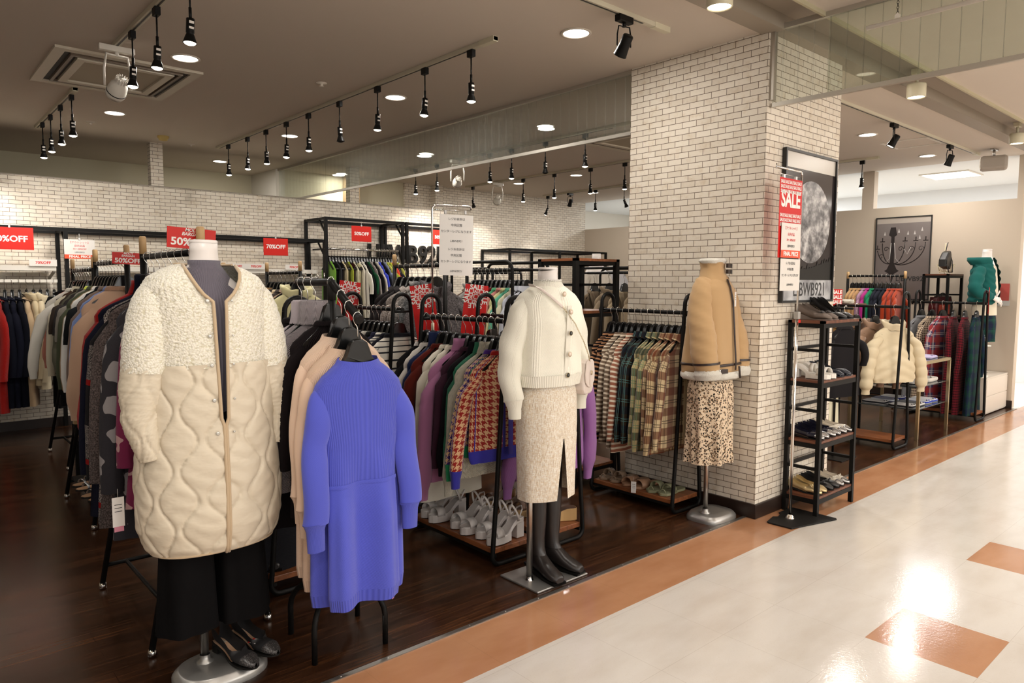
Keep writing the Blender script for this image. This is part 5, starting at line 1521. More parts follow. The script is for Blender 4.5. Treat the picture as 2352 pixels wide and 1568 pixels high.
m = MB(); loft_profile(m, interp(kk, lin(.575, .30, 14)), 60, amp=.003, seed=1, k=4, e=.92); m.build('skirt_body', TW, t)
m = MB(); loft_profile(m, interp(kk, lin(.31, .0, 16)), 60, amp=.007, seed=1, k=4, e=.92, gap=lambda z: .001+.030*(1-z/.31) if z < .31 else .001); m.build('slit_panel', TW, t)
# boots
def boot(label, x, y, rz, top=.50, group=None):
    t = thing('knee_boot', label, 'boot', (x, y, .010), rz, group)
    L_ = plain('black boot leather', (.018, .014, .013), .34)
    m = MB(); pts = []
    # shaft + foot as one tube of rings; toe towards -Y
    rings = []
    data = [(top, 0, .052, .056), (.40, 0, .050, .054), (.28, .0, .046, .050), (.18, 0, .040, .043), (.13, -.002, .038, .043), (.105, -.010, .038, .050)]
    for z, cy, a, b in data:
        rings.append([Vector((a*math.cos(2*PI*k/24), cy+b*math.sin(2*PI*k/24)+.002*math.sin(z*60+k), z)) for k in range(24)])
    # foot rings sweep forward
    for f in (0.25, .5, .75, 1.0):
        ang = f*PI/2
    m.loft(rings, cap0=True)
    foot = []
    for i, (yy, zc, w_, h_) in enumerate(((.052, .095, .020, .030), (.046, .088, .034, .048), (.020, .083, .037, .060), (-.02, .074, .037, .060), (-.06, .058, .039, .046), (-.10, .042, .042, .032), (-.14, .032, .042, .025), (-.17, .027, .036, .021), (-.188, .023, .022, .014))):
        foot.append([Vector((w_*math.copysign(abs(math.cos(2*PI*k/24))**.9, math.cos(2*PI*k/24)), yy, zc+h_*math.sin(2*PI*k/24))) for k in range(24)])
    m.loft(foot, cap0=True, cap1=True)
    m.build('leather_shaft', L_, t)
    m = MB(); m.poly([(-.185, .0), (-.19, .012), (-.10, .013), (-.03, .028), (.02, .040), (.056, .046), (.054, .034), (.02, .026), (-.03, .012), (-.09, .0)], .074, 'X', (0, 0, 0)); m.build('sole', BLACK, t)
    m = MB(); m.poly([(.012, 0), (.050, 0), (.057, .048), (.004, .040)], .052, 'X', (0, 0, 0), bev=.004); m.build('block_heel', BLACK, t)
    return t
boot('black leather block heel boot under tweed skirt, left one of the pair', 2.385, 2.515, R(-6), top=.66)
boot('black leather block heel boot under tweed skirt, right one of the pair', 2.505, 2.535, R(10), top=.66)
# shoulder bag
t = thing('saddle_shoulder_bag', 'small pale pink leather saddle bag worn across the cream cardigan', 'bag', (2.625, 2.43, .90))
PK = plain('pale pink leather', srgb(222, 208, 198), .42); PKD = plain('bag lining', (.06, .04, .035), .6)
o_ = [(-.048, .155), (-.060, .11), (-.070, .06), (-.070, .025), (-.055, .004), (-.03, -.004), (.03, -.004), (.055, .004), (.070, .025), (.070, .06), (.060, .11), (.048, .155), (.025, .168), (-.025, .168)]
rot = Matrix.Rotation(R(22), 4, 'Z')
m = MB(); m.poly(o_, .052, 'Y', rot=rot, bev=.010); m.build('body', PK, t)
m = MB(); m.poly([(-.051, .156), (-.064, .10), (-.058, .060), (-.03, .038), (0, .032), (.03, .038), (.058, .060), (.064, .10), (.051, .156), (.026, .171), (-.026, .171)], .006, 'Y', (rot @ Vector((0, -.031, 0))), rot, bev=.002); m.build('flap', PK, t)
m = MB(); m.poly([(-.010, .10), (-.012, .05), (-.006, .040), (.006, .040), (.012, .05), (.010, .10)], .004, 'Y', (rot @ Vector((0, -.036, 0))), rot, bev=.001); m.build('tab', PK, t)
m = MB(); m.tube(arc(rot @ Vector((0, -.040, .105)), .010, 0, 2*PI, 10, tuple(rot @ Vector((1, 0, 0)))), .002, 5, cap=False); m.build('clasp', GOLD, t)
def rel(p): return Vector(p)-Vector((2.625, 2.43, .90))
sp = [rel(p) for p in ((X2-.105, Y2+.02, 1.440), (X2-.12, Y2-.06, 1.428), (X2-.085, Y2-.112, 1.385), (X2-.035, Y2-.140, 1.335))]
m = MB(); limb(m, sp, [.0075]*4, 8, 5, flat=.35); m.build('leather_strap', PK, t)
cp = [rel(p) for p in ((X2-.035, Y2-.142, 1.335), (X2+.03, Y2-.156, 1.26), (X2+.09, Y2-.158, 1.17), (X2+.15, Y2-.135, 1.10), (X2+.215, Y2-.085, 1.055))]
m = MB(); lens = []
for a, b in zip(cp, cp[1:]):
    nn = max(2, int((b-a).length/.0085))
    for i in range(nn): lens.append((a.lerp(b, i/nn), (b-a).normalized()))
for i, (p, d) in enumerate(lens):
    u = d; v = (Vector((0, 1, 0)) if i % 2 else Vector((1, 0, 0))); v = (v-d*v.dot(d)).normalized()
    m.tube([p+u*(.0060*math.cos(a))+v*(.0032*math.sin(a)) for a in lin(0, 2*PI, 7)], .0011, 4, cap=False)
m.build('gold_chain', GOLD, t)

# ---- 3. tan shearling mannequin by the pillar
X3, Y3 = 3.765, 2.44
mannequin('mannequin', 'mannequin by the brick pillar wearing the tan shearling jacket', X3, Y3, 1.50, .80, (3.735, 2.435), pod_base(.15, .12, .075, .005, sq=.6))
SU = fab((184, 150, 108), 'plain'); FL = fab((248, 242, 228), 'fuzzy'); BRN = plain('dark brown leather trim', srgb(44, 30, 24), .4)
t = thing('shearling_jacket', 'tan suede jacket with white fleece collar and dark brown trims', 'jacket', (X3, Y3, .92))
k3 = [(.575, 0, 0, .080, .070), (.545, 0, 0, .110, .086), (.50, 0, 0, .142, .105), (.42, 0, 0, .160, .122), (.25, 0, 0, .172, .134), (.06, 0, 0, .194, .146), (.0, 0, 0, .192, .144)]
m = MB(); loft_profile(m, interp(k3, lin(.575, .0, 40)), 80, amp=.010, seed=4, k=4, e=.88); m.build('body', SU, t)
m = MB(); loft_profile(m, [(.008, 0, 0, .194, .146), (-.008, 0, 0, .205, .156), (-.026, 0, 0, .205, .156), (-.040, 0, 0, .190, .142), (-.02, 0, 0, .18, .13)], 90, amp=.006, seed=4, k=11, e=.88, disp=lambda u, z, th: .003*math.sin(u*260)*math.sin(z*700)); m.build('fleece_hem', FL, t)
for s in (-1, 1):
    pts = [(s*.080, 0, .545), (s*.132, -.004, .45), (s*.158, -.030, .29), (s*.172, -.062, .14), (s*.160, -.080, .02)]
    m = MB(); limb(m, pts, [.050, .068, .074, .076, .070], 36, 9, disp=lambda u, v, th: .0035*math.sin(v*17+u*8)+.002*math.sin(v*60+u*20)); m.build('sleeve', SU, t)
    m = MB(); limb(m, [(s*.160, -.079, .026), (s*.159, -.082, .0), (s*.158, -.084, -.030)], [.072, .080, .068], 40, 5, disp=lambda u, v, th: .003*math.sin(u*110)*math.sin(v*19)); m.build('fleece_cuff', FL, t)
    m = MB(); limb(m, [(s*.1650, -.074, .070), (s*.1645, -.075, .057)], [.0790, .0795], 36, 2); m.build('cuff_trim', BRN, t)
m = MB(); loft_profile(m, [(.545, 0, 0, .110, .088), (.585, -.004, 0, .084, .074), (.625, -.008, 0, .076, .068), (.655, -.010, 0, .080, .072)], 60, amp=.004, seed=1, k=3, e=1); m.build('stand_collar', SU, t)
m = MB(); loft_profile(m, [(.648, -.010, 0, .078, .070), (.664, -.012, 0, .088, .080), (.678, -.012, 0, .080, .072), (.672, -.012, 0, .060, .052), (.60, -.008, 0, .058, .05)], 80, disp=lambda u, z, th: .003*math.sin(u*230)*math.sin(z*500), e=1); m.build('fleece_collar_edge', FL, t)
m = MB(); loft_profile(m, [(.060, 0, 0, .1985, .1505), (.058, 0, 0, .2020, .1545), (.046, 0, 0, .2030, .1550), (.044, 0, 0, .1985, .1505)], 80, amp=.010, seed=4, k=4, e=.88); m.build('hem_trim', BRN, t)
m = MB()
pts = []
for z in lin(.555, .02, 24):
    (z_, cx, cy, a, b), = interp(k3, [z]); pts.append((.008+.012*(1-z/.555), -b-.010, z))
m.tube(pts, .008, 6, flat=.5); m.build('zip', BRN, t)
for z in (.60, .635):
    m = MB(); m.box((.036, -.082, z), (.070, .014, .024), rz=R(14), bev=.002); b_ = m.build('collar_strap', BRN, t)
    MB().box((.058, -.090, z), (.014, .006, .030), rz=R(12), bev=.001).build('buckle', CHROME, b_)
m = MB(); m.box((-.115, -.152, .020), (.075, .010, .026), rz=R(-18), bev=.002); b_ = m.build('waist_strap', BRN, t)
MB().tube([(-.145, -.150, .008), (-.145, -.158, .034)], .003, 6).build('buckle', CHROME, b_)
MB().tube([(.05, -.160, .04), (.055, -.165, -.03)], .006, 6).build('zip_pull', BRN, t)
swing_tag('long white tag hanging on the zip of the tan jacket', (3.785, 2.300, 1.40), .016, .085, strip=False)
LEO = fab((220, 198, 170), 'leopard', (26, 20, 18), (176, 136, 98))
t = thing('leopard_print_skirt', 'leopard print long skirt under the tan jacket', 'skirt', (X3, Y3, .37))
m = MB(); loft_profile(m, interp([(.56, 0, 0, .145, .10), (.45, 0, 0, .165, .118), (.0, 0, 0, .160, .122)], lin(.56, .0, 26)), 110, amp=.020, seed=3, k=7, e=.95); m.build('skirt_body', LEO, t)

# ---- 4. teal puffer mannequin on its plinth
X4, Y4 = 9.50, 2.58
mannequin('mannequin', 'pale mannequin with hand on hip wearing teal puffer jacket', X4, Y4, 1.84, 1.0, (X4, Y4+.06, .42), plate_base(.26, .20, 0, 0))
t = thing('teal_puffer_jacket', 'teal green short puffer jacket on the mannequin at far right', 'puffer jacket', (X4, Y4, 1.22))
TEAL = fab((28, 92, 88), 'plain')
def pf(z, n=6): return .012*abs(math.sin(z*PI*n/.5))
k4 = [(.49, 0, .01, .10, .08), (.45, 0, .01, .155, .105), (.38, 0, .01, .185, .128), (.2, 0, .01, .195, .14), (.03, 0, .01, .195, .14), (.0, 0, .01, .17, .12)]
m = MB(); loft_profile(m, interp(k4, lin(.49, 0, 36)), 60, e=.9, gap=lambda z: .075, disp=lambda u, z, th: pf(z)+.003*math.sin(u*60+z*90)); m.build('padded_body', TEAL, t)
for s in (-1, 1):
    pts = [(s*.17, 0, .41), (s*.265, .01, .30), (s*.335, .0, .17), (s*.275, -.07, .115), (s*.20, -.115, .09)] if s < 0 else [(s*.17, 0, .41), (s*.26, .02, .30), (s*.285, .03, .15), (s*.29, .03, .02), (s*.29, .02, -.06)]
    m = MB(); limb(m, pts, [.045, .066, .064, .056, .040], 28, 8, disp=lambda u, v, th: .009*abs(math.sin(v*17))-.002); m.build('padded_sleeve', TEAL, t)
m = MB(); loft_profile(m, [(.45, 0, .03, .15, .12), (.50, 0, .05, .17, .14), (.535, 0, .06, .15, .13), (.525, 0, .05, .11, .10), (.46, 0, .04, .10, .09)], 40, e=.9, gap=lambda z: .07, disp=lambda u, z, th: .005*math.sin(u*40)); m.build('hood', TEAL, t)
CRT = fab((226, 214, 190), 'knit')
t = thing('cream_knit_top', 'cream top worn under the teal puffer jacket', 'top', (X4, Y4, 1.10))
m = MB(); loft_profile(m, interp([(.58, 0, 0, .09, .07), (.54, 0, 0, .155, .095), (.3, 0, 0, .165, .12), (.12, 0, 0, .16, .115), (.0, 0, 0, .165, .12)], lin(.58, 0, 20)), 40, e=.95); m.build('body', CRT, t)
m = MB(); loft_profile(m, [(.575, 0, 0, .082, .066), (.60, 0, 0, .066, .058), (.615, 0, 0, .064, .056)], 40, e=1); m.build('checked_collar', fab((30, 40, 50), 'plain'), t)
t = thing('tartan_skirt', 'navy and green tartan skirt under the teal jacket', 'skirt', (X4, Y4, .80))
m = MB(); loft_profile(m, interp([(.34, 0, 0, .150, .105), (.2, 0, 0, .165, .12), (.0, 0, 0, .165, .12)], lin(.34, 0, 12)), 60, amp=.010, seed=5, k=6, e=.92)
m.build('skirt_body', fab((24, 48, 50), 'plaid', (22, 26, 52), (34, 84, 64)), t)
# hand on the hip: palm, four fingers, thumb
t = thing('mannequin_hand', 'pale mannequin hand with spread fingers resting on teal jacket hip', 'mannequin hand', (X4-.165, Y4-.135, 1.30), R(0))
pts = [(-.03, .02, .01), (0, 0, 0), (.035, -.012, -.012), (.070, -.022, -.028)]
m = MB(); limb(m, pts, [.022, .026, .034, .032], 16, 5, flat=.55, cap=True)
for i, (dz, ln, dy) in enumerate(((.020, .075, -.004), (.004, .085, -.012), (-.012, .082, -.016), (-.026, .066, -.014))):
    b0 = Vector((.062, -.024, -.024+dz)); 
    m.tube([b0, b0+Vector((ln*.45, dy, dz*.35-.006)), b0+Vector((ln*.8, dy*1.2, dz*.6-.020)), b0+Vector((ln, dy*1.0, dz*.7-.032))], .008, 8, radii=[.0095, .0088, .0078, .0055])
m.tube([(.020, -.015, .018), (.038, -.028, .045), (.060, -.032, .066), (.072, -.030, .078)], .009, 8, radii=[.012, .010, .0085, .006])
m.build('hand', MANNQ, t)
# pedestal display near teal mannequin
t = thing('round_display_stand', 'small white round stand with a white box beside tartan skirt', 'display stand', (9.25, 2.50, .42))
MB().tube([(0, 0, .012), (0, 0, .34)], .008, 8).build('stem', WHITE, t); MB().lathe([(.06, 0), (.06, .010), (.001, .012)], cap=False).build('foot', WHITE, t)
MB().lathe([(.001, .338), (.075, .340), (.075, .350), (.001, .352)], cap=False).build('round_top', WHITE, t)
t = thing('white_gift_box', 'small white box with knob on the round stand', 'box', (9.25, 2.50, .772))
MB().box((0, 0, .045), (.055, .055, .09), bev=.003).build('carton', WHITE, t); MB().lathe([(.001, .115), (.010, .110), (.010, .098), (.004, .09)], cap=False, n=12).build('knob', WHITE, t)
# white mannequins far behind the shelf tower
for x, y, lb, c in ((5.9, 5.3, 'white mannequin in pale knit beyond the shelf tower', (214, 204, 190)), (6.35, 5.45, 'second white mannequin in grey ribbed top beyond the shelf tower', (190, 188, 190))):
    mannequin('mannequin', lb, x, y, 1.76 if c[0] > 200 else 1.66, .95, (x, y), plate_base(.28, .25, 0, 0))
    t = thing('mannequin_knit_top', 'pale beige knit top on first mannequin beyond shelf tower' if c[0] > 200 else 'pale grey ribbed top on second mannequin beyond shelf tower', 'top', (x, y, .95))
    m = MB(); loft_profile(m, interp([(.64, 0, 0, .09, .07), (.60, 0, 0, .17, .10), (.4, 0, 0, .185, .13), (0, 0, 0, .19, .13)], lin(.64, 0, 18)), 48, amp=.01, e=.95); m.build('body', fab(c, 'rib'), t)
    for s in (-1, 1):
        m = MB(); limb(m, [(s*.14, 0, .57), (s*.21, 0, .45), (s*.23, 0, .25), (s*.22, -.02, .0)], [.06, .062, .055, .035], 20, 5); m.build('sleeve', fab(c, 'rib'), t)

# ---- 5. the three dresses on the slanted arm
def knit_dress(name, label, x, y, z, rgb, rz=0.0, hem=.0, L=.925, k_extra=0.0):
    """z = rail height at the hook"""
    zz = z-DROP-.005
    t = thing(name, label, 'dress', (x, y, zz), rz)
    RB = fab(rgb, 'rib'); KN = fab(rgb, 'knit')
    # bodice: ribbed centre, shoulders narrow at the neck
    L -= .020
    keys = [(.022, 0, 0, .080, .034), (.0, 0, 0, .092, .038), (-.020, 0, 0, .118, .042), (-.045, 0, 0, .150, .045), (-.075, 0, 0, .174, .048), (-.11, 0, 0, .186, .050), (-.14, 0, 0, .184, .050), (-.30, 0, 0, .160, .052), (-.44, 0, 0, .160, .055), (-.60, 0, 0, .162, .066), (-.86, 0, 0, .166, .074), (-L, 0, 0, .160, .072)]
    def dr(z0): return lambda u, z, th: (.026*math.sin(th*5+.6)+.012*math.sin(th*9+1))*min(1, max(0, (-z-.32)/.25))
    m = MB()
    def scoop(r):   # neckline lower in front
        return r
    loft_profile(m, interp(keys, lin(.022, -.440, 44)), 96, e=.8, disp=dr(0)); o = m.build('ribbed_bodice', RB, t)
    for v in o.data.vertices:
        if v.co.z > -.06 and abs(v.co.x) < .10:
            f = (v.co.z+.06)/.082; v.co.z -= .016*f*(1-(v.co.x/.10)**2)*(1 if v.co.y < 0 else -.25)
    m = MB(); loft_profile(m, [(-.437, 0, 0, .162, .057), (-.444, 0, 0, .1635, .0585), (-.452, 0, 0, .162, .057)], 96, e=.8, disp=dr(0)); m.build('waist_seam', KN, t)
    m = MB(); loft_profile(m, interp(keys, lin(-.445, -L+.045, 34)), 96, e=.8, disp=dr(0)); m.build('skirt', KN, t)
    m = MB(); loft_profile(m, interp(keys, lin(-L+.05, -L, 5)), 96, e=.8, disp=dr(0)); m.build('hem_rib', RB, t)
    for s in (-1, 1):
        pts = [(s*.112, 0, -.088), (s*.152, -.004, -.122), (s*.176, -.014, -.20), (s*.186, -.024, -.30), (s*.195, -.034, -.44), (s*.202, -.036, -.565)]
        m = MB(); limb(m, pts, [.022, .040, .050, .051, .049, .048], 28, 9, flat=.62, disp=lambda u, v, th: .005*math.sin(v*13+u*7)-.012*math.exp(-((v-.58)/.06)**2)*(.5-.5*s*math.sin(th))); m.build('sleeve', KN, t)
        m = MB(); limb(m, [(s*.202, -.036, -.560), (s*.201, -.036, -.59), (s*.199, -.036, -.665)], [.048, .035, .033], 28, 5, flat=.6); m.build('cuff', RB, t)
    return t
for (nm, lb, dy, dz, rgb, rz, hl) in (('hanging_knit_dress', 'beige ribbed knit dress, furthest of the pair behind the blue dress', -.075, .05, (228, 198, 174), R(5), 'black hanger in the furthest beige knit dress'),
    ('hanging_knit_dress', 'beige ribbed knit dress directly behind the blue dress', -.135, .09, (224, 192, 166), R(2), 'black hanger in the nearer beige knit dress'),
    ('hanging_knit_dress', 'bright periwinkle blue ribbed knit dress at the front of the stand', -.20, .131, (88, 96, 204), R(0), 'black hanger with big chrome hook in the blue knit dress')):
    xx = WFX; yy = WFY+dy; zz = 1.45-dz
    knit_dress(nm, lb, xx, yy, zz, rgb, rz)
    hanger((xx, yy, zz), rz, hl, 'hangers on the waterfall stand', .84)
swing_tag('white tag with pink strip hanging from the right hem of the blue dress', (1.49, 2.375, .285), .018, .085, R(25), rx=R(14))
swing_tag('folded white tag beside the blue dress hem, left of pink strip tag', (1.470, 2.372, .285), .018, .065, R(-25), rx=R(-12), strip=False)
# ------------------------------------------------------------------ signs and posters
def sign_panel(name, label, cat, loc, w, h, mat, rz=0.0, lines=(), tilt=0.0, th=.0012, clip=True, group=None, rotz_plane=0.0):
    """flat card facing -Y, centred on loc; lines: (text, size, dz, mat, opts)"""
    t = thing(name, label, cat, (loc[0], loc[1], loc[2]), rz, group)
    t.rotation_euler = (0, R(tilt), rz)
    MB().box((0, 0, 0), (w, th, h)).build('card', mat, t)
    for ln in lines:
        tx, s, dz, mt = ln[:4]; k = dict(ln[4]) if len(ln) > 4 else {}
        dx = k.pop('dx', 0); ry = k.pop('rot', 0)
        text('lettering', tx, s, mt, t, (dx, -th/2-.0006, dz), rot=(R(90), R(ry), 0), **k)
    if clip:
        m = MB(); m.box((0, 0, h/2+.006), (.016, .010, .022), bev=.002).tube([(0, 0, h/2+.016), (0, 0, h/2+.055)], .0025, 6); m.build('clip', plain('clear plastic clip', (.6, .58, .55), .15), t)
    return t
BO = dict(bold=.012, sx=1.12)
def pct(n, w): return [('%d%%OFF' % n, w*.20, 0, INKW, dict(bold=w*.012, sx=1.1))]
sign_panel('hanging_sale_sign', 'red sign ending in 0%OFF at the left edge, hung from the wall frame', 'sign', (.90, 7.86, 1.835), .36, .20, REDG, lines=[('70%OFF', .075, -.005, INKW, dict(bold=.002, sx=1.05))])
sign_panel('hanging_sale_sign', 'red 70%OFF sign hung from the wall frame right of the coat', 'sign', (3.375, 7.86, 1.845), .285, .19, REDG, lines=[('70%OFF', .062, .0, INKW, dict(bold=.0017, sx=1.05))])
sign_panel('hanging_sale_sign', 'red 50%OFF sign over the chrome rail of thin tops', 'sign', (4.42, 7.78, 2.035), .27, .185, REDG, lines=[('50%OFF', .055, .0, INKW, dict(bold=.0015, sx=1.05))])
sign_panel('hanging_sale_sign', 'orange lit 50%OFF sign above the wall letters', 'sign', (5.60, 7.78, 2.045), .27, .185, REDG, lines=[('50%OFF', .055, .0, INKW, dict(bold=.0015, sx=1.05))])
ORG = plain('orange printed strip', srgb(228, 78, 34), .45)
sign_panel('hanging_outlet_notice', 'white outlet notice with orange FINAL PRICE strip on the left wall frame', 'sign', (1.445, 7.86, 1.755), .255, .18, PAPERG,
   lines=[('【アウトレット】', .022, .062, INKR), ('店内全品', .022, .030, INKR), ('70〜30%OFF', .021, 0, INKR), ('LIBWB921', .019, -.030, INKB)])
o = [x for x in col.objects if x.name.startswith('hanging_outlet_notice')][-1]
MB().box((0, -.001, -.071), (.255, .001, .038)).build('orange_strip', ORG, o); text('strip_lettering', 'FINAL PRICE', .033, INKW, o, (0, -.0022, -.071), bold=.0012)
for i, (x, lb) in enumerate(((1.155, 'small 70%OFF card on the white shelf above the coats'), (2.56, 'small 70%OFF card on the white shelf just right of the coat'), (3.17, 'small 70%OFF card under the red hanging 70%OFF sign'), (3.62, 'small 70%OFF card at the right end of the white shelf'), (2.95, 'small 70%OFF card on the shelf between two others'))):
    sign_panel('shelf_price_card', lb, 'sign', (x, 7.925, 1.622), .22, .062, PAPERG, lines=[('70%OFF', .034, 0, INKR, dict(bold=.0009, sx=1.05))], clip=False)
MB_L = [('MOLTI', .16, .28, INKW, dict(shear=.25, bold=.004)), ('BARGAIN', .16, .14, INKW, dict(shear=.25, bold=.004)), ('50%OFF', .36, -.14, INKW, dict(bold=.010, sx=1.12))]
def bargain(loc, w, h, label, rz=0.0, tilt=0.0):
    s = w/1.62
    return sign_panel('bargain_sign', label, 'sign', loc, w, h, REDG, rz, [(a, b*s, c*s*1.0, d, dict(bold=k.get('bold', 0)*s, shear=k.get('shear', 0), sx=k.get('sx', 1))) for a, b, c, d, k in MB_L], tilt, .003, clip=False)
bargain((.925, 2.945, 1.618), .182, .080, 'larger red MOLTI BARGAIN 50%OFF sign just behind the front mannequin neck', tilt=3)
bargain((1.10, 4.655, 1.585), .165, .068, 'red MOLTI BARGAIN 50%OFF sign clipped over the second left rack rail', tilt=2)
bargain((1.93, 5.66, 1.53), .165, .070, 'red bargain sign mostly hidden behind the front mannequin shoulder', tilt=-3)
# spiral SALE cards on the arch racks
def spiral(loc, label, rz=0.0, tilt=0.0, s=1.0):
    t = thing('spiral_sale_card', label, 'sign', loc, rz); t.rotation_euler = (0, R(tilt), rz)
    W = .125*s; Hh = .30*s
    MB().box((0, 0, 0), (W, .0012, Hh)).build('card', REDP, t)
    zc = Hh/2-W/2
    for sz, off in ((1.0, 1.0), (.56, .54), (.28, .26)):
        for k in range(4):
            a = k*90
            r_ = (W/2-.0145*s)*off
            dx, dz = r_*math.sin(R(a)), r_*math.cos(R(a))
            o_ = text('lettering', 'SALE', .038*s*sz, INKW, t, (dx, -.0014, zc+dz), rot=(R(90), R(a), 0), bold=.0010*s*sz, sx=.93)
    return t
spiral((2.54, 3.70, 1.265), 'red spiral SALE card tilted beside the packed hangers, largest', R(-32), -8, 1.15)
spiral((2.74, 3.46, 1.265), 'red spiral SALE card left of the cream mannequin', R(-28), 6, 1.15)
spiral((2.42, 4.47, 1.285), 'red spiral SALE card furthest left above the packed hanger rack', R(-26), 8, 1.15)
t = sign_panel('sale_card', 'red card reading SALE three times right of the brick pillar', 'sign', (6.72, 3.02, 1.325), .115, .15, REDP, R(-25), [('SALE', .046, .045, INKW, dict(bold=.002, sx=1.05)), ('SALE', .046, 0.0, INKW, dict(bold=.002, sx=1.05)), ('SALE', .046, -.045, INKW, dict(bold=.002, sx=1.05))], clip=False)
MB().tube([(0, .004, -.07), (0, .004, -.12)], .003, 6).build('holder', BLACK, t)
t = sign_panel('sale_card', 'narrow red SALE card edge-on at the end of the check dress rack', 'sign', (8.72, 2.33, 1.28), .07, .28, REDP, R(20), [('SALE', .04, .11, INKW, dict(bold=.001))], clip=False)
# Japanese till notices
JP = [('レジお会計は', .0182, .0), ('中央区間', .0182, -.038), ('センターレジになります', .0182, -.076), ('LIBWB921', .018, -.135)]
def jp(dz0, shear=.2): return [(a, s, dz0+d, INKB, dict(bold=0, shear=(.2 if a[0] == 'L' else 0))) for a, s, d in JP]
PX, PY = 2.565, 3.655
t = thing('notice_stand', 'chrome notice stand rising from behind the houndstooth rack', 'sign stand', (PX, PY, 0), R(-20))
MB().box((0, 0, .004), (.22, .16, .006), bev=.002).build('base_plate', BLACK, t)
MB().tube([(0, 0, 0), (0, 0, 1.15)], .008, 10).build('lower_pole', CHROME, t)
zt = 1.925
MB().tube([(0, 0, 1.10)] + arc((.03, 0, zt-.03), .03, PI, PI/2, 6) + [(.245, 0, zt), (.250, 0, zt-.004), (.250, 0, zt-.022)], .0062, 10).tube([(0, 0, zt-.028), (.248, 0, zt-.028)], .0025, 6).build('bent_pole', CHROME, t)
MB().tube([(0, 0, 1.13), (0, 0, 1.20)], .0105, 10).build('grip', plain('cream plastic grip', srgb(214, 208, 180), .5), t)
m = MB()
for x in (.085, .215): m.box((x, 0, zt-.040), (.014, .012, .024), bev=.002)
m.build('clips', plain('clear plastic clip', (.6, .58, .55), .15), t)
sign_panel('hanging_till_notice', 'white Japanese till notice hanging on the chrome stand in mid shop', 'notice', (PX+.152*math.cos(R(20)), PY-.152*math.sin(R(20))-.004, zt-.243), .218, .375, PAPERG, R(-20), lines=jp(.160)+[(a, b, c-.186, d, k) for a, b, c, d, k in jp(.160)], clip=False, tilt=1)
BX, BY = 4.145, 2.10
t = thing('banner_stand', 'tall chrome banner stand on a black plate at the pillar corner', 'sign stand', (BX, BY, 0))
pl = [(-.17, -.10), (.20, -.20), (.215, -.19), (.215, .085), (.205, .10), (.05, .10), (.03, .075), (-.03, .06), (-.05, .085), (-.165, .06), (-.175, .045)]
MB().poly(pl, .008, 'Z', (0, 0, .005), bev=.002).build('base_plate', BLACK2, t)
MB().lathe([(.028, .008), (.022, .022), (.012, .032)], cap=False).build('pole_foot', CHROME, t)
MB().tube([(0, 0, .01), (0, 0, 1.27)], .0095, 12).build('lower_pole', CHROME, t)
MB().tube([(0, 0, 1.25), (0, 0, 2.09)] + arc((-.02, 0, 2.09), .02, 0, PI/2, 5) + [(-.30, 0, 2.112)], .0062, 10).tube([(-.30, 0, 2.10), (-.30, 0, 2.13)], .004, 8).tube([(0, 0, 2.075), (-.28, 0, 2.078)], .0022, 6).build('bent_pole', CHROME, t)
MB().box((0, 0, 1.26), (.032, .030, .045), bev=.004).build('clamp', plain('grey clamp', (.35, .33, .30), .3), t)
MB().box((0, -.016, 1.225), (.024, .002, .018)).build('red_sticker', REDP, t)
m = MB()
for x in (-.215, -.075): m.box((x, 0, 2.062), (.020, .014, .030), bev=.003)
m.build('clips', plain('clear plastic clip', (.6, .58, .55), .15), t)
L_ = []
for r_ in range(3):
    for c_ in range(5): L_.append(('SALE', .0265, .205-.027*r_, INKW, dict(dx=-.098+.049*c_, bold=.0007, sx=.80)))
    for c_ in range(5): L_.append(('SALE', .0265, .015-.027*r_, INKW, dict(dx=-.098+.049*c_, bold=.0007, sx=.80)))
L_.append(('SALE', .128, .105, INKW, dict(bold=.004, sx=.82)))
t = sign_panel('hanging_sale_banner', 'red SALE banner on the chrome stand at the pillar corner', 'banner', (BX-.147, BY-.012, 1.828), .262, .455, REDP, lines=L_, clip=False)
t = sign_panel('hanging_outlet_card', 'white FINAL PRICE card in plastic sleeve on the red banner', 'notice', (BX-.145, BY-.020, 1.700), .225, .20, PAPERG, lines=[('【アウトレット】', .020, .070, INKR), ('店内全品', .020, .035, INKR), ('70〜30%OFF', .019, .002, INKR), ('LIBWB921', .020, -.033, INKB)], clip=False)
MB().box((0, -.001, -.078), (.225, .001, .044)).build('orange_strip', ORG, t); text('strip_lettering', 'FINAL PRICE', .034, INKW, t, (0, -.0022, -.078), bold=.0012, sx=.92)
sign_panel('hanging_till_notice', 'white Japanese till notice below the red banner', 'notice', (BX-.135, BY-.016, 1.502), .232, .185, PAPERG, lines=[(a, b, c*.92, d, k) for a, b, c, d, k in jp(.072)], clip=False)
# framed planet poster on the pillar
def planet_mat():
    t = NT('grey planet print'); v = t.coord('Object'); x, y, z = t.xyz(v)
    n = t.noise(v, 14, 6, .65); n2 = t.noise(v, 5, 3, .6)
    c = t.ramp(t.math('ADD', t.math('MULTIPLY', n, .6), t.math('MULTIPLY', n2, .4)), [(.40, (.05, .048, .05)), (.50, (.22, .21, .21)), (.62, (.66, .64, .62))])
    return t.fin(c, .25)
t = thing('framed_planet_poster', 'tall framed black and white planet poster on the pillar side', 'poster', (4.53, 2.245, 1.805))
W, Hh = .68, .935
FRM = plain('black aluminium frame', (.015, .015, .015), .3)
m = MB()
for s in (-1, 1): m.box((s*W/2, -.012, 0), (.014, .026, Hh+.014)); m.box((0, -.012, s*Hh/2), (W-.014, .026, .014))
m.build('frame', FRM, t)
MB().box((0, -.008, 0), (W-.01, .006, Hh-.01)).build('night_print', plain('dark night print', srgb(48, 42, 42), .12), t)
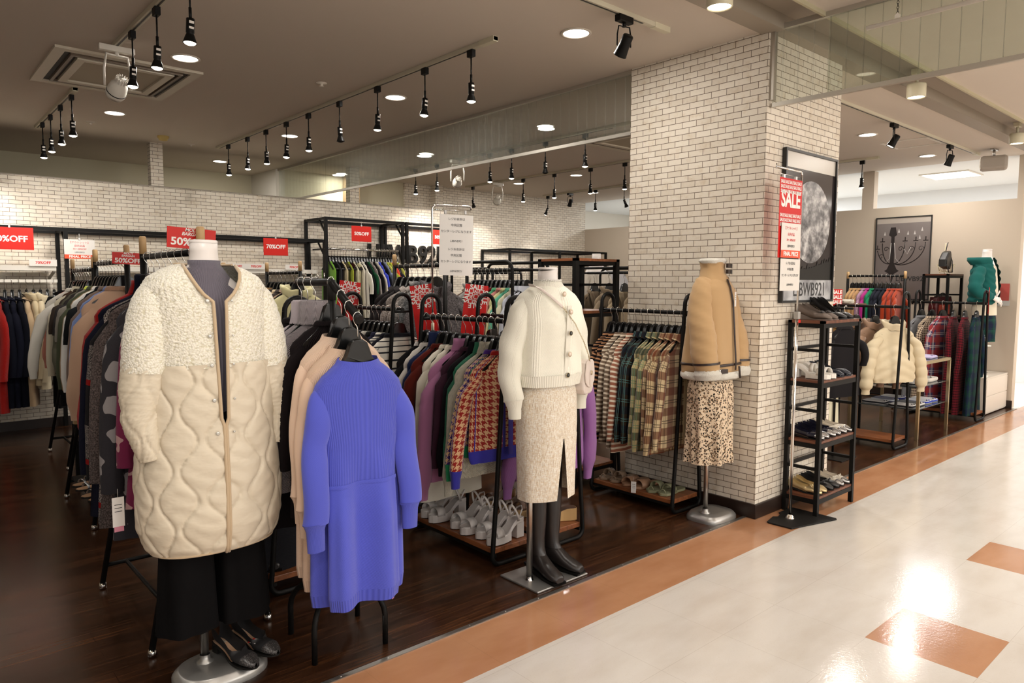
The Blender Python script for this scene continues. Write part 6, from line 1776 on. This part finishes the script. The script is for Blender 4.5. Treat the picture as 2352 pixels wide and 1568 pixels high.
MB().box((0, -.0125, Hh/2-.055), (W-.014, .001, .095)).build('pale_border', plain('pale print border', srgb(200, 194, 182), .2), t)
m = MB(); m.poly([(.262*math.cos(a), .262*math.sin(a)) for a in lin(0, 2*PI, 60)[:-1]], .001, 'Y', (.02, -.0125, .04)); m.build('planet', planet_mat(), t)
m = MB(); tr = [(-W/2+.01, -.28)]
r_ = random.Random(5)
for i in range(40):
    x = -W/2+.01+(W-.02)*i/39; tr.append((x, -.262+.06*max(0, (i-18)/21)+.035*r_.random()*(i % 2)))
tr += [(W/2-.01, -.33), (-W/2+.01, -.33)]
m.poly(tr, .001, 'Y', (0, -.0135, 0)); m.build('tree_line', plain('black tree line', (.008, .008, .008), .2), t)
cl = NT('cloudy print'); cl.l(cl.ramp(cl.noise(cl.coord('Object'), 7, 4), [(.35, (.26, .26, .27)), (.65, (.62, .62, .62))]), cl.b.inputs[0]); cl.b.inputs['Roughness'].default_value = .2
MB().box((0, -.0125, -Hh/2+.075), (W-.014, .001, .135)).build('cloud_strip', cl.m, t)
text('lettering', 'LIBWB921', .125, INKB, t, (.03, -.0138, -Hh/2+.072), bold=.0006, sx=.80)
# chandelier poster on the right wall (faces -X)
t = thing('framed_chandelier_poster', 'framed grey chandelier poster on the beige right hand wall', 'poster', (9.893, 3.63, 1.78), R(-90))
W, Hh = .66, 1.05
m = MB()
for s in (-1, 1): m.box((s*W/2, -.010, 0), (.012, .022, Hh+.012)); m.box((0, -.010, s*Hh/2), (W-.012, .022, .012))
m.build('frame', FRM, t)
MB().box((0, -.006, 0), (W-.01, .006, Hh-.01)).build('print_border', plain('pale grey print', srgb(176, 166, 156), .2), t)
gp = NT('grey room print'); _x, _y, _z = gp.xyz(gp.coord('Object')); gp.l(gp.ramp(gp.math('ADD', gp.math('MULTIPLY', gp.noise(gp.coord('Object'), 2.2, 2), .7), gp.math('MULTIPLY', _z, .25)), [(.15, srgb(108, 96, 92)), (.6, srgb(128, 120, 118))]), gp.b.inputs[0]); gp.b.inputs['Roughness'].default_value = .15
MB().box((0, -.0098, -.035), (W-.012, .001, Hh-.08)).build('room_print', gp.m, t)
DK = plain('dark print ink', srgb(40, 34, 34), .2); LT = plain('light print ink', srgb(196, 190, 186), .2)
m = MB()
m.poly([(-.03, .40), (.03, .40), (.05, .30), (.02, .28), (.025, -.06), (.06, -.14), (.09, -.16), (.03, -.20), (.01, -.30), (-.01, -.30), (-.03, -.20), (-.09, -.16), (-.06, -.14), (-.025, -.06), (-.02, .28), (-.05, .30)], .001, 'Y', (-.12, -.0108, 0))
for s, r0 in ((-1, .11), (1, .13), (-1, .17), (1, .24), (1, .34)):
    cx = -.12; pts = []
    for i in range(15):
        a = PI*i/14; xx = cx+s*(r0*(1-math.cos(a))/2*1.15); zz = -.02-.11*math.sin(a)*(.6+r0)+(.20 if a > PI*.9 else 0)*0+.22*(i/14)**2
        if abs(xx) < W/2-.02: pts.append((xx, -.0108, zz))
    if len(pts) > 2: m.tube(pts, .006, 5, flat=.12, updir=(0, 0, 1))
    e = Vector(pts[-1]); m.box((e.x, -.0108, e.z+.02), (.06, .001, .012)); m.box((e.x, -.0108, e.z+.045), (.012, .001, .05))
    m.tube([Vector((e.x-s*.05, -.0108, e.z-.08))+Vector((.035*math.cos(a)*(1-a/9), 0, .035*math.sin(a)*(1-a/9))) for a in lin(0, 7, 16)], .004, 4, flat=.15)
m.build('chandelier_ink', DK, t)
for x, z in ((-.22, .30), (-.05, .33), (.06, .30), (.14, .30), (.225, .34), (.20, .24)): MB().poly([(x-.012, z), (x, z+.05), (x+.012, z)], .001, 'Y', (0, -.0112, 0)).build('flame_print', LT, t)
for pts in ([(-.14, .2), (-.15, 0), (-.19, -.05)], [(-.10, .2), (-.08, 0), (-.03, -.06)], [(.02, .12), (.06, .05), (.10, .14)]): MB().tube([(a, -.0113, b) for a, b in pts], .004, 4, flat=.15).build('glint_print', LT, t)
text('lettering', 'LIBWB921', .085, INKB, t, (.12, -.0115, -.265), bold=.001, sx=1.0)
# little red notice on the end wall
NRED = plain('faded red notice', srgb(190, 84, 78), .5)
t = thing('wall_notice', 'small red notice with acrylic holder on wall behind teal mannequin', 'notice', (9.893, 2.49, 1.36), R(-90))
MB().box((0, -.003, 0), (.10, .004, .20)).build('card', NRED, t); MB().box((0, -.006, -.13), (.12, .008, .06)).build('holder', plain('clear plastic clip', (.6, .58, .55), .15), t)
t = thing('wall_socket', 'white wall socket plate on the far white wall', 'socket', (12.59, 4.2, .70), R(-90))
MB().box((0, -.004, 0), (.11, .008, .13), bev=.002).build('plate', WHITE, t)
m = MB()
for z in (-.02, .02): m.box((-.012, -.009, z), (.004, .002, .012)); m.box((.012, -.009, z), (.004, .002, .012))
m.build('slots', INKB, t)
# ------------------------------------------------------------------ shoes and small goods
def smooth(a, b, x):
    t = max(0, min(1, (x-a)/(b-a))); return t*t*(3-2*t)
def foot_w(t, W=.078, point=.5):
    """half width along the sole, t = 0 heel .. 1 toe"""
    if t < .12: return W/2*(.40+.34*math.sqrt(t/.12))
    if t < .70: return W/2*(.74+.26*smooth(.30, .70, t))-W/2*.10*math.sin((t-.12)/.58*PI)*(1-smooth(.3, .7, t))
    u = (t-.70)/.30
    return W/2*max(.12, max(0.0, 1-u**2.2)**point)
def flat_shoe(kind, label, loc, rz, main, toe=None, heel=.015, L=.24, wedge=0.0, deco=None, group=None, name='flat_shoe', cat='shoe', insole=None, tall=1.0):
    """closed toe shoe, toe towards local -Y"""
    t = thing(name, label, cat, loc, rz, group)
    N = 26
    def lift(f): return (wedge or heel)*(1-smooth(.05, .62, f)) + .004
    def grid(f0, f1, n=16, fn=None):
        m = MB(); rings = []
        for i in range(N+1):
            f = f0+(f1-f0)*i/N
            y = L*(.5-f); z0 = lift(f); w_ = foot_w(f)
            rim = (.052-.016*smooth(0, .35, f))*tall + .004*smooth(.5, .6, f)
            top = .038*(1-smooth(.78, 1.0, f)*.55)
            close = smooth(.54, .64, f)           # toe box closes
            amax = (PI*.52)+(PI*.48)*close
            ring = []
            for k in range(n+1):
                a = -amax+2*amax*k/n          # 0 = sole centre
                h_ = (rim if close < .5 else top)*(1-close)+top*close
                x = w_*math.sin(a) if abs(a) < PI/2 else w_*math.sin(a)
                zz = z0 + h_*.5*(1-math.cos(a))*(1.0 if close > .02 else 1.9)
                if close <= .02: x = w_*math.copysign(min(1, abs(math.sin(a))*1.05), a); zz = z0+rim*(abs(a)/amax)**2.2
                else:
                    zo = z0+rim*(abs(a)/amax)**2.2; zz = zo*(1-close)+(z0+top*.5*(1-math.cos(a)))*close
                ring.append(Vector((x, y, zz)))
            rings.append(ring)
        m.loft(rings, closed=False); return m
    grid(0.0, 1.0 if not toe else .80).build('upper', main, t)
    if toe:
        grid(.79, 1.0).build('toe_cap', toe, t)
    m = MB(); rings = []
    for i in range(15):
        f = .02+.58*i/14; w_ = foot_w(f)*.90; z = lift(f)+.006
        rings.append([Vector((-w_, L*(.5-f), z)), Vector((0, L*(.5-f), z-.001)), Vector((w_, L*(.5-f), z))])
    m.loft(rings, closed=False); m.build('insole', insole or plain('beige insole', srgb(196, 168, 136), .6), t)
    m = MB(); top = []; bot = []
    for i in range(25):
        f = i/24; w_ = foot_w(f)*.98; y = L*(.5-f)
        zb = lift(f) if wedge else 0.0
        if wedge: a = lift(f)+.002; b = 0.0
        else: a = lift(f)+.002; b = max(0, lift(f)-.006)
        top.append([Vector((-w_, y, b)), Vector((-w_, y, a)), Vector((w_, y, a)), Vector((w_, y, b))])
    m.loft(top, cap0=True, cap1=True, smooth=False); m.build('sole', BLACK2 if not wedge else main, t)
    if heel > .01 and not wedge: MB().box((0, L*.5-.020, lift(0)/2), (.040, .034, lift(0))).build('heel', BLACK2, t)
    if deco == 'bow':
        m = MB()
        for s in (-1, 1): m.tube([(0, -.045, .046), (s*.014, -.043, .052), (s*.018, -.047, .044), (0, -.045, .045)], .0028, 6)
        m.build('bow', main, t)
    if deco == 'pom':
        m = MB(); r_ = random.Random(4)
        for i in range(26):
            a, b = r_.uniform(0, 2*PI), r_.uniform(.1, 1.3)
            m.tube([(0, -.05, .042), (.020*math.cos(a)*math.sin(b), -.05+.020*math.sin(a)*math.sin(b), .042+.016*math.cos(b))], .0022, 4)
        m.build('pompon', plain('grey beaded pompon', (.12, .11, .11), .35), t)
    return t
def mblk(m, f0, f1, L, zb, zt, ws=1.0, point=.5):
    rings = []
    for i in range(13):
        f = f0+(f1-f0)*i/12; w_ = foot_w(f, point=point)*ws; y = L*(.5-f)
        b, a = zb(f), zt(f); rings.append([Vector((-w_*.96, y, b)), Vector((-w_, y, b+.003)), Vector((-w_, y, a-.002)), Vector((-w_*.97, y, a)), Vector((w_*.97, y, a)), Vector((w_, y, a-.002)), Vector((w_, y, b+.003)), Vector((w_*.96, y, b))])
    m.loft(rings, cap0=True, cap1=True, smooth=False)
def band(m, f, w, h, L, z0, wd=.018, th=.0025, lean=0.0, off=0.0):
    """strap arching over the foot at station f"""
    a = []; n = 12
    for i in range(n+1):
        an = PI*i/n
        p = Vector((w*math.cos(an), L*(.5-f)+lean*math.sin(an)+off*math.cos(an), z0+h*max(0.0, math.sin(an))**.8))
        a.append([p+Vector((0, -wd/2, 0)), p+Vector((0, wd/2, 0)), p+Vector((0, wd/2, 0))+Vector((math.cos(an), 0, math.sin(an)))*th, p+Vector((0, -wd/2, 0))+Vector((math.cos(an), 0, math.sin(an)))*th])
    m.loft(a, cap0=True, cap1=True)
def platform_sandal(label, loc, rz, main, heel_h=.105, plat=.042, strap2=True, block=True, name='platform_sandal', group=None, sole=None, toeband=.050, solid=False):
    t = thing(name, label, 'sandal', loc, rz, group); L = .245
    foot = lambda f: plat+(heel_h-plat)*(1-smooth(.18, .60, f))
    m = MB()
    if solid: mblk(m, 0, 1, L, lambda f: 0, foot, 1.08)
    else: mblk(m, .42, 1, L, lambda f: .0, lambda f: foot(f), 1.10); mblk(m, 0, .43, L, lambda f: foot(f)-.024, foot, 1.05)
    m.build('platform_sole', sole or main, t)
    m = MB(); mblk(m, .02, .98, L, lambda f: foot(f), lambda f: foot(f)+.002, .98); m.build('footbed', main if not solid else plain('brown footbed', srgb(92, 66, 50), .6), t)
    m = MB(); mblk(m, .44, 1, L, lambda f: -.0005, lambda f: .004, 1.115)
    m.build('tread', BLACK2, t)
    if block and not solid: MB().box((0, L*.5-.032, (heel_h-.022)/2), (.052, .052, heel_h-.022), bev=.003).build('block_heel', main, t)
    m = MB(); band(m, .76, .040, .040, L, plat-.004, toeband, .003, .004); m.build('toe_band', main, t)
    if strap2:
        m = MB(); band(m, .20, .030, .085, L, heel_h-.010, .014, .0022, -.03); m.build('ankle_strap', main, t)
        m = MB(); m.tube([(-.029, L*.30, heel_h), (-.020, L*.44, heel_h+.045), (0, L*.50, heel_h+.055), (.020, L*.44, heel_h+.045), (.029, L*.30, heel_h)], .006, 6, flat=.35); m.build('heel_strap', main, t)
        m = MB(); m.tube(arc((-.033, L*.29, heel_h+.018), .007, 0, 2*PI, 8, (0, 1, 0)), .0013, 4, cap=False); m.build('buckle', CHROME, t)
    return t
def slide(label, loc, rz, main, bands=2, name='slide_sandal', group=None):
    t = thing(name, label, 'sandal', loc, rz, group); L = .245
    m = MB(); mblk(m, 0, 1, L, lambda f: 0, lambda f: .016, 1.1, .25); m.build('sole', main, t)
    if bands == 2:
        m = MB(); band(m, .62, .040, .048, L, .012, .052, .003); m.build('wide_band', main, t)
        m = MB(); band(m, .90, .013, .022, L, .014, .008, .003, 0, .006); m.build('toe_loop', main, t)
    else:
        m = MB(); band(m, .72, .041, .040, L, .012, .095, .003, .010); m.build('wide_band', main, t)
    return t
GW = plain('pale grey patent leather', srgb(214, 208, 204), .22); 
for i, (y, x) in enumerate(((3.375, 2.40), (3.265, 2.385), (3.115, 2.42), (3.005, 2.40), (2.89, 2.425), (2.785, 2.41))):
    platform_sandal('pale grey patent platform sandal, %s from the back of the front shelf' % ORD[i], (x, y, .095), R(-90+(4, -3, 3, 5, -2, 2)[i]), GW)
ESP = plain('woven jute', srgb(150, 122, 84), .8); BRL = plain('brown strap leather', srgb(92, 66, 52), .5)
for i, (x, y) in enumerate(((2.77, 3.26), (2.80, 3.14), (2.79, 3.02))): platform_sandal('brown strapped wedge sandal with jute sole, %s from the back' % ORD[i], (x, y, .095), R(-90), BRL, .085, .05, True, False, 'wedge_sandal', None, ESP, .03, True)
BG = plain('beige leather', srgb(214, 190, 150), .4)
t = platform_sandal('beige studded clog sandal at right edge of the sandal shelf', (2.84, 2.84, .095), R(-120), BG, .07, .04, False, False, 'clog_sandal', None, plain('light cork', srgb(196, 158, 104), .6), .085, True)
m = MB()
for i in range(7): m.lathe([(.003, 0), (.002, .002), (.0005, .003)], (-.042, -.09+.022*i, .046), 6, Matrix.Rotation(R(-90), 4, 'Y'), cap=False)
m.build('studs', CHROME, t)
SL1 = plain('taupe slide leather', srgb(142, 118, 96), .5); SL2 = plain('tan slide leather', srgb(160, 122, 94), .5); SL3 = plain('olive slide leather', srgb(134, 134, 104), .5)
for (y, mt, b, lb) in ((3.235, SL1, 2, 'taupe toe loop slide, back one of its pair on plaid rack shelf'), (3.14, SL1, 2, 'taupe toe loop slide, front one of its pair on plaid rack shelf'), (3.03, SL2, 1, 'tan mule slide, back one of its pair on plaid rack shelf'), (2.935, SL2, 1, 'tan mule slide with white tag, front one of its pair'),
                       (2.825, SL3, 2, 'olive green toe loop slide, back one of its pair'), (2.73, SL3, 2, 'olive green toe loop slide, front one of its pair')):
    slide(lb, (3.80, y, .095), R(-90), mt, b)
t = swing_tag('white tag lying over the front edge of the plaid rack shelf', (3.655, 2.93, .15), .034, .075, R(-60), strip=False)
# shoes on the shelf at the pillar
sx = lambda px_: px_
NAVY = plain('navy patent leather', srgb(28, 28, 44), .25); SILV = plain('silver toe leather', srgb(186, 184, 182), .22, .8); IVO = plain('ivory leather', srgb(226, 216, 198), .4); GLD = plain('gold sequinned leather', srgb(206, 184, 138), .3, .6); BKL = plain('black leather', (.014, .013, .013), .35); TPE = plain('taupe suede', srgb(122, 108, 98), .7)
for i, (x, mt, tc, dc, lb) in enumerate(((4.375, NAVY, SILV, None, 'navy flat shoe with silver toe, first from the left on third board'), (4.455, NAVY, SILV, None, 'navy flat shoe with silver toe, second from the left on third board'), (4.535, NAVY, SILV, None, 'navy flat shoe with silver toe, third on third board'),
    (4.615, NAVY, SILV, None, 'navy flat shoe with silver toe, next to the ivory pair'), (4.695, IVO, SILV, None, 'ivory flat shoe with silver toe, left one on third board'), (4.770, IVO, SILV, None, 'ivory flat shoe with silver toe, right one on third board'))):
    flat_shoe('f', lb, (x, 2.125, .475), R((4, -3, 3, -2, 2, 4)[i]), mt, tc, L=.225)
for i, (x, mt, dc, lb) in enumerate(((4.375, GLD, 'bow', 'gold sequinned ballet flat, left one on the bottom board'), (4.455, GLD, 'bow', 'gold sequinned ballet flat, right one on the bottom board'), (4.535, BKL, 'bow', 'black ballet flat with bow, left one on the bottom board'), (4.615, BKL, 'bow', 'black ballet flat with bow, right one on the bottom board'),
    (4.695, IVO, 'bow', 'ivory and silver flat, left one on the bottom board'), (4.770, IVO, 'bow', 'ivory and silver flat, right one on the bottom board'))):
    flat_shoe('f', lb, (x, 2.125, .125), R((3, -4, 2, 4, -3, 3)[i]), mt, SILV if mt is IVO else None, deco=dc, L=.225)
for i, (x, mt, wd, dc, lb) in enumerate(((4.40, TPE, .035, 'pom', 'taupe wedge pump with beaded pompon, left one on the top board'), (4.49, TPE, .035, 'pom', 'taupe wedge pump with beaded pompon, right one on the top board'), (4.60, BKL, .075, 'bow', 'black high wedge pump, left one on the top board'), (4.70, BKL, .075, 'bow', 'black high wedge pump, right one on the top board'))):
    flat_shoe('w', lb, (x, 2.12, 1.226), R((3, -2, 6, 2)[i]), mt, wedge=wd, deco=dc, name='wedge_pump', L=.235, tall=1.15)
WS = plain('white sandal leather', srgb(236, 230, 220), .35)
for i, x in enumerate((4.385, 4.48)):
    t = platform_sandal('white strappy heeled sandal, %s one on the second board' % ('left' if i == 0 else 'right'), (x, 2.12, .856), R(6-10*i), WS, .085, .030, False, True, 'heeled_sandal', None, None, .032)
    m = MB(); band(m, .56, .036, .050, .245, .045, .026, .003); m.build('instep_band', WS, t)
CK = plain('wood clog sole', srgb(170, 124, 76), .5)
for i, x in enumerate((4.60, 4.70)):
    t = flat_shoe('c', 'navy studded clog with wooden sole, %s one on the second board' % ('left' if i == 0 else 'right'), (x, 2.12, .856), R(3), plain('navy clog leather', srgb(34, 38, 48), .4), wedge=.038, name='studded_clog', L=.235, tall=.8)
    m = MB()
    for k in range(12):
        f = .1+.075*k
        for s in (-1, 1): m.lathe([(.0022, 0), (.0016, .0014), (.0004, .002)], (s*foot_w(min(.95, f))*1.0, .235*(.5-f), .038*(1-smooth(.05, .62, f))+.010), 6, Matrix.Rotation(R(90*s), 4, 'Y'), cap=False)
    m.build('studs', CHROME, t)
# pumps on the coat mannequin's base
GB = NT('black glitter fabric'); _v = GB.coord('Object'); _n = GB.noise(_v, 600, 1); GB.l(GB.ramp(_n, [(.64, (.016, .014, .014)), (.70, (.5, .46, .44))]), GB.b.inputs[0]); GB.b.inputs['Roughness'].default_value = .35
BNT = plain('black nubuck', (.014, .013, .014), .6); INS = plain('nude insole', srgb(196, 158, 128), .55)
for x, y, rz, lb in ((.925, 2.60, 14, 'black pump with glitter toe on mannequin base, left one'), (1.015, 2.635, 18, 'black pump with glitter toe on mannequin base, right one')):
    t = flat_shoe('p', lb, (x, y, .050), R(rz), BNT, GB.m, heel=.035, name='glitter_pump', L=.245, tall=1.35, insole=INS)
    MB().box((0, .085, .0425), (.018, .030, .0012)).build('logo_patch', plain('cream patch', srgb(206, 196, 176), .5), t)
t = thing('shoe_price_sticker', 'red and white price sticker on the insole of the right glitter pump', 'sticker', (1.005, 2.615, .085), R(30))
MB().box((0, 0, 0), (.034, .026, .0015)).build('white_label', PAPER, t); MB().box((0, .016, 0), (.034, .010, .0016)).build('red_label', REDP, t)
# strappy silver sandals under the second left rack
SST = plain('silver strap', srgb(180, 180, 184), .2, .8); FB = plain('tan footbed', srgb(176, 138, 104), .6)
for i, (x, y, rz) in enumerate(((.96, 5.20, -70), (.96, 5.08, -74), (.95, 4.90, -66), (.97, 4.78, -72), (1.0, 4.60, -60), (1.16, 5.15, -80), (1.18, 4.85, -75))):
    t = thing('flat_strap_sandal', 'flat silver strapped sandal on the low left shelf, %s from the far end' % ORD[i], 'sandal', (x, y, .150), R(rz), None)
    m = MB(); mblk(m, 0, 1, .235, lambda f: 0, lambda f: .010, 1.0); m.build('sole', BLACK2, t)
    m = MB(); mblk(m, .03, .97, .235, lambda f: .010, lambda f: .012, .9); m.build('footbed', FB, t)
    m = MB(); band(m, .74, .036, .030, .235, .010, .014, .003); band(m, .60, .034, .042, .235, .010, .012, .003); m.build('silver_strap', SST, t)
    m = MB(); band(m, .22, .028, .060, .235, .010, .008, .003, -.02); m.build('ankle_strap', BKL if i % 2 else SST, t)
for i, (x, y, z, mt, lb) in enumerate(((1.16, 5.80, .62, WS, 'white flat shoe on the middle board of the low left shelf'), (1.26, 5.72, .34, IVO, 'ivory pump on the lowest board of the low left shelf'), (1.14, 5.70, .98, SST, 'silver shoe on top of the low left shelf'))):
    flat_shoe('f', lb, (x, y, z), R(-80), mt, name='flat_shoe')
# ankle boots under the plain long garments
for i, (x, y) in enumerate(((1.38, 3.35), (1.50, 3.38))):
    t = boot('black short boot on the shelf behind the waterfall stand, %s one' % ('left' if i == 0 else 'right'), x, y, R(-20), top=.22); t.location.z = .096
# ---- right hand side small goods
t = thing('backpack', 'burgundy and red leather backpack on the bag shelf', 'bag', (9.36, 3.0, 1.08), R(-20))
RD = plain('red brown leather', srgb(150, 56, 40), .4); BU = plain('burgundy leather', srgb(70, 22, 26), .35)
m = MB(); m.poly([(-.12, 0), (.12, 0), (.125, .10), (.10, .22), (-.10, .22), (-.125, .10)], .11, 'Y', (0, 0, .0), bev=.015); m.build('body', BU, t)
m = MB(); m.poly([(-.08, .02), (.08, .02), (.08, .13), (-.08, .13)], .02, 'Y', (0, -.06, 0), bev=.004); m.build('front_pocket', RD, t)
m = MB(); m.poly([(-.10, .12), (.10, .12), (.105, .215), (-.105, .215)], .012, 'Y', (0, -.060, .01), bev=.003); m.build('flap', BU, t)
MB().tube(arc((0, 0, .215), .035, 0, PI, 10), .005, 6).build('handle', BU, t); MB().tube(arc((0, -.070, .155), .010, 0, 2*PI, 10), .002, 4, cap=False).build('clasp', GOLD, t)
t = thing('backpack', 'black backpack behind the red one on the bag shelf', 'bag', (9.55, 3.03, 1.08), R(-35))
m = MB(); m.poly([(-.10, 0), (.10, 0), (.11, .10), (.08, .23), (-.08, .23), (-.11, .10)], .10, 'Y', bev=.015); m.build('body', BKL, t); MB().tube(arc((0, 0, .225), .04, 0, PI, 10), .006, 6).build('handle', BKL, t)
t = thing('wire_basket', 'cream wire display basket with tall hook on top of bag shelf', 'basket', (9.54, 3.01, 1.57))
WC = plain('cream painted wire', srgb(224, 212, 176), .4); m = MB()
for k in range(18):
    a = 2*PI*k/18; m.tube([(.085*math.cos(a), .065*math.sin(a), .03), (.115*math.cos(a), .09*math.sin(a), .11)], .0022, 5)
m.build('basket_wires', WC, t)
for nm, r1_, r2_, z in (('top_ring', .117, .092, .112), ('bottom_ring', .086, .066, .03)): MB().tube([(r1_*math.cos(a), r2_*math.sin(a), z) for a in lin(0, 2*PI, 24)], .003, 5, cap=False).build(nm, WC, t)
MB().tube([(-.09, 0, .03), (-.055, 0, .20), (-.045, 0, .34), (-.035, 0, .36)], .004, 6).tube([(-.02, 0, .03), (-.04, 0, .20), (-.045, 0, .34)], .004, 6).build('hook_post', WC, t)
m = MB()
for s in (-1, 1): m.tube(arc((s*.08, -.04, .014), .012, -PI/2, PI*.9, 8), .003, 5); m.tube(arc((s*.08, .04, .014), .012, -PI/2, PI*.9, 8), .003, 5)
m.build('scroll_feet', WC, t)
t = thing('black_shoulder_bag', 'black leather bag hanging on the cream wire basket', 'bag', (9.40, 2.98, 1.62))
m = MB(); m.poly([(-.085, .02), (.07, .02), (.085, .09), (.05, .20), (.02, .23), (-.03, .20), (-.10, .10)], .09, 'Y', rot=Matrix.Rotation(R(12), 4, 'Y'), bev=.018); m.build('body', BKL, t)
MB().tube([(.06, -.03, .20), (.09, -.05, .10), (.05, -.07, -.03), (-.04, -.06, -.03), (-.08, -.05, .06)], .006, 6).tube([(.02, 0, .22), (.06, 0, .29), (.085, 0, .32)], .005, 6).build('strap', BKL, t)
# folded clothes on the glass table
def folded(label, loc, w, d, h, mat, rz=0.0, layers=2, name='folded_garment', cat='folded clothes', group=None):
    t = thing(name, label, cat, loc, rz, group); m = MB(); n = 24; r_ = random.Random(int(loc[0]*991+loc[1]*77+loc[2]*13))
    rings = []
    for z, s in ((0, .94), (h*.15, 1), (h*.5, 1.02), (h*.85, .99), (h, .93)):
        rings.append([Vector((w/2*s*math.copysign(abs(math.cos(2*PI*k/n))**.35, math.cos(2*PI*k/n))+r_.uniform(-.003, .003), d/2*s*math.copysign(abs(math.sin(2*PI*k/n))**.35, math.sin(2*PI*k/n))+r_.uniform(-.003, .003), z)) for k in range(n)])
    m.loft(rings, cap0=True, cap1=True); m.build('folded_body', mat, t)
    m = MB(); m.tube([(-w*.12, -d/2*.9, h+.002), (0, -d*.35, h+.004), (w*.12, -d/2*.9, h+.002)], .006, 6, flat=.4); m.build('neckline', mat, t)
    return t
folded('lavender folded tops on the gold framed table', (7.72, 2.62, .726), .30, .26, .022, fab((178, 168, 204), 'knit'), .1)
folded('lime green folded top on the gold framed table', (7.42, 2.66, .726), .26, .26, .018, fab((168, 186, 66), 'knit'), -.1)
folded('orange folded top at the left of the gold framed table', (7.30, 2.92, .726), .20, .20, .018, fab((224, 96, 40), 'knit'))
folded('white folded tops on the middle glass shelf of the gold table', (7.74, 2.62, .494), .28, .26, .040, fab((226, 218, 206), 'knit'))
folded('black and white folded tops on the middle glass shelf, left', (7.38, 2.62, .494), .26, .26, .030, fab((40, 38, 40), 'stripe', (220, 216, 210)))
for i, (x, y, c, c2) in enumerate(((7.27, 2.60, (40, 40, 44), (214, 210, 206)), (7.46, 2.60, (220, 216, 212), (30, 30, 36)), (7.65, 2.60, (40, 60, 170), (220, 220, 222)), (7.82, 2.60, (60, 80, 180), (226, 224, 222)), (7.30, 2.86, (30, 30, 34), (206, 202, 200)), (7.52, 2.86, (200, 200, 206), (40, 44, 90)), (7.74, 2.86, (34, 40, 110), (214, 212, 210)))):
    folded('striped folded top on the lowest glass shelf, %s one' % ORD[i], (x, y, .284), .165, .22, .028, fab(c, 'stripe', c2), 0, 2, 'folded_striped_top')
t = folded('cream knit scarf laid on the puffer rack top near the SALE card', (7.02, 3.05, 1.262), .34, .10, .035, fab((230, 222, 204), 'chunky'), R(20), name='folded_scarf', cat='scarf')
t2 = thing('low_display_table', 'narrow black table behind the puffer rack holding the cream scarf', 'table', (7.02, 3.10, 0))
MB().box((0, 0, 1.25), (.52, .24, .018)).build('table_top', WOODD, t2)
for s in (-1, 1):
    for q in (-1, 1): MB().box((s*.24, q*.105, .62), (.02, .02, 1.24)).build('leg', BLACK, t2)
swing_tag('pair of white tags hanging under the houndstooth cardigans', (2.60, 2.86, .60), .026, .085)
swing_tag('white price tag with red band below the beige dress sleeve', (1.185, 2.44, .42), .034, .085, strip=False)
swing_tag('small white tag with red band under the blue dress hem', (1.255, 2.40, .275), .026, .045, strip=False)
t = thing('wall_outlet_plate', 'white outlet plate low on the pillar behind the plaid shirts', 'socket', (3.988, 2.86, .34), R(90))
MB().box((0, .002, 0), (.07, .006, .115), bev=.001).build('plate', WHITE, t)
# ------------------------------------------------------------------ groups for everything that repeats
_by = {}
for _o in list(col.objects):
    if _o.parent is None and _o.get('label'):
        _by.setdefault(_o.name.split('.')[0], []).append(_o)
for _n, _l in _by.items():
    if len(_l) > 1:
        for _o in _l:
            if not _o.get('group'): _o['group'] = _n.replace('_', ' ') + 's in the shop'
